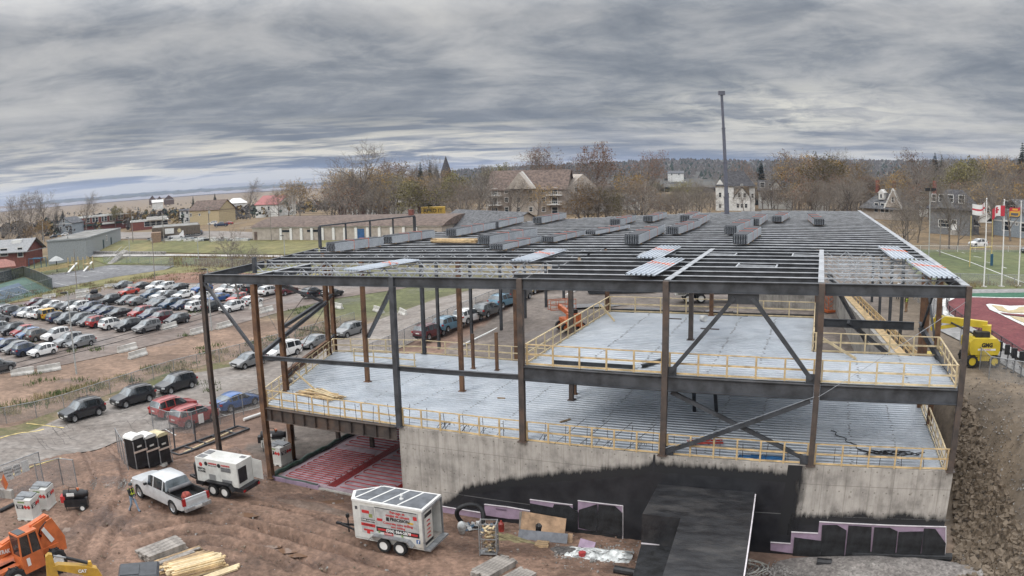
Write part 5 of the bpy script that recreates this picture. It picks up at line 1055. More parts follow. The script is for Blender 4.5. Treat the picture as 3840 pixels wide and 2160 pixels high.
o, w, ze, zr_ = house('house', 'dark grey two storey house with white window bands behind the floodlight pole', 'house', 2338, 2440, 590, 520, 478, 178, 176, 10, M_DGR, M_SHINGD, 'x', hip=.3, wins=((.4, 8.0, 3.4, 1.6), (.78, 8.0, 1.4, 1.7), (.36, 2.6, 2.6, 1.6), (.6, 2.6, 1.2, 1.8), (.1, 8, 1, 1.6)), chim=((.02, .4),), over=.9)
mb = MB(); mb.prism([(w * .2, ze - .3), (w * .62, ze - .3), (w * .41, ze + 3)], 1.1, (0, -.1, 0), (1, 0, 0), (0, 0, 1)); mb.build('front_gable', M_DGR, o); mb = MB(); mb.box((w * .6, -.3, .45), (2, .5, 1.8)); mb.build('steps', M_CONCP, o)
mb = MB(); mb.box((w * .62, -.08, 1.5), (1.1, .12, 2.3)); mb.build('door', M_TRIM, o)
house('garage', 'little grey garage with white trim beside the dark grey house', 'garage', 2434, 2462, 590, 566, 548, 172, 172, 6, M_DGR, M_SHINGD, 'y', doors=((.5, 2.6, 2.3, mat('garage door', (.10, .10, .11), .6)),))
o, w, ze, zr_ = house('house', 'grey blue bungalow with wide front gable at the right edge', 'house', 2494, 2600, 596, 556, 503, 166, 160, 11, M_BLU, M_SHING, 'y', wins=((.42, 6.6, 3.2, 1.6), (.36, 2.6, 2.2, 2.0), (.6, 3.1, .7, .5), (.76, 2.6, 1.6, 1.9)), over=.8)
mb = MB(); mb.box((w * .1, 3, ze + 1.5), (2.2, 2, 1.8)); mb.build('dormer', M_BLU, o)
for (l, r, yb, ye, yr, d, lab, wl, ax) in ((2300, 2345, 545, 492, 478, 245, 'white house behind trees left of the dark grey house', M_WHITE, 'x'), (2396, 2446, 545, 492, 476, 225, 'white two storey house behind trees left of the flags', M_WHITE, 'x'), (2456, 2496, 560, 490, 470, 235, 'white house behind the flags', M_WHITE, 'x'), (1905, 1935, 470, 462, 455, 330, 'far white house seen between tree crowns right of the crane', M_WHITE, 'x'),
    (1560, 1610, 528, 505, 490, 270, 'white bungalow behind wires left of the street lamps', M_WHITE, 'x'), (1500, 1530, 532, 510, 496, 285, 'small white house right of the grey flats', M_WHITE, 'y'), (1640, 1690, 528, 505, 490, 280, 'brown cottage behind the street lamps', M_SHINGB, 'x'), (2215, 2240, 480, 465, 452, 300, 'far white house above the grey hipped roof', M_WHITE, 'y'), (2550, 2600, 545, 500, 470, 200, 'brown gabled house at the right edge behind the flags', M_SHINGB, 'y'), (1680, 1720, 447, 436, 430, 620, 'long pale industrial roof far behind the street lamps', M_WHITE, 'x')):
    house('house', lab, 'house', l, r, yb, ye, yr, d, d, 9, wl, M_SHING, ax, wins=((.25, 3.6), (.7, 3.6), (.35, 6.8), (.75, 6.8)) if yb - ye > 30 else ((.25, 2.6), (.7, 2.6)))
# --- flats and barn
wl = [(x, z, 1.3, 1.6) for x in (.245, .40, .56, .72) for z in (2.0, 5.2, 8.2)] + [(x, z, 2.0, 2.2) for x in (.09, .86) for z in (1.6, 4.9, 8.0)]
o, w, ze, zr_ = house('apartment_block', 'beige three storey flats with brown roof, balconies and central gable', 'apartment block', 1228, 1424, 541, 474, 429, 268, 262, 15, M_STONE, M_SHINGB, 'x', wins=wl, over=.7)
mb = MB(); mb.box((w * .48, -.2, ze / 2 - 1), (w * .34, .5, ze + 2)); mb.build('centre_bay', M_BEIGE, o)
for x in (.40, .56):
    for z in (2.0, 5.2, 8.2): win(o, (w * x, -.5, z), 1.2, 1.5, 0)
mb = MB(); mb.prism([(w * .30, ze), (w * .62, ze), (w * .46, zr_ - .6)], 5, (0, -.5, 0), (1, 0, 0), (0, 0, 1)); mb.build('front_gable', M_BEIGE, o)
for a_, b_ in (((w * .29, ze - .1), (w * .46, zr_ - .3)), ((w * .63, ze - .1), (w * .46, zr_ - .3))): mb = MB(); mb.bar((a_[0], -.62, a_[1]), (b_[0], -.62, b_[1]), .4, .4); mb.build('gable_trim', M_TRIM, o)
for fx in (.09, .86):
    for z in (3.5, 6.6):
        mb = MB(); mb.box((w * fx, -.9, z), (5.2, 1.8, .25)); 
        for q in range(9): mb.box((w * fx - 2.5 + q * .625, -1.75, z + .6), (.06, .06, 1.0))
        mb.box((w * fx, -1.75, z + 1.1), (5.2, .08, .08)); mb.build('balcony', M_TRIM, o)
mb = MB(); mb.prism([(0, -4), (12, -4), (12, ze - .5), (6, zr_ - 1.5), (0, ze - .5)], -9, (w - .5, 4.5, 0), (.85, .5, 0), (0, 0, 1)); mb.build('end_wing', M_BEIGE, o)
for z in (2, 5.2, 8.2): win(o, (w + 2.5, 6.2, z), 1.0, 1.5, .53); win(o, (w + 6.5, 8.5, z), 1.0, 1.5, .53)
o, w, ze, zr_ = house('apartment_block', 'dark brick two storey flats with white panels behind the tallest bare tree', 'apartment block', 852, 1056, 541, 512, 478, 255, 252, 15, M_DBRICK, M_SHINGB, 'x', hip=.18, wins=[(x, z, 1.2, 1.5) for x in (.14, .2, .36, .44, .66, .78, .9) for z in (1.9, 4.9)], over=1.2)
for x in (.17, .42, .80):
    mb = MB(); mb.box((w * x, -.04, ze / 2 - 1), (3.6 if x < .7 else 9, .12, ze + 1.6)); mb.build('white_panel', M_TRIM, o)
for x in (.14, .2, .40, .45, .68, .80, .92):
    for z in (1.9, 4.9): win(o, (w * x, -.13, z), 1.0, 1.4, 0)
mb = MB(); mb.prism([(w * .64, ze + .2), (w * .96, ze + .2), (w * .8, zr_ + .2)], 1.6, (0, -.4, 0), (1, 0, 0), (0, 0, 1)); mb.build('white_gable', M_TRIM, o)
A, B_ = D(*f(636, 604), 222), D(*f(1112, 603), 191); rz = math.atan2(B_.y - A.y, B_.x - A.x); w = math.hypot(B_.x - A.x, B_.y - A.y); zb = A.z
o = thing('arena_barn', 'very long low beige barn with curved brown roof, white pilasters and blue door', 'barn', A, rz); ze = D(*f(640, 572), 222).z - zb; zt = D(*f(760, 541), 232).z - zb
mb = MB(); mb.box((w / 2, 12, ze / 2 - 1), (w, 24, ze + 2)); mb.build('wall', M_BEIGE, o); mb = MB(); n = 12
prf = [(-.5 + 25 * i / n, ze + (zt - ze) * math.sin(PI * i / n) ** .8) for i in range(n + 1)]
mb.add([(x, y, z) for x in (-.5, w + .5) for y, z in prf], [(i, n + 1 + i, n + 2 + i, i + 1) for i in range(n)] + [tuple(range(n + 1)), tuple(range(n + 1, 2 * n + 2))[::-1]]); mb.build('roof', M_SHINGB, o, smooth=False)
mb = MB(); mb.box((w / 2, -.1, ze - .12), (w, .2, .3)); mb.build('fascia', M_TRIM, o)
for i in range(14):
    if i == 0: continue
    x = w * (.115 + .059 * i); mb = MB(); mb.box((x, -.16, ze / 2 - .2), (.75, .3, ze - .3)); mb.build('pilaster', M_TRIM, o)
for fx in (.20, .36, .38): mb = MB(); mb.box((w * fx, -.05, ze - 1.1), (4.2, .1, .55)); mb.build('window', M_PANE, o)
mb = MB(); mb.box((w * .605, -.06, 1.3), (2.6, .14, 3.0)); mb.build('door', mat('blue door', (.03, .10, .24), .5), o); mb = MB(); mb.box((w * .02, -.05, 1.2), (1.0, .1, 2.2)); mb.build('door', M_SHINGB, o)
mb = MB(); mb.box((w * .78, 9, zt + .2), (1.1, 1.1, 2.2)); mb.build('chimney', M_BRICK, o)
o, w, ze, zr_ = house('annex_building', 'beige building with grey shingled gable roof at the right end of the long barn', 'building', 1092, 1262, 600, 573, 531, 212, 186, 15, M_BEIGE, M_SHING, 'x', wins=((.22, 1.8, 1.8, 1.2),), over=.5)
# --- left: yellow house, red roof, brick row, low brown building, shed, school
house('house', 'yellow two storey house with brown gabled roof and end window', 'house', 478, 552, 566, 528, 505, 345, 335, 12, M_YEL, M_SHINGB, 'x', wins=((.05, 4.6, .9, 1.4), (.35, 4.6, .9, .9)))
house('house', 'white house with a bright red roof behind russet shrubs', 'house', 643, 700, 540, 514, 493, 320, 312, 11, M_WHITE, mat('red metal roof', (.30, .085, .075), .5, var=.1), 'x', wins=((.3, 2.6), (.6, 2.6)))
house('house', 'narrow white two storey house left of the yellow one', 'house', 453, 480, 562, 530, 526, 350, 350, 8, M_WHITE, M_SHINGD, 'x', wins=((.25, 1.8), (.7, 1.8), (.25, 5), (.7, 5)))
house('tent_hall', 'low white domed roof behind the yellow house', 'hall', 570, 622, 518, 511, 499, 420, 420, 14, M_WHITE, M_WHITE, 'x', hip=.3)
for (l, r, yb, ye, yr, lab) in ((375, 392, 507, 503, 492, 'left'), (395, 408, 506, 502, 494, 'middle'), (412, 438, 506, 502, 491, 'right')):
    house('shed', 'dark red shed on the marsh edge, ' + lab + ' of three far ones', 'shed', l, r, yb, ye, yr, 800, 800, 12, M_SHINGB, M_SHINGB, 'y')
for (l, r, yb, lab) in ((383, 410, 515, 'white low shed in front of the far dark red sheds'), (485, 500, 533, 'tiny teal cottage left of the yellow house')): house('shed', lab, 'shed', l, r, yb, yb - 6, yb - 12, 560, 560, 8, M_WHITE if 'white' in lab else mat('teal siding', (.06, .16, .16), .7), M_WHITE if 'white' in lab else M_SHINGD, 'x')
house('house', 'light blue house under bare trees at the far left', 'house', 142, 182, 588, 562, 548, 330, 325, 9, M_BLU, M_SHING, 'y', wins=((.3, 2.2), (.7, 2.2), (.5, 5.4)))
def flat(name, label, cat, l, r, yb, yt, dL, dR, depth, wall, wins=(), cap=None, par=.5, roofm=None):
    A, B_ = D(*f(l, yb[0]), dL), D(*f(r, yb[1]), dR); rz = math.atan2(B_.y - A.y, B_.x - A.x); w = math.hypot(B_.x - A.x, B_.y - A.y); zb = (A.z + B_.z) / 2; hh = (D(*f(l, yt[0]), dL).z + D(*f(r, yt[1]), dR).z) / 2 - zb
    o = thing(name, label, cat, (A.x, A.y, zb), rz); settle(o, ((l, yb[0]), (r, yb[1])), (dL + dR) / 2); mb = MB(); mb.box((w / 2, depth / 2, hh / 2 - 1.5), (w, depth, hh + 3)); mb.build('wall', wall, o)
    mb = MB()
    for c, d in (((w / 2, -.05, hh), (w + .3, .3, .35)), ((w / 2, depth + .05, hh), (w + .3, .3, .35)), ((-.05, depth / 2, hh), (.3, depth, .35)), ((w + .05, depth / 2, hh), (.3, depth, .35))): mb.box(c, d)
    mb.build('parapet', cap or M_TRIM, o); mb = MB(); mb.box((w / 2, depth / 2, hh + .03), (w - .3, depth - .2, .1)); mb.build('roof', roofm or mat('flat roof', (.22, .215, .20), .9, var=.2, scale=.3), o)
    for fx, z, ww, wh in wins: win(o, (w * fx, -.04, z), ww, wh, 0)
    return o, w, hh
o, w, hh = flat('brick_building', 'red brick two storey shop row with white windows', 'building', 212, 327, (588, 570), (549, 536), 345, 352, 22, M_BRICK, [(x, 4.9, 1.5, 2.0) for x in (.10, .22, .28, .42, .47, .60, .65, .78, .83, .94)])
mb = MB(); mb.box((w / 2, -.4, 2.9), (w, .9, .8)); mb.build('awning', mat('dark green awning', (.02, .05, .04), .6), o); mb = MB(); mb.box((w * .52, -.95, 3.0), (6, .12, .8)); mb.build('shop_sign', M_TRIM, o)
for y in (4, 6, 8, 12): win(o, (-.04, y, 4.9), 1.0, 1.8, -PI / 2)
o, w, hh = flat('brick_building', 'single storey red brick shops with white fronts right of the brick row', 'building', 330, 424, (584, 570), (562, 549), 350, 350, 18, M_BRICK, [(x, 2.4, 3.0, 2.2) for x in (.45, .6, .75, .9)]); mb = MB(); mb.box((w * .7, -.6, 4.6), (w * .55, 1.2, 1.4)); mb.build('shop_front', M_TRIM, o)
o, w, hh = flat('office_building', 'low brown flat roofed office with a striped fascia and round emblem', 'building', 385, 503, (606, 596), (580, 561), 262, 262, 20, M_DGR, [(.75, 2.0, 1.6, 2.2), (.82, 2.0, 1.6, 2.2), (.89, 2.0, 1.6, 2.2), (.96, 2.0, 1.6, 2.2)], cap=mat('brown fascia', (.13, .105, .08), .7))
mb = MB()
for q in range(6): mb.box((w / 2, -.25, hh - .3 - q * .42), (w + .4, .5 - q * .02, .36))
mb.build('fascia', MATS['brown fascia'], o); mb = MB(); mb.box((w * .36, -.56, hh - 1.2), (3.0, .1, 1.7)); mb.build('sign_board', M_TRIM, o); mb = MB(); mb.lathe([(.2, 0), (.65, 0), (.65, .12), (.2, .12)], (w * .57, -.55, hh - 1.2), 16, 'Y'); mb.build('emblem', mat('pale gold', (.5, .42, .25), .5), o)
mb = MB(); mb.box((w * .08, -3, hh * .55 - 1), (w * .2, 6, hh * 1.1 - 1)); mb.build('tan_wing', mat('tan brick', (.26, .175, .12), .8, var=.15), o)
o, w, hh = flat('metal_shed', 'grey metal sided shed with a flat roof behind the spruce', 'shed', 218, 305, (638, 612), (592, 580), 205, 245, 11, M_GSID, [(.55, 2.6, 1.2, 1.4)], cap=M_GSID)
for fx in (.45, .68): mb = MB(); mb.box((w * fx, -.05, 1.2), (1.1, .12, 2.4)); mb.build('door', mat('dark green door', (.02, .045, .05), .6), o)
o, w, ze, zr_ = house('school_building', 'red brick school with a grey roof and roof unit at the left edge', 'school', -40, 66, 660, 632, 605, 178, 172, 8, M_BRICK, mat('pale grey roof', (.26, .265, .27), .8, var=.1), 'x', wins=((.5, 2.4, 2.0, 1.6), (.88, 2.2, 1.4, 2.0)), over=.8)
mb = MB(); mb.box((w * .68, 3, ze + 1.6), (2.4, 1.4, .9)); mb.build('roof_unit', M_TRIM, o)
o, w, ze, zr_ = house('brick_shelter', 'small shelter with red roof cut off by the left edge', 'shelter', -30, 30, 700, 672, 655, 150, 150, 10, M_WHITE, mat('rust shingles', (.26, .11, .085), .8, var=.2), 'x', hip=.2, over=1.0)
o = thing('church_steeple', 'dark pointed church steeple rising above the trees', 'steeple', D(*f(1123, 470), 420)); t = D(*f(1123, 393), 420).z - o.location.z; mb = MB(); mb.box((0, 0, t * .2), (5, 5, t * .5)); mb.build('tower', M_DBRICK, o); mb = MB(); mb.lathe([(3.0, t * .45), (.1, t)], (0, 0, 0), 8); mb.build('spire', M_SHINGD, o)
o = thing('yellow_container', 'yellow container lettered PRO IT behind the barn roof', 'container', D(*f(1060, 543), 232), 0); mb = MB(); mb.box((3.4, 1.2, .4), (6.9, 2.4, 4.2)); mb.build('body', mat('container yellow', (.55, .36, .06), .6, var=.12), o); M_BLK = mat('matt black', (.015, .015, .016), .6, var=.1); text(o, 'APRO IT', (3.4, -.02, 1.35), (PI / 2, 0, 0), 1.5, M_BLK, bold=.03)
# ------------------------------------------------------------------ cars
M_TYRE = mat('tyre rubber', (.018, .018, .018), .85, var=.25, scale=6); M_RIM = mat('alloy rim', (.42, .43, .44), .3, metal=.6, var=.15, scale=5); M_RIMD = mat('dark rim', (.05, .05, .055), .4, metal=.4, var=.1)
M_SCREEN = mat('windscreen', (.15, .175, .19), .06, var=.25, scale=1.2, spec=1.0); M_GLASS = mat('car glass', (.022, .027, .030), .05, var=.2, scale=1, spec=1.0); M_UNDER = mat('underbody', (.012, .012, .012), .8, var=0); M_LAMP = mat('headlamp', (.55, .57, .58), .15, var=.15, scale=9); M_TAIL = mat('tail lamp', (.32, .02, .02), .2, var=.15, scale=9); M_PLATE = mat('number plate', (.6, .6, .58), .5, var=.05)  # windscreen paler than side glass: sky reflection painted into its base colour
PAINT = {k: mat('paint ' + k, c, r, metal=.25 if k not in ('white', 'yellow', 'red') else 0, var=.05, scale=.6, coat=.6, dirt=None) for k, c, r in (('white', (.72, .72, .71), .35), ('black', (.020, .022, .025), .3), ('dark grey', (.085, .090, .096), .35), ('grey', (.185, .190, .195), .35), ('silver', (.33, .345, .35), .3), ('navy', (.032, .048, .095), .3), ('blue', (.030, .105, .30), .3), ('light blue', (.14, .21, .34), .35), ('sky blue', (.10, .21, .29), .35), ('red', (.30, .025, .022), .3), ('maroon', (.105, .018, .024), .35), ('bright red', (.45, .05, .03), .35), ('brown', (.10, .085, .075), .35), ('yellow', (.55, .33, .03), .4), ('slate', (.135, .150, .160), .35), ('dark blue', (.026, .065, .12), .3), ('green', (.03, .06, .045), .35))}
CK = {  # length, width, roofline, belt height, wheel radius, axles, pillars
 'suv': (4.55, 1.86, [(0, .70), (.10, .86), (.9, 1.02), (1.2, 1.08), (1.85, 1.58), (2.4, 1.67), (3.5, 1.65), (4.15, 1.56), (4.42, 1.12), (4.55, .80)], 1.06, .36, (.92, 3.62), (2.62, 3.55)),
 'hatch': (4.2, 1.78, [(0, .58), (.10, .74), (.85, .93), (1.1, .98), (1.85, 1.42), (2.3, 1.50), (3.1, 1.48), (3.75, 1.36), (4.1, .98), (4.2, .70)], .96, .32, (.86, 3.42), (2.5, 3.25)),
 'sedan': (4.7, 1.82, [(0, .55), (.10, .70), (.95, .88), (1.3, .93), (2.05, 1.36), (2.5, 1.44), (3.1, 1.41), (3.5, 1.32), (4.1, 1.03), (4.6, .98), (4.7, .70)], .93, .33, (.92, 3.68), (2.65, 3.4)),
 'wagon': (4.6, 1.80, [(0, .56), (.10, .72), (.95, .90), (1.3, .95), (2.0, 1.40), (2.5, 1.48), (3.7, 1.46), (4.2, 1.38), (4.5, .98), (4.6, .70)], .95, .33, (.9, 3.55), (2.6, 3.5)),
 'minivan': (5.0, 1.98, [(0, .66), (.12, .86), (.75, 1.05), (.95, 1.12), (1.9, 1.66), (2.5, 1.75), (4.2, 1.72), (4.7, 1.62), (4.93, 1.1), (5.0, .80)], 1.10, .35, (.98, 3.98), (2.55, 3.75)),
 'jeep': (4.3, 1.86, [(0, .92), (.05, 1.05), (1.25, 1.12), (1.32, 1.14), (1.62, 1.80), (1.8, 1.84), (3.9, 1.84), (4.1, 1.80), (4.2, 1.15), (4.22, .80)], 1.15, .42, (.75, 3.35), (2.4, 3.2)),
 'van': (5.6, 2.05, [(0, .85), (.1, 1.05), (.8, 1.25), (.95, 1.32), (1.7, 2.2), (2.1, 2.5), (5.2, 2.5), (5.45, 2.42), (5.55, 1.3), (5.6, .8)], 1.35, .36, (.95, 4.5), (2.2, 5.0)),
 'pickup': (5.85, 2.03, [(0, .92), (.06, 1.08), (1.2, 1.18), (1.55, 1.22), (2.15, 1.78), (2.5, 1.88), (3.6, 1.86), (3.95, 1.76), (4.12, 1.22), (4.16, 1.20), (5.78, 1.18), (5.85, 1.0)], 1.20, .41, (1.0, 4.66), (2.75, 3.75))}
CP = {}
def lin(pts, x):
    for (a, za), (b, zb) in zip(pts, pts[1:]):
        if x <= b: return za + (zb - za) * (x - a) / (b - a) if b > a else zb
    return pts[-1][1]
def make_car(kind, variant=0):
    Ln, Wd, top, zb_, wr, ax, pil = CK[kind]; o = thing('pickup_truck' if kind == 'pickup' else 'van' if kind == 'van' else 'car', '', 'car'); ra = wr + .07
    xs = {p[0] for p in top}
    for a in ax: xs |= {a - ra, a + ra} | {a + ra * math.cos(t) for t in (.4, .8, 1.2, 1.57, 1.94, 2.34, 2.74)}
    xs |= {.03, .3, .5, Ln - .3, Ln - .06}
    cab0 = next(top[i][0] for i in range(3, len(top)) if top[i + 1][1] - top[i][1] > .3); iroof = [i for i, p in enumerate(top) if p[0] > cab0]
    zmax = max(p[1] for p in top); cab1 = max(p[0] for p in top if p[1] > zmax - .14); rear = next(p[0] for p in top if p[0] > cab1)
    for q in pil: xs |= {q - .05, q + .05}
    w0 = next(p[0] for p in top if p[1] > zmax - .14 and p[0] > cab0)
    xs = sorted(x for x in xs if 0 <= x <= Ln); xs = [x for i, x in enumerate(xs) if i == 0 or x - xs[i - 1] > .012]
    rings = []
    for x in xs:
        e = min(x, Ln - x); w = Wd / 2 * (1 - .22 * max(0, 1 - e / .45) ** 2); zt = lin(top, x); z0 = .30 if kind not in ('jeep', 'pickup') else .42
        z0 += .12 * max(0, 1 - e / .35)
        for a in ax:
            if abs(x - a) < ra: z0 = max(z0, wr + math.sqrt(max(0, ra * ra - (x - a) ** 2)))
        zb = min(zb_ - .03 * (1 - min(1, max(0, (x - cab0) / (Ln - cab0)))), zt - .05); cabin = zt - zb > .15; k = min(1, max(0, (zt - zb - .05) / .35)); wt = w * (.95 - .17 * k) if kind not in ('jeep', 'van') else w * (.96 - .06 * k)
        zm = max(z0 + .02, min(.62, zb - .1)); rings.append([(w * .97, z0), (w, zm), (w * .985, (zm + zb) / 2 + .03), (w * .95, zb), (wt, zt - .05 * k - .012), (wt * .86, zt), (0, zt + .02)])
    body = MB(); glass = MB(); n = len(xs); m_ = 7
    def idx(mb, s): mb.add([(x, s * y, z) for x, r in zip(xs, rings) for y, z in r], [])
    for s in (1, -1):
        bo, go = len(body.v), len(glass.v); idx(body, s); idx(glass, s)
        for i in range(n - 1):
            xm = (xs[i] + xs[i + 1]) / 2
            for j in range(m_ - 1):
                fc = (i * m_ + j, (i + 1) * m_ + j, (i + 1) * m_ + j + 1, i * m_ + j + 1)
                if s < 0: fc = fc[::-1]
                zt = lin(top, xm); incab = cab0 + .12 < xm < rear - .05; g = False
                if j == 3 and incab and zt - zb_ > .22 and not any(abs(xm - q) < .06 for q in pil) and xm > cab0 + .35 and xm < cab1 + .12: g = True
                if j >= 4 and cab0 < xm < w0: g = True
                if j >= 4 and cab1 < xm < rear and kind != 'van': g = True
                if kind == 'van' and xm > pil[0]: g = g and j >= 4 and xm < w0
                if kind == 'pickup' and xm > rear + .02 and j >= 4 and xm < Ln - .1: continue
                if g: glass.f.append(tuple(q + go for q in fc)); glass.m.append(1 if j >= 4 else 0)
                else: body.f.append(tuple(q + bo for q in fc)); body.m.append(0)
        for i, rv in ((0, s > 0), (n - 1, s < 0)):
            body.v.append((xs[i], 0, rings[i][0][1])); fc = [bo + i * m_ + j for j in range(m_)] + [len(body.v) - 1]; body.f.append(tuple(fc if not rv else fc[::-1])); body.m.append(0)
    body.box((Ln / 2, 0, .52), (Ln - .5, Wd * .74, .5), mi=1)
    for a in ax: body.box((a, 0, wr + .18), (ra * 2, Wd * .80, wr + .1), mi=1)
    if kind == 'pickup':
        x0, x1, wi = rear + .05, Ln - .1, Wd / 2 - .13
        for q in (((x0, -wi, .72), (x1, -wi, .72), (x1, wi, .72), (x0, wi, .72)), ((x0, -wi, .72), (x0, wi, .72), (x0, wi, 1.2), (x0, -wi, 1.2)), ((x1, wi, .72), (x1, -wi, .72), (x1, -wi, 1.18), (x1, wi, 1.18)), ((x0, wi, .72), (x1, wi, .72), (x1, wi, 1.19), (x0, wi, 1.19)), ((x1, -wi, .72), (x0, -wi, .72), (x0, -wi, 1.19), (x1, -wi, 1.19))): body.quad(*q, mi=1)
        for s in (1, -1): body.box(((x0 + x1) / 2, s * (wi + .05), 1.18), (x1 - x0 + .1, .12, .04), mi=2)
        body.box((x1 + .03, 0, 1.17), (.1, wi * 2, .04)); body.box((Ln + .05, 0, .55), (.16, Wd * .92, .2), mi=3)
    body.box((.035 if kind != 'jeep' else -.01, 0, zb_ * .62), (.06, Wd * .5, .24), mi=2); body.box((.05, 0, .42), (.1, Wd * .62, .12), mi=2)
    body.box((-.012, 0, .50), (.02, .5, .11), mi=4); body.box((Ln + (.14 if kind == 'pickup' else .005), 0, .82 if kind != 'pickup' else .6), (.02, .5, .12), mi=4); body.box((Ln - .02, 0, .48), (.08, Wd * .75, .16), mi=2)
    b = body.build('body', [PAINT['white'], M_UNDER, M_UNDER, M_RIM, M_PLATE], o, smooth=True)
    b.data.set_sharp_from_angle(angle=.55)
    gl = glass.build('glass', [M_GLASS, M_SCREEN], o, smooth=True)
    for s in (1, -1):
        for a in ax:
            mb = MB(); mb.lathe([(wr * .66, -.11), (wr * .93, -.11), (wr, -.08), (wr, .08), (wr * .93, .11), (wr * .66, .11)], (0, 0, 0), 20, 'Y', cap=False); t = mb.build('wheel', M_TYRE, o); t.location = (a, s * (Wd / 2 - .115), wr)
            mb = MB(); mb.lathe([(wr * .68, -.09), (wr * .70, .085), (wr * .60, .10), (wr * .52, .05), (wr * .12, .07), (.02, .08)], (0, 0, 0), 16, 'Y')
            for q in range(5): an = q * 1.2566; mb.box((wr * .38 * math.cos(an), .075, wr * .38 * math.sin(an)), (wr * .5, .02, wr * .13), M=Matrix.Rotation(-an, 3, 'Y'))
            rm = mb.build('rim', M_RIM if variant == 0 else M_RIMD, t)
            if s < 0: rm.rotation_euler = (0, 0, PI)
        hl = MB(); hl.box((.16, s * Wd * .385, zb_ * .70), (.30, .30, .13), rz=-s * .5); hl.build('headlight', M_LAMP, o)
        tl = MB(); tl.box((Ln - .10, s * (Wd * .42), zb_ * .88 if kind != 'pickup' else .98), (.2, .22, .16 if kind != 'pickup' else .42), rz=s * .35); tl.build('tail_light', M_TAIL, o)
        mr = MB(); mr.box((cab0 + .55, s * (Wd / 2 + .08), zb_ + .06), (.12, .2, .15)); mr.build('mirror', PAINT['black'], o)
    if kind == 'suv' or kind == 'minivan':
        mb = MB()
        for s in (1, -1): mb.bar((2.2, s * Wd * .36, zmax + .035), (cab1 - .1, s * Wd * .36, zmax + .02), .04, .035)
        mb.build('roof_rails', M_UNDER, o)
    if kind == 'jeep':
        mb = MB(); mb.lathe([(.1, -.1), (.38, -.1), (.42, 0), (.38, .1), (.1, .1)], (Ln + .12, 0, .95), 16, 'X'); mb.build('spare_wheel', M_TYRE, o)
    o['L'] = Ln; CHILD[o.name] = list(o.children)
    for c in o.children: CHILD[c.name] = list(c.children)
    return o
CARDIR = Vector((.45, .893, 0))
USED = set()
def put_car(kind, colr, loc, rz, label, group, sc=1.0, variant=0, cat=None):
    key = (kind, variant)
    if key not in CP: CP[key] = make_car(kind, variant)
    src = CP[key]
    if key not in USED: USED.add(key); o = src; o.location = loc; o.rotation_euler = (0, 0, rz); o.scale = (sc,) * 3
    else: o = dup(src, None, loc, rz, sc=sc)
    if 'L' in o: del o['L']
    tag(o, label, cat or {'pickup': 'pickup truck', 'van': 'van', 'suv': 'car'}.get(kind, 'car'), group)
    for c in o.children:
        if c.name.startswith('body'):
            c.material_slots[0].link = 'OBJECT'; c.material_slots[0].material = PAINT[colr]
    return o
zL = lambda x, y: (x * .24845, 1040 + y * .24845); zM = lambda x, y: (600 + x * .24845, 1040 + y * .24845); zR = lambda x, y: (x * .63492, 1240 + y * .63492); zC = lambda x, y: (750 + x * .49689, 1000 + y * .49689); zT = lambda x, y: (x * .49689, 640 + y * .49689); zK = lambda x, y: (1640 + x * .37267, 980 + y * .37267)
KN = {'suv': 'suv', 'hatch': 'hatchback', 'sedan': 'sedan', 'wagon': 'estate car', 'minivan': 'minivan', 'jeep': 'boxy off roader', 'pickup': 'pickup', 'van': 'van'}
ORD = ['first', 'second', 'third', 'fourth', 'fifth', 'sixth', 'seventh', 'eighth', 'ninth', 'tenth', 'eleventh', 'twelfth', 'thirteenth', 'fourteenth', 'fifteenth', 'sixteenth', 'seventeenth', 'eighteenth', 'nineteenth']
def park(p, kind, colr, face, label, group, d=CARDIR, var=0, jit=.04):
    """p: foot of the car's near side in the photo; face 'f' nose towards the camera side, 'r' tail."""
    q = G(*p); L_, Wd = CK[kind][0], CK[kind][1]; s = Vector((-d.y, d.x, 0)); c = q + s * (Wd / 2); nose = -d if face == 'f' else d; c = c - nose * (-L_ / 2); rz = math.atan2(-nose.y, -nose.x) + random.uniform(-jit, jit); c.z = h(c.x, c.y) + .04
    return put_car(kind, colr, c, rz, label, group, 1.0, var)
random.seed(13)
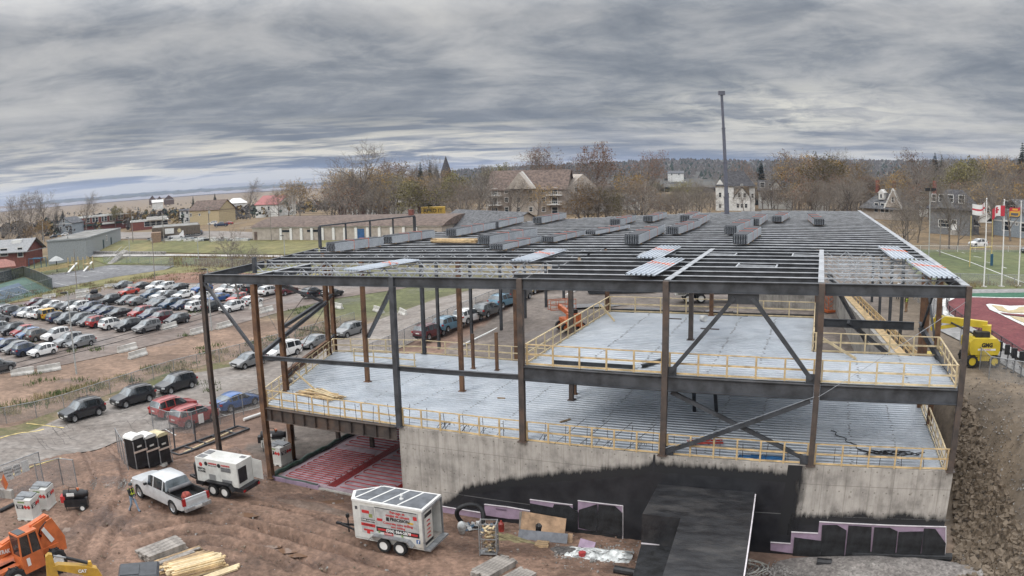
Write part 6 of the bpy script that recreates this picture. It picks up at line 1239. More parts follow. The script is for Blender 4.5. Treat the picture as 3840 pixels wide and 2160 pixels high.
LOT = [('front row', [(zL, 30, 1100, 'sedan', 'blue', 'f'), (zL, 140, 1110, 'hatch', 'navy', 'f'), (zL, 290, 1150, 'hatch', 'grey', 'f'), (zL, 470, 1180, 'suv', 'navy', 'r'), (zL, 690, 1195, 'hatch', 'white', 'f')]),
 ('second row', [(zL, 20, 700, 'suv', 'grey', 'r'), (zL, 90, 830, 'suv', 'silver', 'r'), (zL, 230, 868, 'suv', 'black', 'f'), (zL, 390, 888, 'hatch', 'red', 'f'), (zL, 480, 930, 'hatch', 'light blue', 'f'), (zL, 660, 955, 'suv', 'brown', 'r'), (zL, 890, 955, 'suv', 'white', 'f'), (zL, 1090, 1040, 'suv', 'silver', 'f'), (zL, 1270, 1063, 'wagon', 'grey', 'f')]),
 ('third row', [(zL, 60, 540, 'hatch', 'dark grey', 'f'), (zL, 150, 555, 'suv', 'silver', 'r'), (zL, 270, 570, 'suv', 'dark grey', 'r'), (zL, 370, 595, 'hatch', 'navy', 'f'), (zL, 480, 600, 'suv', 'white', 'f'), (zL, 600, 615, 'sedan', 'white', 'f'), (zL, 690, 622, 'suv', 'white', 'r'), (zL, 800, 640, 'jeep', 'yellow', 'r'), (zL, 930, 678, 'suv', 'navy', 'r'), (zL, 1060, 700, 'suv', 'slate', 'f'), (zL, 1265, 712, 'suv', 'slate', 'f'), (zL, 1400, 735, 'hatch', 'dark grey', 'f'), (zL, 1560, 752, 'suv', 'red', 'r'), (zL, 1750, 780, 'suv', 'white', 'r'), (zL, 1990, 808, 'suv', 'black', 'f'), (zL, 2285, 830, 'suv', 'grey', 'f')]),
 ('fourth row', [(zL, 560, 440, 'hatch', 'maroon', 'f'), (zL, 680, 460, 'hatch', 'dark grey', 'f'), (zL, 840, 478, 'sedan', 'white', 'f'), (zL, 960, 510, 'sedan', 'dark grey', 'r'), (zL, 1090, 505, 'suv', 'dark grey', 'f'), (zL, 1230, 512, 'suv', 'white', 'f'), (zL, 1410, 525, 'suv', 'navy', 'f'), (zL, 1520, 555, 'sedan', 'navy', 'f'), (zL, 1660, 580, 'sedan', 'navy', 'f'), (zL, 1840, 605, 'sedan', 'black', 'f'), (zL, 2180, 605, 'suv', 'red', 'f'), (zL, 2340, 645, 'suv', 'navy', 'f'), (zM, 60, 690, 'suv', 'maroon', 'f'), (zM, 320, 708, 'hatch', 'black', 'f')]),
 ('fifth row', [(zL, 1500, 378, 'suv', 'brown', 'r'), (zL, 1740, 412, 'pickup', 'black', 'f'), (zL, 1950, 408, 'hatch', 'slate', 'f'), (zL, 2130, 418, 'sedan', 'grey', 'r'), (zL, 2400, 442, 'wagon', 'dark grey', 'f'), (zM, 40, 462, 'hatch', 'dark grey', 'f'), (zM, 220, 472, 'suv', 'dark blue', 'f'), (zM, 390, 485, 'hatch', 'navy', 'f'), (zM, 640, 510, 'suv', 'white', 'r'), (zM, 880, 515, 'suv', 'black', 'r'), (zM, 1150, 520, 'suv', 'white', 'f')]),
 ('sixth row', [(zL, 1980, 268, 'sedan', 'bright red', 'f'), (zL, 2330, 320, 'suv', 'dark blue', 'f'), (zL, 2480, 330, 'sedan', 'white', 'f'), (zM, 170, 320, 'sedan', 'dark grey', 'f'), (zM, 400, 320, 'sedan', 'white', 'f'), (zM, 700, 350, 'sedan', 'white', 'f'), (zM, 930, 372, 'sedan', 'blue', 'f'), (zM, 1230, 380, 'hatch', 'bright red', 'f'), (zM, 1440, 418, 'hatch', 'white', 'r')]),
 ('back row', [(zL, 1890, 160, 'sedan', 'slate', 'f'), (zL, 2160, 178, 'sedan', 'black', 'f'), (zL, 2400, 190, 'suv', 'white', 'f'), (zM, 130, 200, 'suv', 'white', 'f'), (zM, 330, 200, 'sedan', 'black', 'f'), (zM, 680, 222, 'suv', 'blue', 'f'), (zM, 1050, 238, 'suv', 'white', 'f'), (zM, 1240, 250, 'suv', 'white', 'r'), (zM, 1480, 245, 'pickup', 'black', 'r'), (zM, 1700, 275, 'suv', 'white', 'r'), (zM, 1980, 265, 'suv', 'maroon', 'r'), (zC, 880, 232, 'suv', 'black', 'r'), (zC, 1030, 232, 'sedan', 'black', 'r')])]
for rn, row in LOT:
    row = sorted(row, key=lambda c: c[0](c[1], c[2])[0])
    for i, (zf, x, y, kd, cl_, fc) in enumerate(row): park(zf(x, y), kd, cl_, fc, f"{cl_} {KN[kd]} {'nose' if fc == 'f' else 'tail'} forward, {ORD[i]} from left in the gravel lot {rn}", 'cars parked in the gravel lot', var=1 if i % 3 == 0 else 0)
RDIR = Vector((.515, .857, 0)); RG = 'cars parked along the road'
for p, kd, cl_, fc, lab in ((zR(520, 527), 'suv', 'black', 'f', 'black suv nose forward, nearest of three by the road fence'), (zR(818, 442), 'suv', 'black', 'f', 'black suv nose forward, middle of three by the road fence'), (zR(1078, 362), 'suv', 'black', 'f', 'black square suv with roof bars, furthest of three by the road fence'), (zR(1065, 505), 'suv', 'red', 'r', 'red suv tail forward on the road, left of another red one'), (zR(1190, 558), 'suv', 'red', 'r', 'red suv behind the site fence panel with the white sign'), (zR(1440, 465), 'sedan', 'blue', 'r', 'blue sedan between the two left steel columns'),
    (zR(1500, 218), 'hatch', 'grey', 'f', 'grey hatchback by the grass verge behind the second column'), (zR(1705, 160), 'minivan', 'white', 'f', 'white minivan parked by the verge behind the left columns'), (zR(1890, 97), 'sedan', 'grey', 'f', 'grey sedan behind the white minivan'), (zC(1170, 520), 'suv', 'grey', 'f', 'grey suv alone on the far verge behind the left bracing'), (zC(880, 880), 'sedan', 'dark grey', 'r', 'dark grey sedan glimpsed through the left deck rail'),
    (zC(1790, 553), 'suv', 'maroon', 'r', 'maroon suv, nearest of the row beyond the lower deck'), (zC(1930, 495), 'suv', 'sky blue', 'r', 'sky blue suv with roof rack behind the maroon one'), (zC(2080, 435), 'suv', 'white', 'r', 'white suv half hidden by a rusty board'), (zC(2220, 385), 'suv', 'dark grey', 'r', 'dark suv behind the white one beyond the lower deck'), (zC(2340, 312), 'suv', 'sky blue', 'r', 'pale blue suv further along the row beyond the lower deck'), (zC(2440, 262), 'van', 'dark grey', 'r', 'dark van far along the row beyond the lower deck'), (zK(1060, 312), 'pickup', 'yellow', 'r', 'yellow pickup far along the muddy drive'), (zK(1225, 272), 'hatch', 'maroon', 'r', 'maroon hatchback past the yellow pickup'), (zR(10, 252), 'suv', 'dark grey', 'r', 'dark grey car tail cut off by the left edge')):
    park(p, kd, cl_, fc, lab, RG, RDIR)
TG = 'vehicles in the town behind'
for p, kd, cl_, rz, lab in ((zT(1265, 520), 'van', 'white', .35, 'white high roofed van in front of the brown office'), (zT(1430, 492), 'suv', 'slate', .2, 'grey suv right of the white high roofed van'), (zT(1615, 428), 'pickup', 'navy', .3, 'dark pickup by the yellow house'), (zT(1680, 412), 'sedan', 'red', .2, 'red sedan behind the dark pickup by the yellow house'), (zT(1570, 412), 'suv', 'white', .2, 'white suv behind the dark pickup'), (zT(460, 495), 'suv', 'white', .9, 'white suv left of the red brick shop row'), (zT(375, 512), 'suv', 'black', .9, 'black suv under bare trees at the far left'),
    (f(2440, 622), 'suv', 'white', .1, 'white suv on the road beyond the sports field'), (f(2572, 638), 'suv', 'slate', .1, 'grey suv at the right edge beyond the sports field'), (f(2365, 520), 'sedan', 'silver', .1, 'silver car behind the floodlight pole houses')):
    q = G(*p); put_car(kd, cl_, q + Vector((0, 0, .08)), rz, lab, TG)
# ------------------------------------------------------------------ machines and gear in the yard
M_WP = mat('white machine paint', (.58, .58, .55), .45, var=.08, scale=1.2, dirt=(.42, .39, .34)); M_ORG = mat('orange machine paint', (.55, .145, .045), .45, var=.12, scale=1.5, dirt=(.38, .11, .045)); M_CATY = mat('yellow machine paint', (.50, .29, .035), .45, var=.12, scale=2, dirt=(.33, .20, .05)); M_BYEL = mat('bright yellow paint', (.52, .39, .03), .4, var=.08, scale=1)
M_BLKM = mat('black metal', (.016, .016, .018), .5, var=.3, scale=3); M_STEELP = mat('galvanised pipe', (.30, .31, .32), .4, metal=.4, var=.15); M_REDL = mat('red decal', (.45, .03, .03), .5, var=.05); M_WHT = mat('white decal', (.68, .68, .66), .5, var=.04); M_DGREEN = mat('green fabric', (.03, .07, .05), .7, var=.2)
LINK = mesh_mat('chain link', (.33, .34, .35), .32); LINKD = mesh_mat('dark screen', (.030, .040, .044), .82)
def wheel(par, loc, r, w, rim=M_WHT, n=18, lug=False):
    mb = MB(); mb.lathe([(r * .62, -w / 2), (r * .92, -w / 2), (r, -w * .36), (r, w * .36), (r * .92, w / 2), (r * .62, w / 2)], (0, 0, 0), n, 'Y', cap=False)
    if lug:
        for q in range(18): a = q * PI / 9; mb.box((r * 1.0 * math.cos(a), (w * .22) * (1 if q % 2 else -1), r * 1.0 * math.sin(a)), (.09, w * .5, .07), M=Matrix.Rotation(-a, 3, 'Y'))
    t = mb.build('wheel', M_TYRE, par); t.location = loc
    mb = MB(); mb.lathe([(r * .63, -w * .4), (r * .64, w * .42), (r * .52, w * .5), (r * .45, w * .3), (r * .16, w * .34), (.02, w * .36)], (0, 0, 0), 14, 'Y')
    rm = mb.build('rim', rim, t); return t
# pickup
nose = Vector((-.851, .525, 0)); wd = Vector((.525, .851, 0)); rc = Vector((-18.28, 37.55, 0)); loc = rc + nose * 5.85 + wd * 1.0; loc.z = h(loc.x, loc.y) + .06
pk = put_car('pickup', 'silver', loc, math.atan2(-nose.y, -nose.x), 'silver white crew cab pickup with an open bed standing in the muddy yard', None, 1.0, 0)
pk.children[0].material_slots[0].material = mat('paint pale silver', (.50, .515, .525), .32, metal=.15, var=.05, coat=.5)
o = tag(MB().lathe([(.02, 0), (.28, .03), (.33, .2), (.22, .4), (.05, .46)], (0, 0, 0), 10).build('red_bag', mat('red canvas', (.30, .06, .045), .8, var=.3, scale=6), smooth=True, loc=loc - nose * 5.0 - wd * .1 + Vector((0, 0, .76))), 'crumpled red bag lying in the pickup bed', 'bag')
random.seed(8); mb = MB()
for i in range(40): mb.box((random.uniform(-.6, .6), random.uniform(-.6, .5), random.uniform(.02, .09)), (random.uniform(.05, .25), .06, .05), rz=random.uniform(0, 3))
tag(mb.build('wood_debris', [M_WOOD], loc=loc - nose * 4.9 + wd * .1 + Vector((0, 0, .74))), 'litter of wood scraps in the pickup bed', 'debris', kind='stuff')
tag(MB().tube((0, -.8, .12), (0, .8, .12), .12, 10).build('rolled_cover', mat('grey vinyl', (.12, .12, .125), .6), loc=loc - nose * 4.3 + Vector((0, 0, 1.18)), rz=math.atan2(-nose.y, -nose.x)), 'rolled grey bed cover across the front of the pickup bed', 'bed cover')
# generator trailer
gx = Vector((.955, -.297, 0)); O = Vector((-19.15, 42.1, 0)); O.z = h(O.x, O.y) + .05
ge = thing('generator_trailer', 'white towable generator on a tandem axle trailer behind the pickup', 'generator', O, math.atan2(gx.y, gx.x))
mb = MB(); mb.box((1.6, .8, 1.5), (3.2, 1.6, 1.5)); 
for x in (.95, 1.85): mb.box((x, -.005, 1.5), (.03, .02, 1.4))
mb.build('housing', M_WP, ge); mb = MB(); mb.box((1.7, .8, .62), (3.7, 1.66, .26)); mb.bar((0, .3, .6), (-1.3, .8, .58), .1, .12); mb.bar((0, 1.3, .6), (-1.3, .8, .58), .1, .12); mb.box((1.75, -.16, .92), (1.8, .4, .05)); mb.bar((.85, -.16, .9), (.6, -.16, .6), .4, .04); mb.bar((2.65, -.16, .9), (2.95, -.16, .55), .4, .04); mb.build('chassis', M_BLKM, ge)
mb = MB()
for x, z, w_, h_ in ((1.25, 1.15, .5, .3), (2.35, 1.75, .75, .22), (2.35, 1.0, .75, .22)):
    for q in range(6): mb.box((x, -.015, z + h_ * (q / 5 - .5)), (w_, .03, .02))
mb.box((.35, .35, 2.26), (.5, .5, .03)); mb.box((.35, 1.1, 2.26), (.5, .6, .03)); mb.box((2.85, 1.2, 2.26), (.35, .3, .03)); mb.build('vent', mat('vent grey', (.16, .16, .165), .6), ge)
mb = MB(); mb.prism([(0, 0), (.6, -.25), (.6, .95), (0, 1.2)], .05, (3.2, 1.55, .95), (.8, .6, 0), (0, 0, 1)); mb.build('panel_door', M_WP, ge); mb = MB(); mb.box((3.22, .5, 1.45), (.04, .8, .9)); mb.build('control_recess', M_BLKM, ge)
mb = MB(); mb.lathe([(.22, .3), (.25, .35), (.25, 1.25), (.1, 1.4), (.02, 1.4)], (-.35, .55, .35), 12); mb.build('bottle', M_BLKM, ge)
for x in (1.3, 2.2): wheel(ge, (x, -.14, .38), .38, .24); wheel(ge, (x, 1.74, .38), .38, .24)
for x in (3.5,): 
    for y in (.05, 1.55): mb = MB(); mb.box((x + .06, y, .6), (.05, .2, .12)); mb.build('tail_light', M_TAIL, ge)
for x, z in ((.42, 1.85), (1.1, 1.95), (2.1, 1.95)):
    mb = MB(); mb.lathe([(.02, -.012), (.13, -.012), (.13, 0)], (x - (.0 if x < .5 else .25), -.004, z), 14, 'Y'); mb.build('emblem', M_BLK if x > .5 else M_REDL, ge)
text(ge, 'RENTAL\nPOWER', (.45, -.012, 1.5), (PI / 2, 0, 0), .17, M_BLK, bold=.006)
for x in (1.35, 2.35): text(ge, 'HARDRIVE', (x, -.012, 2.0), (PI / 2, 0, 0), .14, M_REDL, bold=.006); text(ge, 'RENTAL POWER', (x, -.012, 1.86), (PI / 2, 0, 0), .09, M_BLK)
# enclosed white trailer
tx = Vector((.937, -.35, 0)); O = Vector((-8.06, 35.66, 0)); O.z = h(O.x, O.y) + .05
tr = thing('enclosed_trailer', 'white enclosed tandem trailer with printed concrete drilling adverts and a grey roof', 'trailer', O, math.atan2(tx.y, tx.x)); Lt, Wt, Z0, Z1 = 3.85, 2.06, .45, 2.47
mb = MB(); PR = [(0, 0), (Lt, 0), (Lt, .06), (.02, .06), (-.0, .1)]
mb.box((Lt / 2, .02, (Z0 + Z1) / 2), (Lt, .04, Z1 - Z0)); mb.box((Lt / 2 + .35, Wt - .02, (Z0 + Z1) / 2), (Lt - .7, .04, Z1 - Z0)); mb.box((Lt / 2, Wt / 2, Z0), (Lt, Wt, .1)); 
for a, b in (((0, 0), (-.45, .95)), ((-.45, .95), (.7, Wt))): mb.bar((*a, (Z0 + Z1) / 2), (*b, (Z0 + Z1) / 2), .04, Z1 - Z0)
mb.box((Lt / 2, Wt / 2, Z0 + .06), (Lt, Wt - .1, .03), mi=1); mb.box((1.6, Wt / 2, 1.4), (.05, Wt - .1, 1.9), mi=2)
mb.build('box_body', [M_WP, M_WOODG, M_UNDER], tr)
rp = [(-.03, -.03), (Lt + .03, -.03), (Lt + .03, Wt + .03), (.68, Wt + .03), (-.48, .95)]
mb = MB(); mb.prism(rp, .1, (0, 0, Z1), (1, 0, 0), (0, 1, 0)); rf = mb.build('roof', M_WHT, tr)
mb = MB(); mb.prism([(.08, .12), (Lt - .1, .12), (Lt - .1, Wt - .1), (.74, Wt - .1), (-.3, .95)], .012, (0, 0, Z1 + .1), (1, 0, 0), (0, 1, 0)); mb.build('roof_sheet', mat('roof sheet grey', (.125, .135, .15), .6, var=.15, scale=2), rf)
for x in (0.55, 1.35, 2.15, 2.95): mb = MB(); mb.bar((x - .45, .1, Z1 + .118), (x + .05, Wt - .1, Z1 + .118), .09, .015); mb.build('roof_seam', M_WHT, rf)
mb = MB(); mb.lathe([(.10, 0), (.10, .06), (.05, .07), (.05, .22), (.09, .24), (.02, .32)], (2.35, .8, Z1 + .11), 10); mb.build('roof_vent', M_WHT, rf)
mb = MB(); mb.box((Lt + .02, .48, (Z0 + Z1) / 2 + .02), (.05, .92, Z1 - Z0 - .12)); dr = mb.build('rear_door', M_WP, tr); mb = MB()
for y in (0, Wt): mb.box((Lt + .02, y, (Z0 + Z1) / 2), (.08, .08, Z1 - Z0))
mb.box((Lt + .02, Wt / 2, Z1 - .04), (.08, Wt, .1)); mb.box((Lt + .15, Wt / 2, Z0 - .02), (.35, Wt, .1)); mb.build('rear_frame', M_STEELP, tr)
mb = MB(); mb.bar((0, .6, .42), (-1.55, .98, .48), .08, .1); mb.bar((.3, 1.5, .42), (-1.55, .98, .48), .08, .1); mb.box((-1.6, .98, .5), (.3, .14, .12)); mb.tube((-1.0, .95, .1), (-1.0, .95, .95), .04, 8); mb.box((-1.0, .95, 1.05), (.14, .14, .2)); mb.build('drawbar', M_BLKM, tr)
mb = MB(); mb.box((2.15, -.17, .86), (1.9, .34, .05)); mb.bar((1.2, -.17, .85), (.95, -.17, .6), .34, .04); mb.bar((3.1, -.17, .85), (3.35, -.17, .6), .34, .04); mb.build('fender', M_STEELP, tr)
for x in (1.72, 2.62): wheel(tr, (x, -.15, .37), .37, .22); wheel(tr, (x, Wt + .15, .37), .37, .22)
def decal(par, x, z, w_, h_, m, y=-.008, nm='decal', rz=0): mb = MB(); mb.box((x, y, z), (w_, .008, h_)); return mb.build(nm, m, par)
M_SILV = mat('silver print', (.40, .40, .395), .5, var=.12, scale=3); decal(tr, 2.45, 1.80, 2.35, 1.08, M_SILV); decal(tr, .82, 1.55, .80, 1.5, M_SILV); decal(tr, 2.45, 1.15, 2.35, .26, M_BLK, -.014); decal(tr, 1.6, 1.15, .5, .11, M_REDL, -.02); decal(tr, 3.3, 1.15, .5, .11, M_REDL, -.02); decal(tr, 2.4, 2.32, 2.3, .035, M_BLK, -.02)
for z, s in ((2.18, .19), (2.0, .19)): text(tr, 'Percage et' if z > 2.1 else 'coupe de ciment', (2.5, -.02, z), (PI / 2, 0, 0), s, M_REDL, bold=.005)
text(tr, 'PRECISION', (2.62, -.02, 1.80), (PI / 2, 0, 0), .22, M_BLK, bold=.008); text(tr, 'Concrete core drilling', (2.5, -.02, 1.57), (PI / 2, 0, 0), .18, M_REDL, bold=.004); text(tr, 'and cutting', (2.5, -.02, 1.40), (PI / 2, 0, 0), .17, M_REDL, bold=.004); text(tr, '(506) 864-2879', (2.5, -.022, 1.15), (PI / 2, 0, 0), .22, M_WHT, bold=.006)
text(tr, 'COUPE A EGALITE', (.82, -.022, 1.52), (PI / 2, 0, 0), .10, M_WHT, bold=.003); decal(tr, .82, 1.52, .80, .14, M_BLK, -.014); decal(tr, .82, 1.27, .80, .16, M_REDL, -.014); text(tr, 'PLANCHER', (.82, -.022, 1.27), (PI / 2, 0, 0), .10, M_BLK); text(tr, 'DANGER', (1.95, -.02, .96), (PI / 2, 0, 0), .10, M_WHT); decal(tr, 1.95, .96, .5, .13, M_REDL, -.012)
for x, z, w_, h_, m in ((.72, 1.98, .42, .16, M_REDL), (1.0, 1.8, .2, .2, mat('olive print', (.22, .25, .08), .6)), (.82, .98, .55, .1, M_REDL), (.8, .86, .18, .14, M_REDL), (1.5, 1.68, .3, .14, M_REDL), (3.2, 1.75, .3, .1, M_CATY), (3.45, 2.05, .2, .2, M_REDL), (3.55, .82, .2, .2, mat('blue decal', (.05, .12, .30), .5)), (.2, 2.12, .13, .17, mat('slate decal', (.08, .08, .09), .5)), (1.95, 1.78, .16, .2, M_BLK), (1.42, 1.0, .1, .12, mat('green decal', (.2, .3, .1), .5)), (2.7, .98, .1, .12, MATS['green decal'])): decal(tr, x, z, w_, h_, m, -.016)
text(tr, 'f', (3.56, -.024, .81), (PI / 2, 0, 0), .2, M_WHT, bold=.01)
for z in (1.85, 1.62, 1.4, 1.2, 1.0): text(dr, 'drilling' if z != 1.4 else 'coupe', (Lt + .052, .5, z), (PI / 2, 0, PI / 2), .14, M_REDL)
mb = MB(); mb.box((Lt + .052, .5, 2.18), (.008, .75, .2)); mb.box((Lt + .052, .5, .72), (.008, .85, .16)); mb.build('decal', M_BLK, dr)
for (a, b, lab) in (((Lt - .5, 1.5), (Lt - .9, 1.7), 'step ladder leaning inside the open trailer door'),):
    mb = MB(); 
    for y in (-.16, .16): mb.bar((0, y, 0), (-.35, y, 1.3), .04, .05)
    for q in range(5): mb.bar((-.07 * q, -.16, .2 + .22 * q), (-.07 * q, .16, .2 + .22 * q), .03, .03)
    c = tr.matrix_world; tag(mb.build('step_ladder', M_STEELP, loc=O + tx * (Lt - .4) + Vector((.35, .937, 0)) * 1.45 + Vector((0, 0, Z0 + .08)), rz=math.atan2(tx.y, tx.x)), lab, 'ladder')
# portable toilets
pd = Vector((.415, .91, 0)); P0 = Vector((-25.45, 45.85, 0))
for i, (rc_, lab) in enumerate(((M_WHT, 'nearest black portable toilet with a white roof'), (M_WHT, 'middle black portable toilet of three with a white roof'), (mat('cream roof', (.55, .48, .30), .6), 'furthest black portable toilet with a cream roof'))):
    p = P0 + pd * (1.13 * i); p.z = h(p.x, p.y); o = thing('portable_toilet', lab, 'toilet', p, math.atan2(pd.y, pd.x), 'row of portable toilets'); mb = MB(); mb.box((.52, .55, 1.05), (1.02, 1.06, 2.1), taper=(.96, .96)); mb.box((.52, .55, .08), (1.12, 1.14, .16)); mb.build('cabin', M_BLKM, o)
    mb = MB(); mb.prism([(-.04, 0), (1.08, 0), (1.02, .14), (.8, .24), (.24, .24), (.02, .14)], -1.12, (0, 0, 2.1), (1, 0, 0), (0, 0, 1)); mb.build('roof', rc_, o); mb = MB(); mb.box((.52, -.0, 1.55), (.4, .02, .12)); mb.build('label_plate', M_WP, o)
    mb = MB(); mb.bar((-.03, -.03, 0), (-.03, -.03, 2.0), .06, .06); mb.bar((1.08, -.03, 0), (1.08, -.03, 2.0), .06, .06); mb.build('corner_post', M_STEELP, o)
    tag(MB().bar((-.1, -.08, 1.25), (1.15, -.08, 1.22), .04, .12).build('batten', mat('pinkish lumber', (.50, .40, .34), .7, var=.1), loc=p, rz=math.atan2(pd.y, pd.x)), 'pale batten nailed across the ' + lab.split(' black')[0] + ' toilet front', 'batten')
# chain link fences
def fence(pts, hh, label, sp=2.6, m=None, name='chain_link_fence', group=None, top=True, post=M_STEELP, r=.042):
    P = [G(*p) for p in pts]; o = thing(name, label, 'fence', P[0], 0, group); mb = MB(); rl = MB(); ps = None
    Q = [p - P[0] for p in P]; Pl = [Vector((*q, 0)) for q in resample([(q.x, q.y) for q in Q], max(2, int(sum((b - a).length for a, b in zip(Q, Q[1:])) / sp) + 1))]
    for q in Pl: q.z = h(q.x + P[0].x, q.y + P[0].y) - P[0].z
    for i, q in enumerate(Pl):
        if ps is None: mp_ = MB(); mp_.tube((0, 0, -.1), (0, 0, hh + .03), r, 6); e = mp_.build('post', post, o); ps = e
        else: e = ps.copy(); COL.objects.link(e); e.parent = o
        e.location = q
    for a, b in zip(Pl, Pl[1:]):
        u = Vector((0, 0, hh)); mb.quad(a, b, b + u, a + u)
        if top: rl.tube(a + u, b + u, r * .8, 5)
    mb.build('wire_mesh', m or LINK, o)
    if rl.v: rl.build('top_rail', post, o)
    return o
fence([(-60, 1600), (0, 1590), (212, 1550), (394, 1487), (640, 1405), (870, 1348), (1140, 1272), (1330, 1212)], 1.5, 'long chain link fence along the verge behind the parked suvs', 3)
fence([(575, 1602), (683, 1640), (787, 1608), (883, 1567), (1080, 1490)], 1.8, 'chain link fence in front of the red suvs on the road', 2.6)
fence([(1090, 1485), (1330, 1375), (1640, 1232), (2050, 1075)], 1.8, 'chain link fence running back along the road beside the steel frame', 3)
fence([(-40, 1895), (52, 1863), (166, 1814)], 2.2, 'tall site gate panel with white signs at the left edge', 2.6)
fence([(150, 1842), (238, 1822)], 1.9, 'fence panel behind the heater at the left', 2.0); fence([(238, 1822), (292, 1830)], 1.9, 'angled fence panel end right of the black heater', 1.5)
fence([(446, 1700), (483, 1768)], 2.0, 'edge on fence panel left of the portable toilets', 2)
fence([(686, 996), (860, 1002), (1034, 1004)], 1.8, 'chain link fence above the dirt mound behind the gravel lot', 4); fence([(390, 985), (520, 988), (650, 996)], 1.8, 'chain link fence behind the school court', 5)
fence([(780, 1064), (1000, 1066), (1300, 1080), (1500, 1070)], 1.6, 'chain link fence at the far edge of the gravel lot', 4)
fence([(3380, 1060), (3560, 1068), (3700, 1072), (3990, 1076)], 1.5, 'chain link fence along the near side of the sports field', 4); fence([(3300, 944), (3500, 946), (3840, 946)], 1.2, 'white rail fence along the far side of the sports field', 4, post=M_TRIM)
fence([(3560, 1130), (3545, 1160), (3560, 1190), (3641, 1252), (3717, 1288), (3840, 1372), (3920, 1430)], 1.1, 'low dark fence curving round the red end zone', 2.5, mesh_mat('black wire', (.05, .05, .055), .45), post=M_BLKM)
fence([(3400, 1098), (3460, 1150), (3530, 1230)], 2.0, 'temporary fence behind the rusty right hand columns', 2.2)
fence([(3600, 1290), (3700, 1420), (3845, 1445)], 1.6, 'grey panel fence beside the blocking sleds', 2.5)
for i, (x0, x1, lab) in enumerate(((38, 72, 'left'), (75, 100, 'middle'), (103, 131, 'right blank'))):
    a, b = G(x0 - 6, 1858 - i * 14), G(x1 - 6, 1848 - i * 14); d = b - a; o = thing('site_sign', f'white {lab} sign board on the tall site gate panel', 'sign', a + Vector((0, 0, 1.0)) + Vector((.02, -.06, 0)), math.atan2(d.y, d.x), 'signs on the gate'); mb = MB(); mb.box((d.length / 2, 0, .45), (d.length * .94, .02, .9 if i < 1 else .75)); mb.build('board', M_WHT, o)
    if i < 2:
        for q in range(3): text(o, ('DANGER', 'HARD HAT', 'AREA')[q] if i == 0 else ('NOTICE', 'NO ENTRY', 'OFFICE')[q], (d.length / 2, -.014, .68 - .2 * q), (PI / 2, 0, 0), .15, M_BLK, bold=.003)
a = G(760, 1622); tag(MB().box((0, 0, .45), (.5, .02, .75)).build('site_sign', M_WHT, loc=a + Vector((.06, -.1, .75)), rz=.95), 'white blank sign board on the fence before the red suv', 'sign')
a = G(28, 1868); o = thing('traffic_flag', 'orange warning flag on a concrete block at the left edge', 'flag', a); mb = MB(); mb.prism([(0, 0), (.35, .5), (.1, 1.15), (-.25, .6)], .02, (0, 0, .5), (1, 0, 0), (0, 0, 1)); mb.build('cloth', M_ORG, o); MB().box((0, 0, .3), (1.1, .35, .6)).build('block', M_CONCP, o)
# fuel tanks
def tank(p, rz, label, sc=1.0):
    o = thing('fuel_tank', label, 'fuel tank', p, rz, 'white fuel cubes', sc); mb = MB(); mb.box((.58, .58, .62), (1.16, 1.16, .95)); mb.box((.58, .58, 1.22), (1.2, 1.2, .24)); mb.box((.58, .58, .12), (1.22, 1.22, .06)); mb.build('tank_body', M_WP, o)
    mb = MB()
    for x in (.12, .58, 1.04): mb.box((x, .58, .06), (.2, 1.2, .12))
    mb.build('skid', M_WHT, o); mb = MB(); mb.box((.56, .78, 1.40), (1.1, .75, .07)); mb.box((.35, .2, 1.37), (.6, .36, .05)); mb.build('lid', mat('lid grey', (.19, .20, .21), .6), o)
    mb = MB(); mb.box((.36, -.012, .92), (.5, .02, .24)); mb.box((1.172, .36, .92), (.02, .5, .24)); mb.build('name_plate', M_BLK, o)
    for (x, y, r_) in ((.76, -.014, 0), (1.0, -.014, 0), (1.174, .76, 1), (1.174, 1.0, 1)): mb = MB(); mb.prism([(-.14, 0), (0, -.14), (.14, 0), (0, .14)], .012, (x, y, .92), (1, 0, 0) if not r_ else (0, 1, 0), (0, 0, 1)); mb.build('hazard_diamond', M_REDL, o)
    text(o, 'TRANS\nCUBE', (.36, -.026, .92), (PI / 2, 0, 0), .11, M_WHT, bold=.003); text(o, 'TRANS\nCUBE', (1.186, .36, .92), (PI / 2, 0, PI / 2), .11, M_WHT, bold=.003); MB().box((.5, -.01, 1.2), (.5, .02, .1)).build('green_label', MATS['green decal'], o); return o
q = G(69, 1953); tank(q, .10, 'white fuel cube nearest the bottom left corner'); q = G(126, 1912); tank(q, .10, 'white fuel cube behind the nearest one at the left'); q = G(1010, 1740); tank(q, -.45, 'white fuel cube behind the second steel column')
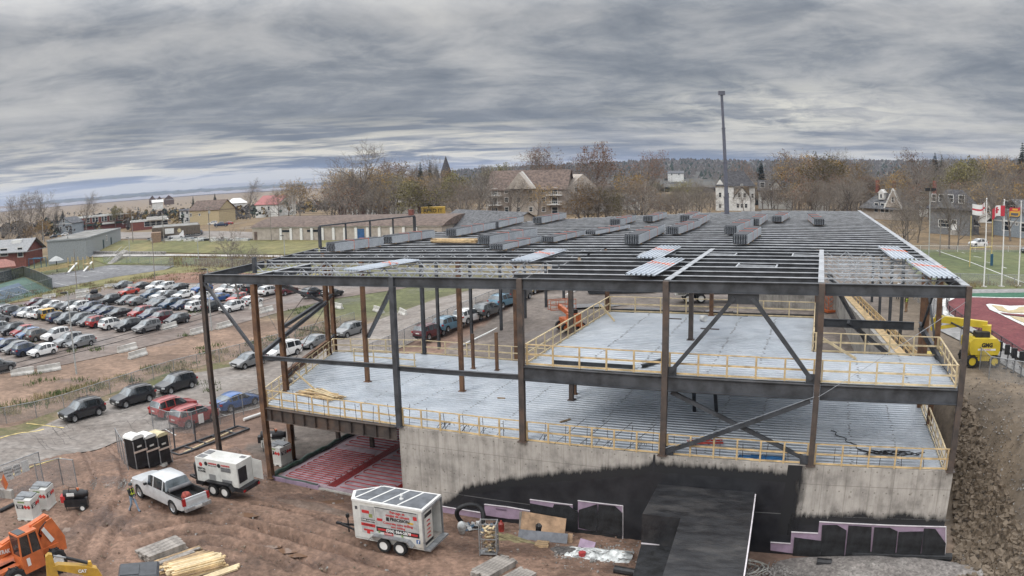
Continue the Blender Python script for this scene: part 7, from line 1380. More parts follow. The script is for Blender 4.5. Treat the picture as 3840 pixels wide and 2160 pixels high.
def heater(p, rz, label, white=False, sc=1.0):
    o = thing('site_heater', label, 'heater', p, rz, 'site heaters', sc); mb = MB(); mb.lathe([(.22, 0), (.26, .02), (.26, 1.3), (.2, 1.45), (.2, 1.6)], (0, 0, 1.0), 14, 'X'); mb.build('burner_tube', M_BLKM, o, smooth=True)
    mb = MB(); mb.box((.75, 0, .5), (1.5, .6, .45)); mb.lathe([(.02, .0), (.25, .05), (.25, .6), (.02, .65)], (.1, 0, .85), 10, 'X'); mb.build('fuel_box', M_BLKM if not white else M_WP, o); mb = MB()
    mb.path([(.1, -.3, 0), (.1, -.3, .6), (.1, .3, .6), (.1, .3, 0)], .025, 6); mb.path([(.4, -.2, 1.2), (.5, -.2, 1.5), (.9, -.2, 1.5), (1.0, -.2, 1.2)], .025, 6); mb.build('handle_frame', M_BLKM, o); MB().box((-.05, 0, .75), (.3, .5, .4)).build('control_box', M_REDL if not white else M_BLKM, o)
    MB().box((.5, -.27, 1.05), (.5, .04, .18)).build('label_plate', M_WHT, o); MB().tube((1.0, 0, 1.25), (1.0, 0, 1.36), .09, 8).build('cap', M_ORG, o)
    for s in (-1, 1): wheel(o, (1.15, s * .38, .22), .22, .1)
    return o
q = G(250, 1912); heater(q, .35, 'black wheeled site heater behind the white fuel cubes'); q = G(985, 1688); heater(q, .15, 'black and white site heater behind the second steel column', True, 1.15)
# telehandler
Rw, Fw_ = G(222, 2150), G(48, 2238); fd = Fw_ - Rw; fd.z = 0; fd.normalize(); O = Rw + Vector((fd.y, -fd.x, 0)) * 1.05; O.z = h(O.x, O.y) + .03
te = thing('telehandler', 'orange telehandler with a glazed cab and low boom at the bottom left corner', 'telehandler', O, math.atan2(fd.y, fd.x))
mb = MB(); mb.box((1.4, 0, .95), (4.4, 1.0, .6)); mb.box((1.2, -.95, 1.15), (2.2, .8, .8)); mb.box((2.9, .55, 1.0), (1.5, .7, .5)); mb.build('chassis', M_ORG, te)
mb = MB()
for y in (-.28, .42): mb.prism([(-1.3, .7), (.5, .7), (.35, 1.5), (-.35, 2.55), (-.75, 2.6), (-1.35, 1.4)], .06, (0, y, 0), (1, 0, 0), (0, 0, 1))
mb.build('boom_support', M_ORG, te); mb = MB(); mb.bar((-.75, .02, 2.45), (5.2, .02, 1.55), .48, .52); bm = mb.build('boom', M_ORG, te); mb = MB(); mb.bar((-.6, .02, 2.72), (2.5, .02, 2.25), .3, .06); mb.build('boom_cover', M_ORG, bm)
ang = math.atan2(.9, 5.95); text(bm, 'SKYTRAK', (2.75, .27, 1.93), (PI / 2, ang, PI), .27, M_WHT, bold=.01); mb = MB(); mb.lathe([(.02, 0), (.17, 0), (.17, .02)], (3.75, .262, 1.78), 14, 'Y'); mb.build('emblem', mat('dark green decal', (.03, .10, .05), .5), bm)
mb = MB(); mb.tube((-.3, .2, 1.5), (.5, .2, 2.3), .06, 8); mb.path([(-.6, .25, 2.4), (-.3, .45, 2.55), (.1, .4, 2.3), (.2, .2, 1.9)], .03, 6); mb.build('hydraulic_cylinder', M_BLKM, te); mb = MB(); mb.prism([(-.6, 1.5), (-.1, 2.35), (.1, 2.25), (-.35, 1.4)], .012, (0, .49, 0), (1, 0, 0), (0, 0, 1)); mb.build('warning_decal', M_WHT, te)
mb = MB(); cx0, cx1, y0, y1 = .75, 2.15, .42, 1.2
mb.box(((cx0 + cx1) / 2, .81, 1.25), (1.4, .78, .9))
for x in (cx0, cx1):
    for y in (y0, y1): mb.bar((x, y, 1.6), (x + (.12 if x == cx0 else -.12), y, 2.75), .09, .09)
mb.box((1.45, .81, 2.76), (1.25, .86, .09)); mb.bar((1.42, y1, 1.7), (1.42, y1, 2.72), .07, .07); cb = mb.build('cab', M_ORG, te); mb = MB(); mb.box((1.45, 1.17, 2.2), (1.2, .03, 1.05)); mb.box((cx1 - .06, .81, 2.2), (.03, .72, 1.05)); mb.box((cx0 + .06, .81, 2.2), (.03, .72, 1.05)); mb.box((1.75, .81, 2.82), (.5, .7, .03)); mb.build('cab_glass', M_GLASS, cb)
mb = MB(); mb.box((1.2, .75, 1.85), (.5, .45, .12)); mb.box((1.0, .75, 2.1), (.12, .45, .5)); mb.build('seat', M_BLKM, cb); MB().lathe([(.07, 0), (.07, .09), (.02, .12)], (.9, .8, 2.81), 8).build('beacon', MATS['orange strap'], cb); mb = MB(); mb.box((1.75, 1.215, 1.35), (.22, .015, .4)); mb.build('decal', M_WHT, cb)
for x in (0, 2.75): wheel(te, (x, 1.05, .66), .66, .42, M_WHT, 20, True); wheel(te, (x, -1.05, .66), .66, .42, M_WHT, 20, True)
# yellow excavator arm with its machine below the frame
Dx = 27.5
def ex(x, y): return D(x * .22082, 1840 + y * .22082, Dx)
o = ex(1250, 1900); g0 = Vector((o.x, o.y, h(o.x, o.y))); E_ = thing('excavator', 'yellow excavator boom and stick rising at the bottom left', 'excavator', g0); vd = Vector((o.x, o.y, 0)).normalized()
def plate(nm, pts, w_, m): mb = MB(); P = [ex(*p) - g0 for p in pts]; n = len(P); mb.add([p - vd * w_ / 2 for p in P] + [p + vd * w_ / 2 for p in P], [tuple(range(n)), tuple(range(n, 2 * n))[::-1]] + [(i, n + i, n + (i + 1) % n, (i + 1) % n) for i in range(n)]); return mb.build(nm, m, E_)
plate('stick', [(770, 1110), (820, 1062), (880, 1075), (925, 1230), (1000, 1449), (1010, 1800), (880, 1800), (795, 1449)], .22, M_CATY); bo = plate('boom', [(900, 1270), (990, 1232), (1480, 1262), (1640, 1300), (1745, 1460), (1900, 1800), (1640, 1800), (1500, 1460), (1380, 1400), (960, 1325)], .3, M_CATY)
mb = MB(); mb.tube(ex(905, 1105) - g0, ex(1120, 1140) - g0, .04, 8, mi=1); mb.tube(ex(1120, 1140) - g0, ex(1490, 1225) - g0, .07, 10); mb.build('hydraulic_cylinder', [M_BLKM, M_STEELP], E_); plate('cylinder_bracket', [(1490, 1200), (1540, 1190), (1570, 1260), (1480, 1260)], .14, M_CATY)
c = ex(1390, 1335) - g0 - vd * .17; text(bo, 'CAT', c, (PI / 2, .12, math.atan2(vd.x, vd.y) * -1), .17, M_WHT, bold=.008)
mb = MB(); mb.box((.3, -.2, 1.0), (1.6, 1.5, 1.0)); mb.box((.3, -.9, .3), (2.2, .4, .6)); mb.box((.3, .6, .3), (2.2, .4, .6)); mb.build('body', M_CATY, E_)
# black utility vehicle cab at the bottom edge
z4 = lambda x, y: (400 + x * .2329, 1960 + y * .2329)
q = D(*z4(520, 800), 29.5); g0 = Vector((q.x, q.y, h(q.x, q.y))); uz = q.z - g0.z; o = thing('utility_vehicle', 'black utility vehicle roof and cab rising at the bottom edge before the lumber', 'utility vehicle', g0, .38); mb = MB(); mb.box((0, 0, uz + .1), (1.75, 1.35, .12), taper=(.9, .86)); mb.box((-.35, -.05, uz + .17), (.8, .9, .04)); mb.build('roof', mat('grey plastic', (.055, .06, .068), .55, var=.15, scale=2), o)
mb = MB()
for x in (-.75, .75):
    for y in (-.58, .58): mb.bar((x, y, .5), (x * .92, y * .92, uz + .06), .07, .07)
mb.box((0, 0, .6), (2.6, 1.4, .6)); mb.build('cab_frame', M_BLKM, o); mb = MB(); mb.box((0, -.56, uz - .45), (1.3, .02, .7)); mb.box((.74, 0, uz - .45), (.02, 1.0, .7)); mb.build('cab_glass', M_GLASS, o)
for x in (-.9, .9):
    for s in (-.7, .7): wheel(o, (x, s, .32), .32, .26, M_BLKM)
# lumber stacks at the bottom
def stack(p, q, label, rows, w_, t_, mats_, ang=.03, jit=.12):
    a, b = G(*p), G(*q); d = b - a; c = (a + b) / 2; c.z = h(c.x, c.y) + .05; return lumber('lumber_stack', label, c, math.atan2(d.y, d.x), rows, d.length, w_, t_, mats_, jit, ang, 'lumber', 'lumber stacks at the bottom of the yard')
random.seed(31); stack(z4(560, 640), z4(1250, 380), 'low stack of wide grey boards with one fresh tan end', (4, 4, 4), .30, .14, [M_WOODG, M_WOODG, M_WOODD], .01, .05); stack(z4(800, 760), z4(1560, 520), 'loose middle stack of grey and tan boards fanned out', (9, 8, 7, 6), .17, .06, [M_WOODG, M_WOODD, M_WOOD], .09, .3); stack(z4(980, 880), z4(1880, 640), 'tall stack of fresh yellow boards in front of the fanned out one', (9, 9, 9, 8, 8, 7, 6), .16, .065, [M_WOOD, M_WOODP, M_WOODP, M_WOODD], .02, .15); stack(z4(1560, 930), z4(2160, 720), 'three long yellow boards lying right of the lumber stacks', (3,), .14, .09, [M_WOODP], .03, .1)
stack((1790, 2178), (1910, 2115), 'strapped flat bundle of grey boards at the bottom centre', (6, 6, 6), .17, .1, [M_WOODG], .0, .02); stack((1905, 2195), (1985, 2150), 'grey boards with a yellow drill on top at the bottom centre', (6, 6), .16, .09, [M_WOODG], .0, .02)
# dark steel rack lying beside the road, pipes, manhole
a, b = G(676, 1712), G(935, 1612); d = (b - a); L_ = d.length; o = thing('steel_rack', 'dark steel ladder frame with uprights lying right of the portable toilets', 'steel frame', a, math.atan2(d.y, d.x)); mb = MB()
for y in (0, 1.3): mb.bar((0, y, .12), (L_, y, .12), .14, .14)
mb.build('rails', M_STEELD, o); mb = MB()
for i in range(6): mb.bar((L_ * i / 5, 0, .12), (L_ * i / 5, 1.3, .12), .1, .1)
mb.build('cross_bars', M_STEELD, o)
for i in range(4): mb = MB(); mb.bar((L_ * (.08 + i * .29), 1.3, .1), (L_ * (.08 + i * .29) + .25, 1.5, 1.7), .1, .1); mb.build('upright', M_STEELD, o)
for k, (p, q, r_, m, lab, cat) in enumerate((((690, 1700), (870, 1620), .06, M_WOODP, 'pale long board lying in the steel rack', 'board'), ((915, 1580), (1060, 1530), .13, M_WHT, 'white plastic pipe beside the left columns', 'pipe'), ((3190, 2090), (3565, 2105), .22, M_MEMB, 'long black pipe lying along the foot of the wall at right', 'pipe'), ((3060, 2125), (3115, 2130), .24, M_BLKM, 'short capped black pipe with a white band', 'pipe'), ((2875, 2062), (2975, 2072), .14, M_STEELP, 'shiny duct piece below the purple boards', 'duct'), ((1733, 1300), (2169, 1088), .12, M_WHT, 'long white pipe line laid along the edge of the site', 'pipe'), ((0, 1925), (60, 1895), .12, M_BLKM, 'black drain pipe at the left edge', 'pipe'), ((2305, 2150), (2420, 2170), .2, M_BLKM, 'black pipe end at the left foot of the vault', 'pipe'))):
    a, b = G(*p), G(*q); mb = MB(); mb.tube((0, 0, r_), b - a + Vector((0, 0, r_)), r_, 10); tag(mb.build('pipe' if cat == 'pipe' else cat, m, loc=a + Vector((0, 0, .02))), lab, cat)
a = G(600, 1745); o = thing('manhole', 'grey concrete manhole ring with a dark lid in the mud', 'manhole', a); MB().lathe([(.55, 0), (.6, .02), (.58, .18), (.45, .2)], (0, 0, 0), 18).build('ring', M_CONCP, o); MB().lathe([(.42, .19), (.44, .23), (.02, .25)], (.1, .1, 0), 16).build('lid', M_WOODG, o)
# clutter along the wall
q = G(1765, 1985); tag(MB().path([(0 + .75 * math.cos(t), .2 * math.sin(t * 2), .75 + .75 * math.sin(t)) for t in [i * .22 - .4 for i in range(20)]], .13, 10).build('black_hose', M_MEMB, smooth=True, loc=q, rz=-.3), 'thick black corrugated hose arched by the wall', 'hose')
q = G(2030, 2000); mb = MB(); mb.lathe([(.02, 0), (.36, .04), (.42, .3), (.36, .62), (.16, .9), (.12, 1.0), (.2, 1.06)], (0, 0, 0), 14); o = mb.build('garbage_bag', mat('black bag plastic', (.012, .012, .013), .22, var=.3, bump=.9, bscale=7), smooth=True, loc=q); tag(o, 'full black garbage bag tied at the top by the plywood', 'garbage bag')
q = G(1733, 2005); mb = MB(); mb.lathe([(.02, 0), (.15, .08), (.24, .45), (.2, .7), (.05, .8)], (0, 0, 0), 10); tag(mb.build('plastic_bag', mat('white film', (.50, .51, .50), .4, var=.25, bump=.6, bscale=6), smooth=True, loc=q), 'whitish plastic bag tied to the end of the black hose', 'plastic bag')
q = G(1880, 1995); tag(MB().lathe([(.14, 0), (.16, .02), (.16, .5), (.08, .6), (.05, .7)], (0, 0, 0), 12).build('fire_extinguisher', mat('dull red', (.30, .04, .03), .4, var=.2), loc=q), 'dull red cylinder left of the black garbage bag', 'cylinder')
def lean(name, pts, t, m, label, cat, tilt=.25, dv=-.9):
    """Sheet leaning on the wall: foot on the ground, top tilted back."""
    a, b = G(*pts[0]), G(*pts[1]); d = b - a; w_ = d.length; dist = math.hypot(a.x, a.y); hh = abs(pts[2]) * dist / FPX; rz = math.atan2(d.y, d.x); mb = MB(); mb.prism([(0, 0), (w_, 0), (w_, hh), (0, hh)], -t, (0, 0, 0), (1, 0, 0), (0, math.sin(tilt), math.cos(tilt))); return tag(mb.build(name, m, loc=a + Vector((0, 0, .02)), rz=rz), label, cat)
M_PLY = mat('plywood', (.40, .265, .165), .75, var=.2, scale=1.6, dirt=(.28, .18, .11))
lean('plywood_sheet', ((1950, 2000), (2115, 2030), 95), .02, M_PLY, 'large tan plywood sheet leaning on the purple boards', 'plywood'); lean('plywood_sheet', ((1985, 2006), (2098, 2026), 62), .02, mat('orange plywood', (.42, .25, .15), .75, var=.2, scale=5, dirt=(.22, .12, .07)), 'knotty tan plywood sheet in front of the larger one', 'plywood', .3)
lean('grey_board', ((1942, 2022), (2126, 2042), 42), .03, mat('grey board', (.155, .165, .185), .7, var=.1), 'long grey insulation board leaning in front of the plywood', 'board', .45); lean('plywood_sheet', ((2128, 2036), (2146, 2037), 40), .02, M_PLY, 'narrow plywood strip right of the grey board', 'plywood', .4)
lean('purple_board', ((2165, 2058), (2222, 2072), 46), .05, M_XPS, 'loose purple foam board leaning beside the white plastic', 'foam board', .55)
for x in (1945, 1968): lean('timber_post', ((x, 1985), (x + 8, 1986), 75), .09, M_WOODG, 'grey timber upright leaning ' + ('left' if x < 1950 else 'second') + ' of the plywood', 'timber', .2)
q = G(2033, 2048); lumber('pallet', 'small wooden pallet leaning on the grey board', q + Vector((0, 0, .05)), -.25, (4, 3), .75, .2, .07, [M_WOODD], .02, .02, 'pallet'); a, b = G(1870, 2012), G(1990, 2050); d = b - a; lumber('lumber_pile', 'flat greenish boards lying left of the grey board', (a + b) / 2 + Vector((0, 0, .03)), math.atan2(d.y, d.x), (3,), 2.6, .3, .04, [mat('mossy board', (.20, .17, .09), .8, var=.2)], .3, .05)
q = G(1800, 2085); o = thing('offcut_cage', 'tall grey wire cage filled with wood offcuts', 'cage', q + Vector((0, 0, .02)), -.12); mb = MB()
for x in (0, .82):
    for y in (0, .6): mb.bar((x, y, 0), (x, y, 1.75), .05, .05)
for z in (.1, .92, 1.72):
    for p_, q_ in (((0, 0), (.82, 0)), ((0, .6), (.82, .6)), ((0, 0), (0, .6)), ((.82, 0), (.82, .6))): mb.bar((*p_, z), (*q_, z), .04, .05)
for i in range(7): mb.bar((.82, .08 * i, .1), (.82, .08 * i, 1.7), .008, .008); mb.bar((.12 * i, .6, .1), (.12 * i, .6, 1.7), .008, .008)
mb.build('frame', M_STEELP, o); MB().box((.41, .3, .08), (.8, .58, .04)).build('floor_panel', M_STEELP, o)
random.seed(6); mb = MB()
for i in range(70): z = random.uniform(.15, 1.5); mb.box((random.uniform(.1, .72), random.uniform(.08, .52), z), (random.uniform(.12, .4), .09, .05), M=Euler((random.uniform(-.5, .5), random.uniform(-.6, .6), random.uniform(0, 3))).to_matrix(), mi=random.choice((0, 1, 2)))
tag(mb.build('wood_offcuts', [M_WOODP, M_WOODD, M_WOODG], loc=q + Vector((0, 0, .02)), rz=-.12), 'jumble of wood offcuts heaped inside the wire cage', 'offcuts', kind='stuff')
q = G(2245, 2090); mb = MB(); n = 26; vs = []
for j in range(n):
    for i in range(n):
        x, y = (i / (n - 1) - .5) * 3.4, (j / (n - 1) - .5) * 1.5; e = 1 - max(abs(x) / 1.7, abs(y) / .75) ** 4; vs.append((x * (1 + .12 * mnoise.noise(Vector((x, y, 1)))), y * (1 + .3 * mnoise.noise(Vector((x * 1.2, y, 5)))), .06 + max(0, e) * (.16 + .22 * mnoise.fractal(Vector((x * 1.6, y * 1.6, 2)), 1, 2, 4))))
mb.add(vs, [(j * n + i, j * n + i + 1, (j + 1) * n + i + 1, (j + 1) * n + i) for j in range(n - 1) for i in range(n - 1) if mnoise.noise(Vector((i * .35, j * .5, 9))) > -.42]); tag(mb.build('plastic_sheet', mat('crumpled white plastic', (.58, .60, .59), .35, var=.3, scale=3, bump=.8, bscale=6), loc=q + Vector((0, 0, .03)), rz=-.3), 'crumpled white plastic sheet spread on the ground by the vault', 'plastic sheet')
q = G(2183, 2090); tag(MB().lathe([(.17, 0), (.19, .3), (.02, .31)], (0, 0, 0), 10).build('red_bucket', mat('bucket red', (.40, .05, .05), .5), loc=q), 'small red bucket at the edge of the white plastic', 'bucket')
random.seed(19); q = G(2790, 2140); mb = MB(); mb.path([(1.0 * math.cos(i * .55) * (1 + .3 * math.sin(i * .37)), .7 * math.sin(i * .55) * (1 + .3 * math.cos(i * .21)), .08 + .1 * abs(math.sin(i * .8))) for i in range(60)], .018, 5); tag(mb.build('cable_coil', mat('white cable', (.42, .42, .38), .5), loc=q), 'loose coil of white cable right of the black vault', 'cable')
q = G(1742, 1955); mb = MB()
for i in range(60): mb.box((random.uniform(-.9, .9), random.uniform(-.3, .4), random.uniform(.02, .25)), (random.uniform(.1, .45), random.uniform(.05, .3), .03), M=Euler((random.uniform(-.6, .6), random.uniform(-.6, .6), random.uniform(0, 3))).to_matrix(), mi=random.choice((0, 0, 1, 2)))
tag(mb.build('litter_heap', [mat('white scrap', (.50, .50, .49), .6, var=.2), M_BLKM, mat('blue scrap', (.10, .17, .25), .6)], loc=G(1800, 1985)), 'heap of white and blue scrap inside the black hose', 'litter', kind='stuff')
# stones: rubble slope at the right, pebbles over the yard
M_ROCK = mat('rubble stone', (.190, .150, .110), .9, var=.3, scale=1.5, col2=(.115, .088, .062)); M_ROCKG = mat('grey stone', (.27, .255, .24), .9, var=.25, scale=2)
def rocks(name, label, fn, n, s0, s1, mats_, pw=2.2):
    mb = MB()
    for i in range(n):
        p = fn();
        if p is None: continue
        s = s0 + (s1 - s0) * random.random() ** pw; R = Euler((random.uniform(0, 6), random.uniform(0, 6), random.uniform(0, 6))).to_matrix(); k = (random.uniform(.7, 1.3), random.uniform(.6, 1.1), random.uniform(.35, .8))
        vs = [R @ Vector((a * k[0] * random.uniform(.75, 1.1), b * k[1] * random.uniform(.75, 1.1), c * k[2] * random.uniform(.75, 1.1))) * s for a, b, c in ((-.6, -.6, -.6), (.6, -.6, -.6), (.6, .6, -.6), (-.6, .6, -.6), (-.5, -.5, .6), (.5, -.5, .6), (.5, .5, .6), (-.5, .5, .6))]
        mb.add([v + p + Vector((0, 0, s * .2)) for v in vs], [(0, 3, 2, 1), (4, 5, 6, 7), (0, 1, 5, 4), (1, 2, 6, 5), (2, 3, 7, 6), (3, 0, 4, 7)], random.randrange(len(mats_)))
    return tag(mb.build(name, mats_), label, 'stones', kind='stuff')
def rub():
    t = random.random(); y = 1500 + 680 * t; xl, xr = 3585 - 10 * t, 3625 + 225 * min(1, t * 1.3); p = G(random.uniform(xl, xr), y); u, v = to_uv(p.x, p.y); return p if u > 30.1 else None
random.seed(41); rocks('rubble', 'brown broken rock covering the bank right of the building', rub, 3600, .05, .40, [M_ROCK, M_ROCK, mat('dark rubble', (.125, .095, .066), .9, var=.3)], 3.4)
rocks('loose_gravel', 'fine grey gravel at the top of the right hand bank', lambda: G(random.uniform(3600, 3850), random.uniform(1420, 2160)), 1500, .03, .10, [M_ROCKG, M_ROCK])
rocks('pebbles', 'pale pebbles and clods scattered over the mud', lambda: G(random.uniform(0, 2400), random.uniform(1760, 2170)), 2600, .02, .13, [M_ROCKG, M_ROCK, mat('mud clod', (.17, .115, .085), .9, var=.3)], 4)
rocks('crushed_stone', 'pale crushed stone along the tracks behind the pickup', lambda: G(random.uniform(340, 480) + random.gauss(0, 14), 0 or random.gauss(1815, 12)), 500, .03, .09, [M_ROCKG]); rocks('white_gravel', 'pale gravel beside the vault', lambda: G(random.uniform(2080, 2420), random.gauss(2080, 22)), 700, .03, .12, [M_ROCKG]); rocks('white_gravel', 'pale gravel right of the vault', lambda: G(random.uniform(2760, 3060), random.gauss(2140, 14)), 600, .03, .11, [M_ROCKG])
def heap(px, py, a, b, hh, label, m, rot=0):
    c = G(px, py); mb = MB(); n = 22; vs = []
    for j in range(n):
        for i in range(n): x, y = (i / (n - 1) * 2 - 1), (j / (n - 1) * 2 - 1); r = min(1, math.hypot(x, y)); X, Y = x * a, y * b; vs.append((X, Y, h(c.x + X * math.cos(rot) - Y * math.sin(rot), c.y + X * math.sin(rot) + Y * math.cos(rot)) - c.z - .05 + hh * (1 - r * r) * (1 + .35 * mnoise.fractal(Vector((X, Y, px)), 1, 2, 4))))
    mb.add(vs, [(j * n + i, j * n + i + 1, (j + 1) * n + i + 1, (j + 1) * n + i) for j in range(n - 1) for i in range(n - 1)]); return tag(mb.build('gravel_heap', m, smooth=True, loc=c, rz=rot), label, 'heap', kind='stuff')
heap(3330, 2140, 6, 1.6, .55, 'grey gravel spread along the foot of the wall at right', MATS['fresh gravel'], BROT); heap(3440, 2205, 3.0, .9, .6, 'reddish brown earth heap at the bottom right', MATS['red earth'], BROT); heap(1180, 1905, 3.0, .8, .35, 'low earth ridge in front of the heated slab', ground_mat('spoil earth', ((.12, .085, .065), (.175, .125, .098), (.24, .19, .16)), scale=.5, bump=.9, bscale=8), BROT); heap(2160, 2070, 1.6, .8, .3, 'dark gravel patch in front of the leaning boards', mat('dark gravel', (.10, .092, .088), .9, var=.3, scale=6, bump=.8, bscale=14), -.3)
# ------------------------------------------------------------------ poles, flags, machines further away, people
M_POLEW = mat('weathered pole', (.235, .215, .19), .85, var=.2, scale=1); M_POLEG = mat('pale grey pole', (.36, .37, .36), .6, var=.1)
def pole(base, top, label, kind='util', r=.13, name=None, bz=None):
    b = G(*base) if bz is None else at(*base, bz); d = math.hypot(b.x, b.y); t = D(*top, d); hh = t.z - b.z; o = thing(name or {'util': 'utility_pole', 'lamp': 'street_lamp', 'flood': 'floodlight_pole', 'lot': 'light_pole', 'bare': 'utility_pole'}[kind], label, 'pole', b, random.uniform(-.4, .1) if kind != 'lot' else .3)
    m = M_POLEW if kind in ('util', 'bare') else M_POLEG; MB().tube((0, 0, -.3), (0, 0, hh), r, 8, r * .7).build('pole', m, o)
    if kind == 'util': MB().bar((-1.1, .1, hh - .5), (1.1, .1, hh - .5), .1, .12).build('crossarm', M_POLEW, o); MB().lathe([(.02, 0), (.25, .02), (.25, .8), (.02, .85)], (.4, -.1, hh - 2.2), 10).build('transformer', M_POLEG, o)
    if kind == 'lamp': MB().path([(0, 0, hh - 1.2), (.9, 0, hh - .4), (2.4, 0, hh - .15)], .06, 6).build('arm', M_POLEG, o); MB().box((2.6, 0, hh - .18), (.7, .25, .12)).build('lamp_head', M_WHT, o)
    if kind == 'lot': MB().box((-.45, 0, hh - .1), (.75, .4, .16)).build('lamp_head', M_BLKM, o)
    if kind == 'flood':
        MB().bar((-1.0, 0, hh), (1.0, 0, hh), .1, .12).build('crossarm', M_BLKM, o)
        for x in (-.9, -.4, .4, .9): MB().box((x, -.2, hh + .3), (.42, .3, .42)).build('lamp_head', M_BLKM, o)
    o['hh'] = hh; return o
PO = {}
for k, (b, t, lab, kd) in {'a': ((287, 1402), (249, 1094), 'grey lamp pole standing among the front rows of the gravel lot', 'lot'), 'b': ((290, 1099), (277, 934), 'grey wooden pole at the edge of the gravel lot beside the school court', 'bare'), 'c': ((581, 1050), (569, 892), 'grey wooden pole left of the dirt mound', 'bare'), 'd': ((489, 985), (478, 890), 'thin lamp pole at the stairs on the slope', 'lot'), 'e': ((745, 978), (738, 888), 'thin lamp pole on the grass bank right of the stairs', 'lot'),
    'f': ((787, 908), (781, 772), 'utility pole with transformer right of the white van', 'util'), 'g': ((615, 912), (606, 800), 'utility pole in front of the brown office', 'util'), 'h': ((499, 910), (493, 795), 'utility pole left of the brown office', 'util'), 'i': ((165, 935), (161, 830), 'pole with a lamp left of the grey shed', 'lot'), 'j': ((1018, 905), (1008, 790), 'pale wooden pole before the left end of the barn', 'bare'), 'k': ((1490, 872), (1486, 785), 'pole with transformer before the brown barn roof', 'util'), 'l': ((794, 1240), (786, 1005), 'grey pole with a lamp left of the corner column', 'lot'), 'm': ((1068, 960), (1060, 882), 'white lamp pole below the barn', 'lot'),
    'n': ((2384, 792), (2378, 716), 'street lamp with transformers behind the roof edge', 'lamp'), 'o': ((2492, 790), (2492, 682), 'street lamp left of the crane boom', 'lamp'), 'p': ((2549, 780), (2549, 680), 'street lamp further left of the crane boom', 'lamp'), 'q': ((2350, 795), (2344, 725), 'low street lamp at the road bend', 'lamp'), 'r': ((3483, 960), (3486, 716), 'tall floodlight pole beyond the right roof edge', 'flood'), 's': ((3524, 960), (3523, 822), 'plain grey pole right of the floodlight pole', 'bare'), 't': ((1722, 1290), (1712, 1120), 'leaning grey pole behind the blue suv', 'bare')}.items(): PO[k] = pole(b, t, lab, kd, .16 if kd == 'util' else .11)
M_WIRE = mat('wire black', (.012, .012, .013), .6, var=0)
def wire(a, b, sag, label, r=.02): 
    a, b = Vector(a), Vector(b); P = [(b - a) * (i / 24) - Vector((0, 0, sag * 4 * (i / 24) * (1 - i / 24))) for i in range(25)]; tag(MB().path(P, r, 4).build('overhead_wire', M_WIRE, loc=a), label, 'wire', 'overhead wires')
for k, (a, b, da, db, lab) in enumerate((((-30, 1384), (1062, 1085), 62, 92, 'upper thick black cable crossing the gravel lot'), ((-30, 1404), (1062, 1105), 62, 92, 'lower thick black cable crossing the gravel lot'), ((-30, 1372), (790, 1205), 66, 100, 'thin cable above the pair crossing the gravel lot'))): wire(D(*a, da), D(*b, db), .25, lab, .028 if k < 2 else .012)
def topof(k, dz=-.5): o = PO[k]; return Vector((o.location.x, o.location.y, o.location.z + o['hh'] + dz))
for a, b, lab in (('h', 'g', 'wires between the two poles at the brown office'), ('g', 'f', 'wires from the brown office to the transformer pole'), ('f', 'k', 'wires along the front of the long barn'), ('n', 'o', 'wires between the street lamps behind the roof')): wire(topof(a), topof(b), 1.2, lab, .03); wire(topof(a, -1.1), topof(b, -1.1), 1.2, lab + ', lower line', .03)
for o in PO.values(): del o['hh']
# flag poles
def flag(bx, by, tx_, ty, label, kind):
    b = G(bx, by); d = math.hypot(b.x, b.y); t = D(tx_, ty, d).z - b.z; o = thing('flagpole', label, 'flagpole', b, 0, 'row of three flagpoles'); MB().tube((0, 0, 0), (0, 0, t), .11, 10, .07).build('pole', M_WHT, o); MB().lathe([(.5, 0), (.5, .12), (.15, .16)], (0, 0, 0), 12).build('base', M_CONCP, o); MB().lathe([(.02, 0), (.12, .1), (.02, .2)], (0, 0, t), 8).build('finial', M_WHT, o)
    w_, hh, n = 2.5, 1.35, 24; z0 = t - .5; mb = MB(); droop = .22 if kind == 'can' else .12
    def P(u, v): return (-.1 - u * w_ * .92, .25 * math.sin(u * 7 + tx_), z0 - v * hh - droop * u + .10 * math.sin(u * 6.0 + tx_) + (.5 if kind != 'eng' else .1) * -u * .6)
    R_, Wh, Ye, Bl = 0, 1, 2, 3
    for i in range(n):
        for j in range(12):
            u, v = (i + .5) / n, (j + .5) / 12
            if kind == 'eng': c = R_ if (.40 < v < .60 or .16 < u < .28) else Wh
            elif kind == 'can': c = R_ if (u < .25 or u > .75 or (abs(u - .5) < .17 * (1 - abs(v - .45) * 1.6) * (1 if j % 3 else .55) and .15 < v < .78) or (abs(u - .5) < .02 and v < .9 and v > .1)) else Wh
            else: c = R_ if v < .34 and not (.35 < u < .62 and .08 < v < .26) else (Bl if v > .82 and u < .9 else Bl if (.3 < u < .7 and .5 < v < .72) else Ye)
            mb.quad(P(i / n, (j + 1) / 12), P((i + 1) / n, (j + 1) / 12), P((i + 1) / n, j / 12), P(i / n, j / 12), c)
    mb.build('flag', [mat('flag red', (.45, .03, .05), .7, var=.05), M_WHT, mat('flag gold', (.58, .34, .05), .7, var=.05), mat('flag dark', (.08, .09, .11), .7, var=.1)], o); o.rotation_euler = (0, 0, .1)
flag(3689, 1077, 3696, 748, 'left white flagpole flying a white flag with a red cross', 'eng'); flag(3755, 1076, 3762, 752, 'middle white flagpole flying a red and white maple leaf flag', 'can'); flag(3818, 1074, 3823, 758, 'right white flagpole flying a gold and red flag with a ship', 'nb')
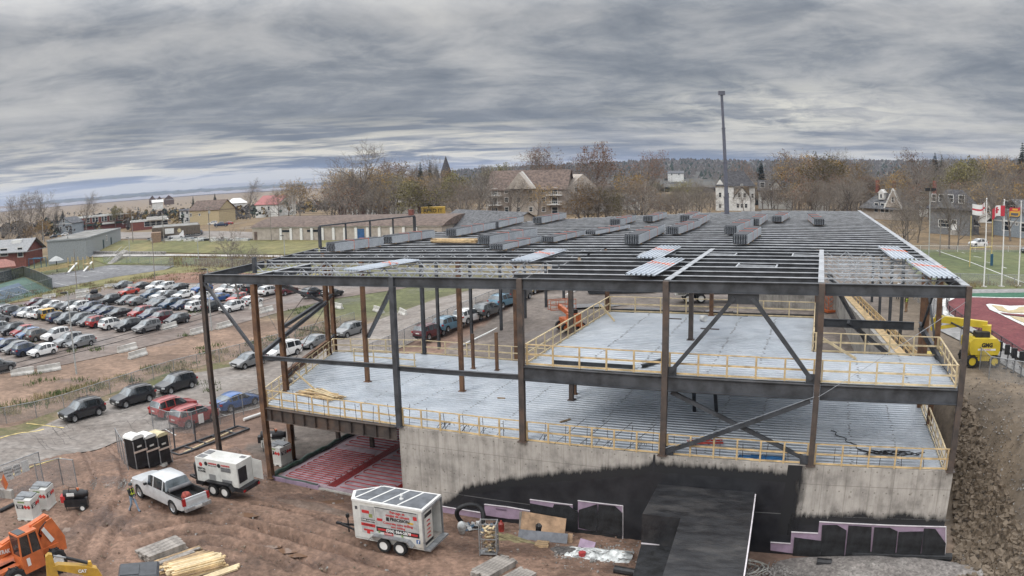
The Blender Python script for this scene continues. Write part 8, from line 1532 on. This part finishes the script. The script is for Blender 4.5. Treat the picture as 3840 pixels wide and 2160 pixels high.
# crane with its carrier behind the roof
b = G(2690, 1131); dC = math.hypot(b.x, b.y); o = thing('mobile_crane', 'white multi axle crane carrier with a tall grey telescopic boom raised upright', 'crane', b, heading((0, 0, 0), G(2800, 1125) - G(2540, 1128))); s0, s1 = D(2725, 780, dC), D(2706, 352, dC); ir = Matrix.Rotation(-o.rotation_euler.z, 3, 'Z')
q0, q1 = ir @ (s0 - b), ir @ (s1 - b); q0 = q1 + (q0 - q1) * 1.5
mb = MB(); segs = ((0, .40, .52), (.40, .60, .43), (.60, .80, .36), (.80, 1, .29))
for a, e, w_ in segs: mb.bar(q0.lerp(q1, a), q0.lerp(q1, e), w_, w_ * 1.15, up=(0, 1, 0)); mb.bar(q0.lerp(q1, e - .006), q0.lerp(q1, e), w_ * 1.25, w_ * 1.4, up=(0, 1, 0))
mb.box(q1 + Vector((0, 0, .1)), (.8, .6, .5)); mb.build('boom', mat('boom grey', (.105, .11, .14), .45, var=.1), o); mb = MB(); mb.box((0, 0, 1.35), (10.5, 2.5, .5)); mb.box((4.6, 0, 1.5), (1.6, 2.4, 1.3)); mb.build('carrier', M_BLKM, o); mb = MB(); mb.box((-4.6, 0, 1.9), (1.8, 2.5, 1.9)); mb.box((1.0, 0, 2.6), (3.4, 2.3, 1.6)); mb.build('cabin', M_WP, o)
mb = MB(); mb.box((-5.52, 0, 2.3), (.05, 2.1, .8)); mb.box((-4.7, -1.27, 2.3), (1.2, .05, .7)); mb.build('cab_glass', M_GLASS, o)
for x in (-3.9, -2.3, 2.2, 3.7):
    for y in (-1.1, 1.1): wheel(o, (x, y, .6), .6, .4, M_WHT)
# yellow boom lift
b = G(3672, 1368); rz = -.28; o = thing('boom_lift', 'bright yellow boom lift with rounded counterweight at the right of the frame', 'boom lift', b, rz); mb = MB(); mb.prism([(-1.15, 1.0), (1.15, 1.0), (1.28, 1.3), (1.28, 1.9), (1.0, 2.2), (-1.0, 2.2), (-1.28, 1.9), (-1.28, 1.3)], -2.6, (0, -1.1, 0), (1, 0, 0), (0, 0, 1)); mb.build('turntable', M_BYEL, o)
mb = MB(); mb.box((0, .2, .75), (1.5, 2.4, .45)); mb.build('chassis', M_BYEL, o); mb = MB(); mb.bar((.45, .2, 2.35), (.45, .2, 3.0), .7, .7); mb.bar((.5, .3, 3.0), (-3.6, 1.6, 3.2), .42, .5); mb.bar((-1, .7, 3.0), (-3.9, 1.6, 2.4), .25, .25); mb.bar((-3.8, 1.6, 3.2), (-3.2, 1.7, 1.5), .3, .3); mb.build('boom', M_BYEL, o)
mb = MB(); mb.box((-.1, -.2, 2.4), (1.2, .8, .4)); mb.tube((-.6, .2, 2.3), (-2.4, 1, 3.0), .07, 8); mb.build('engine_parts', M_BLKM, o); mb = MB()
for x in (-4.6, -2.9):
    for y in (1.2, 2.2): mb.bar((x, y, .5), (x, y, 1.6), .05, .05)
for z in (.5, 1.1, 1.6): mb.bar((-4.6, 1.2, z), (-2.9, 1.2, z), .05, .06); mb.bar((-4.6, 2.2, z), (-2.9, 2.2, z), .05, .06)
mb.box((-3.75, 1.7, .5), (1.8, 1, .06)); mb.build('basket', M_BYEL, o)
for x in (-.95, .95):
    for y in (-.85, 1.3): wheel(o, (x, y, .48), .48, .4, M_BYEL, 18, True).rotation_euler = (0, 0, PI / 2 if False else 0)
text(o, 'GMG', (.15, -1.12, 1.72), (PI / 2, 0, 0), .42, M_BLK, bold=.02); MB().box((.15, -1.105, 1.40), (1.5, .02, .14)).build('decal', M_WHT, o); text(o, 'BATTLEFIELD', (.15, -1.122, 1.40), (PI / 2, 0, 0), .12, M_REDL)
# orange lifts inside the frame
b = G(2140, 1238); o = thing('boom_lift', 'small orange lift with a basket on the gravel behind the upper deck', 'lift', b, .3, sc=1.1); mb = MB(); mb.box((0, 0, .9), (1.7, 2.2, .7)); mb.box((.1, -.6, 1.5), (1.3, .8, .6)); mb.bar((0, 0, 1.6), (-.4, 2.2, 2.2), .35, .4); mb.build('body', M_ORG, o); mb = MB()
for z in (1.8, 2.3, 2.8): mb.bar((-1.4, 2.0, z), (1.4, 2.0, z), .06, .06); mb.bar((-1.4, 2.8, z), (1.4, 2.8, z), .06, .06)
for x in (-1.4, -.5, .5, 1.4): mb.bar((x, 2, 1.8), (x, 2, 2.8), .05, .05); mb.bar((x, 2.8, 1.8), (x, 2.8, 2.8), .05, .05)
mb.build('basket', M_ORG, o); MB().box((.3, -.4, 1.95), (.45, .5, .5)).build('engine', M_BLKM, o)
for x in (-.85, .85):
    for y in (-.8, .9): wheel(o, (x, y, .45), .45, .35, M_ORG)
b = G(3105, 1174); o = thing('material_lift', 'small orange lattice lift mast before the concrete wall', 'lift', b, .2); mb = MB()
for x in (0, .8):
    for y in (0, .8): mb.bar((x, y, 0), (x, y, 2.6), .07, .07)
for i in range(5): mb.bar((0, 0, i * .55), (.8, 0, i * .55 + .5), .05, .05); mb.bar((.8, 0, i * .55), (0, 0, i * .55 + .5), .05, .05); mb.bar((0, 0, i * .55), (0, .8, i * .55 + .5), .05, .05)
mb.build('mast', M_ORG, o); MB().box((.4, .4, .2), (1.3, 1.3, .25)).build('base', M_ORG, o)
for px, py, w_, lab in ((2330, 1098, 9, 'dark steel beams stacked on the ground behind the upper deck'), (2960, 1098, 8, 'row of dark beams lying behind the upper deck right of the crane')): 
    q = G(px, py); o = thing('steel_stack', lab, 'steel beams', q, .02)
    for k in range(4): MB().ibeam((-w_ / 2, k * .5 - .8, .3), (w_ / 2, k * .5 - .8, .3 + .02 * k), .25, .45).build('beam', M_STEELD, o)
q = G(2880, 1090); tag(MB().lathe([(.02, 0), (1.4, .1), (1.0, .8), (.2, 1.2), (.02, 1.2)], (0, 0, 0), 9).build('tarp_heap', mat('dark tarp', (.05, .055, .06), .5, var=.4, scale=3, bump=.9, bscale=4), loc=q), 'dark tarp heap right of the crane carrier', 'tarp')
# concrete barriers
mb = MB(); mb.prism([(-.3, 0), (.3, 0), (.28, .18), (.12, .4), (.09, .8), (-.09, .8), (-.12, .4), (-.28, .18)], -3.0, (0, -1.5, 0), (1, 0, 0), (0, 0, 1)); BAR = mb.build('concrete_barrier', mat('pale barrier concrete', (.50, .49, .46), .8, var=.15, scale=1.2, dirt=(.33, .31, .28))); first = True
for i, (x, y, dx, dy, lab) in enumerate(((517, 1338, 60, -18, 'white concrete barrier beside the grey estate car'), (478, 1385 - 70, 50, -14, 'pale barrier behind the lamp pole of the front row'), (185, 1392, 60, -10, 'grey concrete barrier at the lower edge of the gravel lot near the lamp pole'), (85, 1405, 60, -8, 'grey concrete barrier furthest left on the lot edge'), (478, 1316, 50, -12, 'white concrete barrier alone below the lot'), (745, 1250, 55, -14, 'white concrete barrier left of the corner column'), (842, 1228, 50, -14, 'white concrete barrier just right of the corner column'), (636, 1232, 50, -14, 'white barrier before the black hatchback'), (960, 1155, 42, -10, 'white barrier by the white hatchback at the lot end'), (1000, 1170, 45, -12, 'white barrier behind the second column at the lot edge'),
    (185, 1118, 36, -5, 'white barrier on the far lot edge nearest the left'), (308, 1098, 36, -5, 'white barrier at the foot of the wooden pole'), (312, 1115, 34, -5, 'white barrier left of the brown suv with a roof box'), (417, 1078, 34, -4, 'white barrier beside the back row slate sedan'), (1265, 1155, 60, 14, 'grey barrier across the muddy drive, left one'), (1420, 1170, 46, 12, 'grey barrier across the muddy drive, middle one'), (1512, 1180, 46, 12, 'grey barrier across the muddy drive, right one'), (505, 1079, 32, -2, 'white barrier between two back row cars'), (730, 1085, 40, 2, 'long white barrier behind the blue suv'))):
    q = G(x, y); e = heading(G(x - dx / 2, y - dy / 2), G(x + dx / 2, y + dy / 2)); o = BAR if first else dup(BAR); first = False; o.location = q; o.rotation_euler = (0, 0, e - PI / 2); tag(o, lab, 'barrier', 'concrete barriers round the lot')
# roof box
q = [o for o in bpy.data.objects if 'brown suv tail forward' in o.get('label', '') and 'fifth row' in o['label']]
if q: p = q[0]; tag(MB().lathe([(.05, -.9), (.4, -.7), (.45, .4), (.1, .95)], (0, 0, 0), 10, 'X').build('roof_box', M_BLKM, loc=Vector(p.location) + Matrix.Rotation(p.rotation_euler.z, 3, 'Z') @ Vector((2.7, 0, 1.95)), rz=p.rotation_euler.z).__class__ and bpy.data.objects['roof_box'], 'black roof box on the brown suv of the fifth row', 'roof box')
# playground, court fence, school stairs
b = G(180, 1022); o = thing('playground', 'wooden play tower with white slides, tan ramp and blue swing frame', 'play structure', b, -.1, sc=1.15); mb = MB()
for x in (-6, -2): 
    for y in (0, 2): mb.tube((x, y, 0), (x, y, 3.2), .09, 6)
for y in (0, 2): mb.tube((-6, y, 3.2), (-2, y, 3.2), .09, 6)
for x in (-5, -4, -3): mb.tube((x, 0, 3.2), (x, 2, 3.2), .06, 6)
mb.build('swing_frame', mat('play blue', (.02, .09, .16), .5), o); mb = MB()
for x in (6.5, 8.3, 11, 12.6):
    for y in (0, 1.6): mb.box((x, y, 1.6), (.18, .18, 3.2))
mb.box((7.4, .8, 1.5), (2, 1.8, .15)); mb.box((11.8, .8, 1.6), (1.8, 1.8, .15)); mb.bar((-4.5, -1.5, .5), (6.5, .3, 1.5), .12, .9); mb.build('tower', mat('play tan', (.42, .33, .17), .6), o); mb = MB()
for x, y in ((8.8, -.6), (12.4, .6)): mb.bar((x + .3, y + .6, 2.0), (x - .6, y - 1.8, .2), .7, .12)
mb.build('slide', M_WHT, o); mb = MB(); mb.lathe([(1.9, 2.6), (1.0, 3.2), (.1, 3.6)], (2.4, .6, 0), 10); mb.build('umbrella_roof', M_POLEG, o); MB().tube((2.4, .6, 0), (2.4, .6, 3), .1, 6).build('post', M_BLKM, o)
b = G(222, 1030); tag(MB().box((0, 0, .45), (4.5, .4, .08)).box((-1.9, 0, .22), (.1, .4, .44)).box((1.9, 0, .22), (.1, .4, .44)).build('bench', M_WOODG, loc=b, rz=.25), 'long grey bench in front of the play tower', 'bench')
fence([(-60, 1078), (0, 1062), (90, 1036)], 2.6, 'dark screened fence along the far side of the tennis court', 4, LINKD); fence([(90, 1036), (150, 1060), (198, 1088)], 2.6, 'dark screened fence at the right end of the tennis court', 4, LINKD); fence([(-60, 1160), (60, 1128), (198, 1088)], 2.6, 'open wire fence along the near side of the tennis court', 4, mesh_mat('court wire', (.06, .09, .09), .3))
sheet('tennis_court', [(-60, 1082), (0, 1066), (90, 1040)], [(-60, 1158), (60, 1128), (194, 1090)], 20, 10, .07, MATS['court green']); sheet('tennis_court_blue', [(-60, 1092), (0, 1082), (70, 1062)], [(-60, 1138), (40, 1118), (110, 1096)], 20, 8, .12, MATS['court blue'])
for pts in ([(0, 1092), (85, 1112)], [(70, 1080), (125, 1100)], [(0, 1120), (110, 1096)]): line_px('court_line', pts, .12, WHITE_LINE, .16, 12)
a, b = G(412, 990), G(470, 962); o = thing('stairs', 'pale concrete stairs with rails climbing the slope behind the school court', 'stairs', a, heading(a, b)); L_ = (b - a).length; mb = MB()
for i in range(12): mb.box((L_ * (i + .5) / 12, 0, i * .22), (L_ / 12 + .2, 1.8, .24))
mb.build('steps', MATS['pale concrete'], o); mb = MB()
for y in (-.9, .9): mb.bar((0, y, 1.0), (L_, y, 3.6), .08, .08)
mb.build('handrail', M_POLEG, o)
a, b = G(323, 955), G(620, 955); mb = MB(); n = 40
for i in range(n):
    for k in range(2): mb.box(((b - a).length * (i + .5 * k) / n, 0, .3 + k * .5), ((b - a).length / n * .96, .8, .48))
tag(mb.build('stone_wall', M_ROCKG, loc=a, rz=heading(a, b)), 'low pale stone retaining wall along the footpath', 'wall')
random.seed(51); mb = MB()
for i in range(90): q = G(random.uniform(560, 930), random.uniform(896, 906)); mb.box(q + Vector((0, 0, .3)), (random.uniform(.5, 3), random.uniform(.3, 1), random.uniform(.2, .8)), rz=random.uniform(-.4, .4), mi=random.choice((0, 0, 1, 2)))
tag(mb.build('yard_stock', [M_WP, M_BLKM, M_GSID]), 'long line of pale and dark building stock at the top of the grass bank', 'stock', kind='stuff')
# goal post and blocking sleds
b = G(3636, 1002); o = thing('goal_post', 'yellow goal post with blue padding on the sports field', 'goal post', b, .25); mb = MB(); mb.tube((0, 0, 0), (0, 0, 3.0), .09, 8); mb.tube((5.6, 0, 0), (5.6, 0, 3.0), .09, 8); mb.tube((0, 0, 3.0), (5.6, 0, 3.0), .09, 8); mb.tube((0, 0, 3), (0, 0, 8), .07, 6); mb.tube((5.6, 0, 3), (5.6, 0, 8), .07, 6); mb.build('frame', mat('goal yellow', (.50, .40, .16), .5), o); MB().tube((5.6, -.1, 0), (5.6, -.1, 1.9), .25, 8).build('pad', mat('pad blue', (.02, .08, .14), .6), o)
for i in range(6):
    q = G(3718 + i * 27, 1345 + i * 14, .1); o = thing('blocking_sled', 'black padded football blocking sled in a row at the right edge', 'sled', q, -.5, 'row of blocking sleds'); mb = MB(); mb.box((0, .1, 1.15), (.42, .25, .75)); mb.build('pad', M_BLKM, o); mb = MB(); mb.path([(0, .3, .9), (.2, .7, .6), (.1, .3, .15), (-.2, -1.6, .06), (-.5, -2, .2)], .06, 6); mb.bar((.1, .2, .2), (.1, 1.4, .12), .08, .08); mb.build('frame', M_BLKM, o)
# turf emblem: cream letter shape outlined in white
o = None
def turf_shape(pts, m, dz, nm):
    P = [G(3200 + x * .345, 900 + y * .345) for x, y in pts]; mb = MB(); mb.add([(p.x, p.y, h(p.x, p.y) + dz) for p in P], [tuple(range(len(P)))]); e = mb.build(nm, m); tag(e, kind='structure')
    if e.data.polygons[0].normal.z < 0: e.data.flip_normals()
turf_shape([(1440, 720), (1480, 712), (1700, 735), (1855, 730), (2000, 735), (2000, 1000), (1855, 955), (1720, 890), (1560, 810), (1480, 775)], WHITE_LINE, .20, 'turf_emblem_outline'); turf_shape([(1500, 728), (1620, 745), (1680, 790), (1760, 780), (1800, 752), (1900, 742), (1990, 745), (1990, 830), (1855, 815), (1700, 815), (1580, 790)], mat('turf cream', (.42, .34, .20), .9, var=.1), .24, 'turf_emblem')
turf_shape([(1580, 815), (1720, 830), (1860, 838), (1990, 850), (1990, 868), (1860, 862), (1740, 848), (1660, 840)], MATS['end zone red'], .28, 'turf_emblem_gap'); turf_shape([(1700, 850), (1860, 868), (1990, 878), (1990, 960), (1855, 925), (1760, 885)], MATS['turf cream'], .24, 'turf_emblem')
# people
SKIN = mat('skin', (.42, .26, .19), .6, var=.05)
def person(loc, rz, label, pose, top_m, leg_m, hat_m, vest, sc=1.0):
    V = []; E_ = []; R = []; T = []
    def pt(p, r, par=None, t=0):
        V.append(p); R.append(r); T.append(t)
        if par is not None: E_.append((par, len(V) - 1))
        return len(V) - 1
    pel = pt((0, 0, .95), .15, None, 1); wa = pt((0, .01, 1.12), .135, pel); ch = pt((.02, 0, 1.34), .165, wa); nk = pt((.03, 0, 1.50), .06, ch, 2); hd = pt((.05, 0, 1.62), .085, nk, 2); tp = pt((.05, 0, 1.74), .085, hd, 2); pt((.145, 0, 1.635), .018, hd, 2)
    for s in (1, -1):
        k, an, toe = pose['leg' + ('L' if s > 0 else 'R')]; hp = pt((0, s * .10, .90), .105, pel, 1); kn = pt((k[0], s * .11, k[1]), .068, hp, 1); ak = pt((an[0], s * .12, an[1]), .05, kn, 1); pt((an[0] + toe, s * .13, max(.04, an[1] - .05)), .045, ak, 3); pt((an[0] - .05, s * .12, max(.035, an[1] - .055)), .045, ak, 3)
        e, hnd = pose['arm' + ('L' if s > 0 else 'R')]; sh = pt((.02, s * .20, 1.42), .07, ch); el = pt((e[0], s * e[1], e[2]), .05, sh); wr_ = pt((hnd[0], s * hnd[1], hnd[2]), .032, el); d = (Vector(V[wr_]) - Vector(V[el])).normalized(); pm = pt(tuple(Vector(V[wr_]) + d * .08), .034, wr_, 2)
        for q in range(4): f1 = pt(tuple(Vector(V[pm]) + d * .05 + Vector((.022 * (q - 1.5), 0, -.01))), .0095, pm, 2); pt(tuple(Vector(V[f1]) + d * (.035, .045, .04, .03)[q] + Vector((.0, -s * .012, -.012))), .008, f1, 2)
        pt(tuple(Vector(V[wr_]) + d * .05 + Vector((.05, 0, .0))), .011, wr_, 2)
    me = bpy.data.meshes.new('body'); me.from_pydata(V, E_, []); b = bpy.data.objects.new('body', me); COL.objects.link(b); b.modifiers.new('skin', 'SKIN'); sv = me.skin_vertices[0].data
    for i, r in enumerate(R): sv[i].radius = (r, r)
    sv[0].use_root = True; sub = b.modifiers.new('sub', 'SUBSURF'); sub.levels = sub.render_levels = 1
    dg = bpy.context.evaluated_depsgraph_get(); m2 = bpy.data.meshes.new_from_object(b.evaluated_get(dg)); bpy.data.objects.remove(b); m2.name = 'body'
    for m in (top_m, leg_m, SKIN, M_BLKM): m2.materials.append(m)
    VV = [Vector(v) for v in V]
    for p in m2.polygons: i = min(range(len(VV)), key=lambda k: (VV[k] - p.center).length - R[k]); p.material_index = T[i]; p.use_smooth = True
    o = thing('person', label, 'person', loc, rz, sc=sc); b = bpy.data.objects.new('body', m2); COL.objects.link(b); b.parent = o
    MB().lathe([(.13, 0), (.145, .005), (.12, .05), (.10, .10), (.05, .135), (.01, .14)], (.05, 0, 1.70), 14).build('hard_hat', hat_m, o, smooth=True); mb = MB()
    if vest:
        n = 16
        for r_, z0, z1, mi in ((.185, 1.10, 1.40, 0), (.192, 1.17, 1.22, 1)): mb.add([(.02 + r_ * .82 * math.cos(2 * PI * i / n), r_ * 1.12 * math.sin(2 * PI * i / n), z) for z in (z0, z1) for i in range(n)], [(i, (i + 1) % n, n + (i + 1) % n, n + i) for i in range(n)], mi)
        for s in (1, -1): mb.bar((.17, s * .09, 1.12), (.12, s * .1, 1.47), .05, .02, 1); mb.bar((-.14, s * .09, 1.12), (-.1, s * .1, 1.47), .05, .02, 1)
        mb.build('vest', vest, o)
    return o
WALK = dict(legL=((.16, .52), (.28, .09), .16), legR=((-.04, .50), (-.30, .13), .14), armL=((-.06, .26, 1.16), (.10, .24, .98)), armR=((.10, .27, 1.15), (.28, .20, 1.05))); STAND = dict(legL=((.03, .5), (0, .08), .17), legR=((.02, .5), (-.03, .08), .17), armL=((.02, .26, 1.14), (.18, .16, 1.1)), armR=((.02, .26, 1.14), (.2, .12, 1.12)))
YV = mat('hi vis yellow', (.50, .58, .05), .6, var=.05); q = G(505, 1921); q.z += .03; person(q, -.3, 'walking worker in black jacket, yellow stripes, dark helmet and blue jeans beside the pickup', WALK, mat('black jacket', (.015, .017, .018), .8, var=.2), mat('blue jeans', (.22, .29, .38), .8, var=.15), mat('dark helmet', (.03, .045, .05), .4), [mat('dark vest', (.02, .024, .024), .8), YV])
q = G(3398, 1170); q.z = max(q.z, h(q.x, q.y)); person(q, 2.0, 'worker in tan trousers and yellow vest standing among the right hand columns', STAND, MATS['black jacket'], mat('tan trousers', (.25, .145, .075), .8, var=.1), mat('white helmet', (.6, .6, .58), .4), [YV, MATS['dark vest']]); q = G(3366, 1122); person(q, 1.0, 'second worker in dark clothes half hidden by a grey column at right', STAND, MATS['black jacket'], MATS['dark vest'], MATS['white helmet'], None)
# scrub and weeds
random.seed(61); mb = MB()
def tuft(px, py, n, s, mi):
    c = G(px, py)
    for i in range(n): a = random.uniform(0, 6.28); r = random.random() * s * 1.6; p = c + Vector((r * math.cos(a), r * math.sin(a), 0)); p.z = h(p.x, p.y) + .03; w_ = .035 * random.uniform(.7, 2); t = p + Vector((random.uniform(-.2, .2), random.uniform(-.2, .2), random.uniform(.25, .9) * s * .8)); mb.add([p + Vector((w_, 0, 0)), p - Vector((w_, 0, 0)), t], [(0, 1, 2)], mi)
for i in range(120): t = random.random(); x = t * 1250; y = 1568 - .255 * x + random.uniform(-45, 0); tuft(x, y, 30, random.uniform(.5, 1.0), random.choice((0, 0, 1, 1)))
for i in range(46): tuft(random.choice((760, 1130, 300, 120)) + random.gauss(0, 45), random.choice((1290, 1170, 1440)) + random.gauss(0, 20), 40, .7, 0)
for i in range(160): x = random.uniform(0, 800); tuft(x, 1128 - .13 * x + random.uniform(-20, 16), 24, random.uniform(.6, 1.2), random.choice((1, 1, 2, 0)))
for i in range(110): tuft(random.uniform(640, 1060), random.uniform(968, 1002), 26, 1.6, random.choice((2, 2, 1)))
for i in range(26): tuft(random.uniform(3480, 3840), random.uniform(1062, 1080), 30, 1.0, 1)
tag(mb.build('weeds', [mat('weed green', (.085, .115, .035), .9, var=.3), mat('dry grass', (.26, .21, .11), .9, var=.2), mat('russet brush', (.17, .105, .065), .9, var=.25)]), kind='stuff')
# ------------------------------------------------------------------ pieces that stand apart become parts of their own
def split_far():
    cache = {}
    for o in list(bpy.data.objects):
        if o.type != 'MESH' or o.parent is None or o.get('kind') or len(o.data.vertices) > 5000 or o.name.split('.')[0] in ('crown', 'trunk', 'leaves', 'lettering', 'flag', 'sheets', 'body', 'floor_deck'): continue
        me = o.data
        if me.name not in cache:
            n = len(me.vertices); r = list(range(n))
            def fd(i):
                while r[i] != i: r[i] = r[r[i]]; i = r[i]
                return i
            for e in me.edges: r[fd(e.vertices[0])] = fd(e.vertices[1])
            isl = {}
            for i in range(n): isl.setdefault(fd(i), []).append(i)
            bx = []
            for q in isl.values():
                c = [me.vertices[i].co for i in q]; bx.append(([min(v[k] for v in c) for k in (0, 1, 2)], [max(v[k] for v in c) for k in (0, 1, 2)], q))
            if len(bx) < 2 or len(bx) > 300: cache[me.name] = None; continue
            g = list(range(len(bx)))
            def gd(i):
                while g[i] != i: i = g[i]
                return i
            for i in range(len(bx)):
                for j in range(i):
                    a, b = bx[i], bx[j]; gap = math.sqrt(sum(max(0, a[0][k] - b[1][k], b[0][k] - a[1][k]) ** 2 for k in (0, 1, 2)))
                    if gap <= max(.02, .5 * max(max(a[1][k] - a[0][k] for k in (0, 1, 2)), max(b[1][k] - b[0][k] for k in (0, 1, 2)))): g[gd(i)] = gd(j)
            grp = {}
            for i in range(len(bx)): grp.setdefault(gd(i), []).extend(bx[i][2])
            if len(grp) < 2 or len(grp) > 40: cache[me.name] = None; continue
            out = []
            for q in grp.values():
                ix = {v: k for k, v in enumerate(q)}; ps = [p for p in me.polygons if p.vertices[0] in ix]; m2 = bpy.data.meshes.new(me.name); m2.from_pydata([me.vertices[v].co for v in q], [], [[ix[v] for v in p.vertices] for p in ps])
                for m in me.materials: m2.materials.append(m)
                for p, s in zip(m2.polygons, ps): p.material_index = s.material_index; p.use_smooth = s.use_smooth
                out.append(m2)
            cache[me.name] = out
        if not cache[me.name]: continue
        for m2 in cache[me.name][1:]: c = o.copy(); COL.objects.link(c); c.data = m2
        o.data = cache[me.name][0]
split_far()
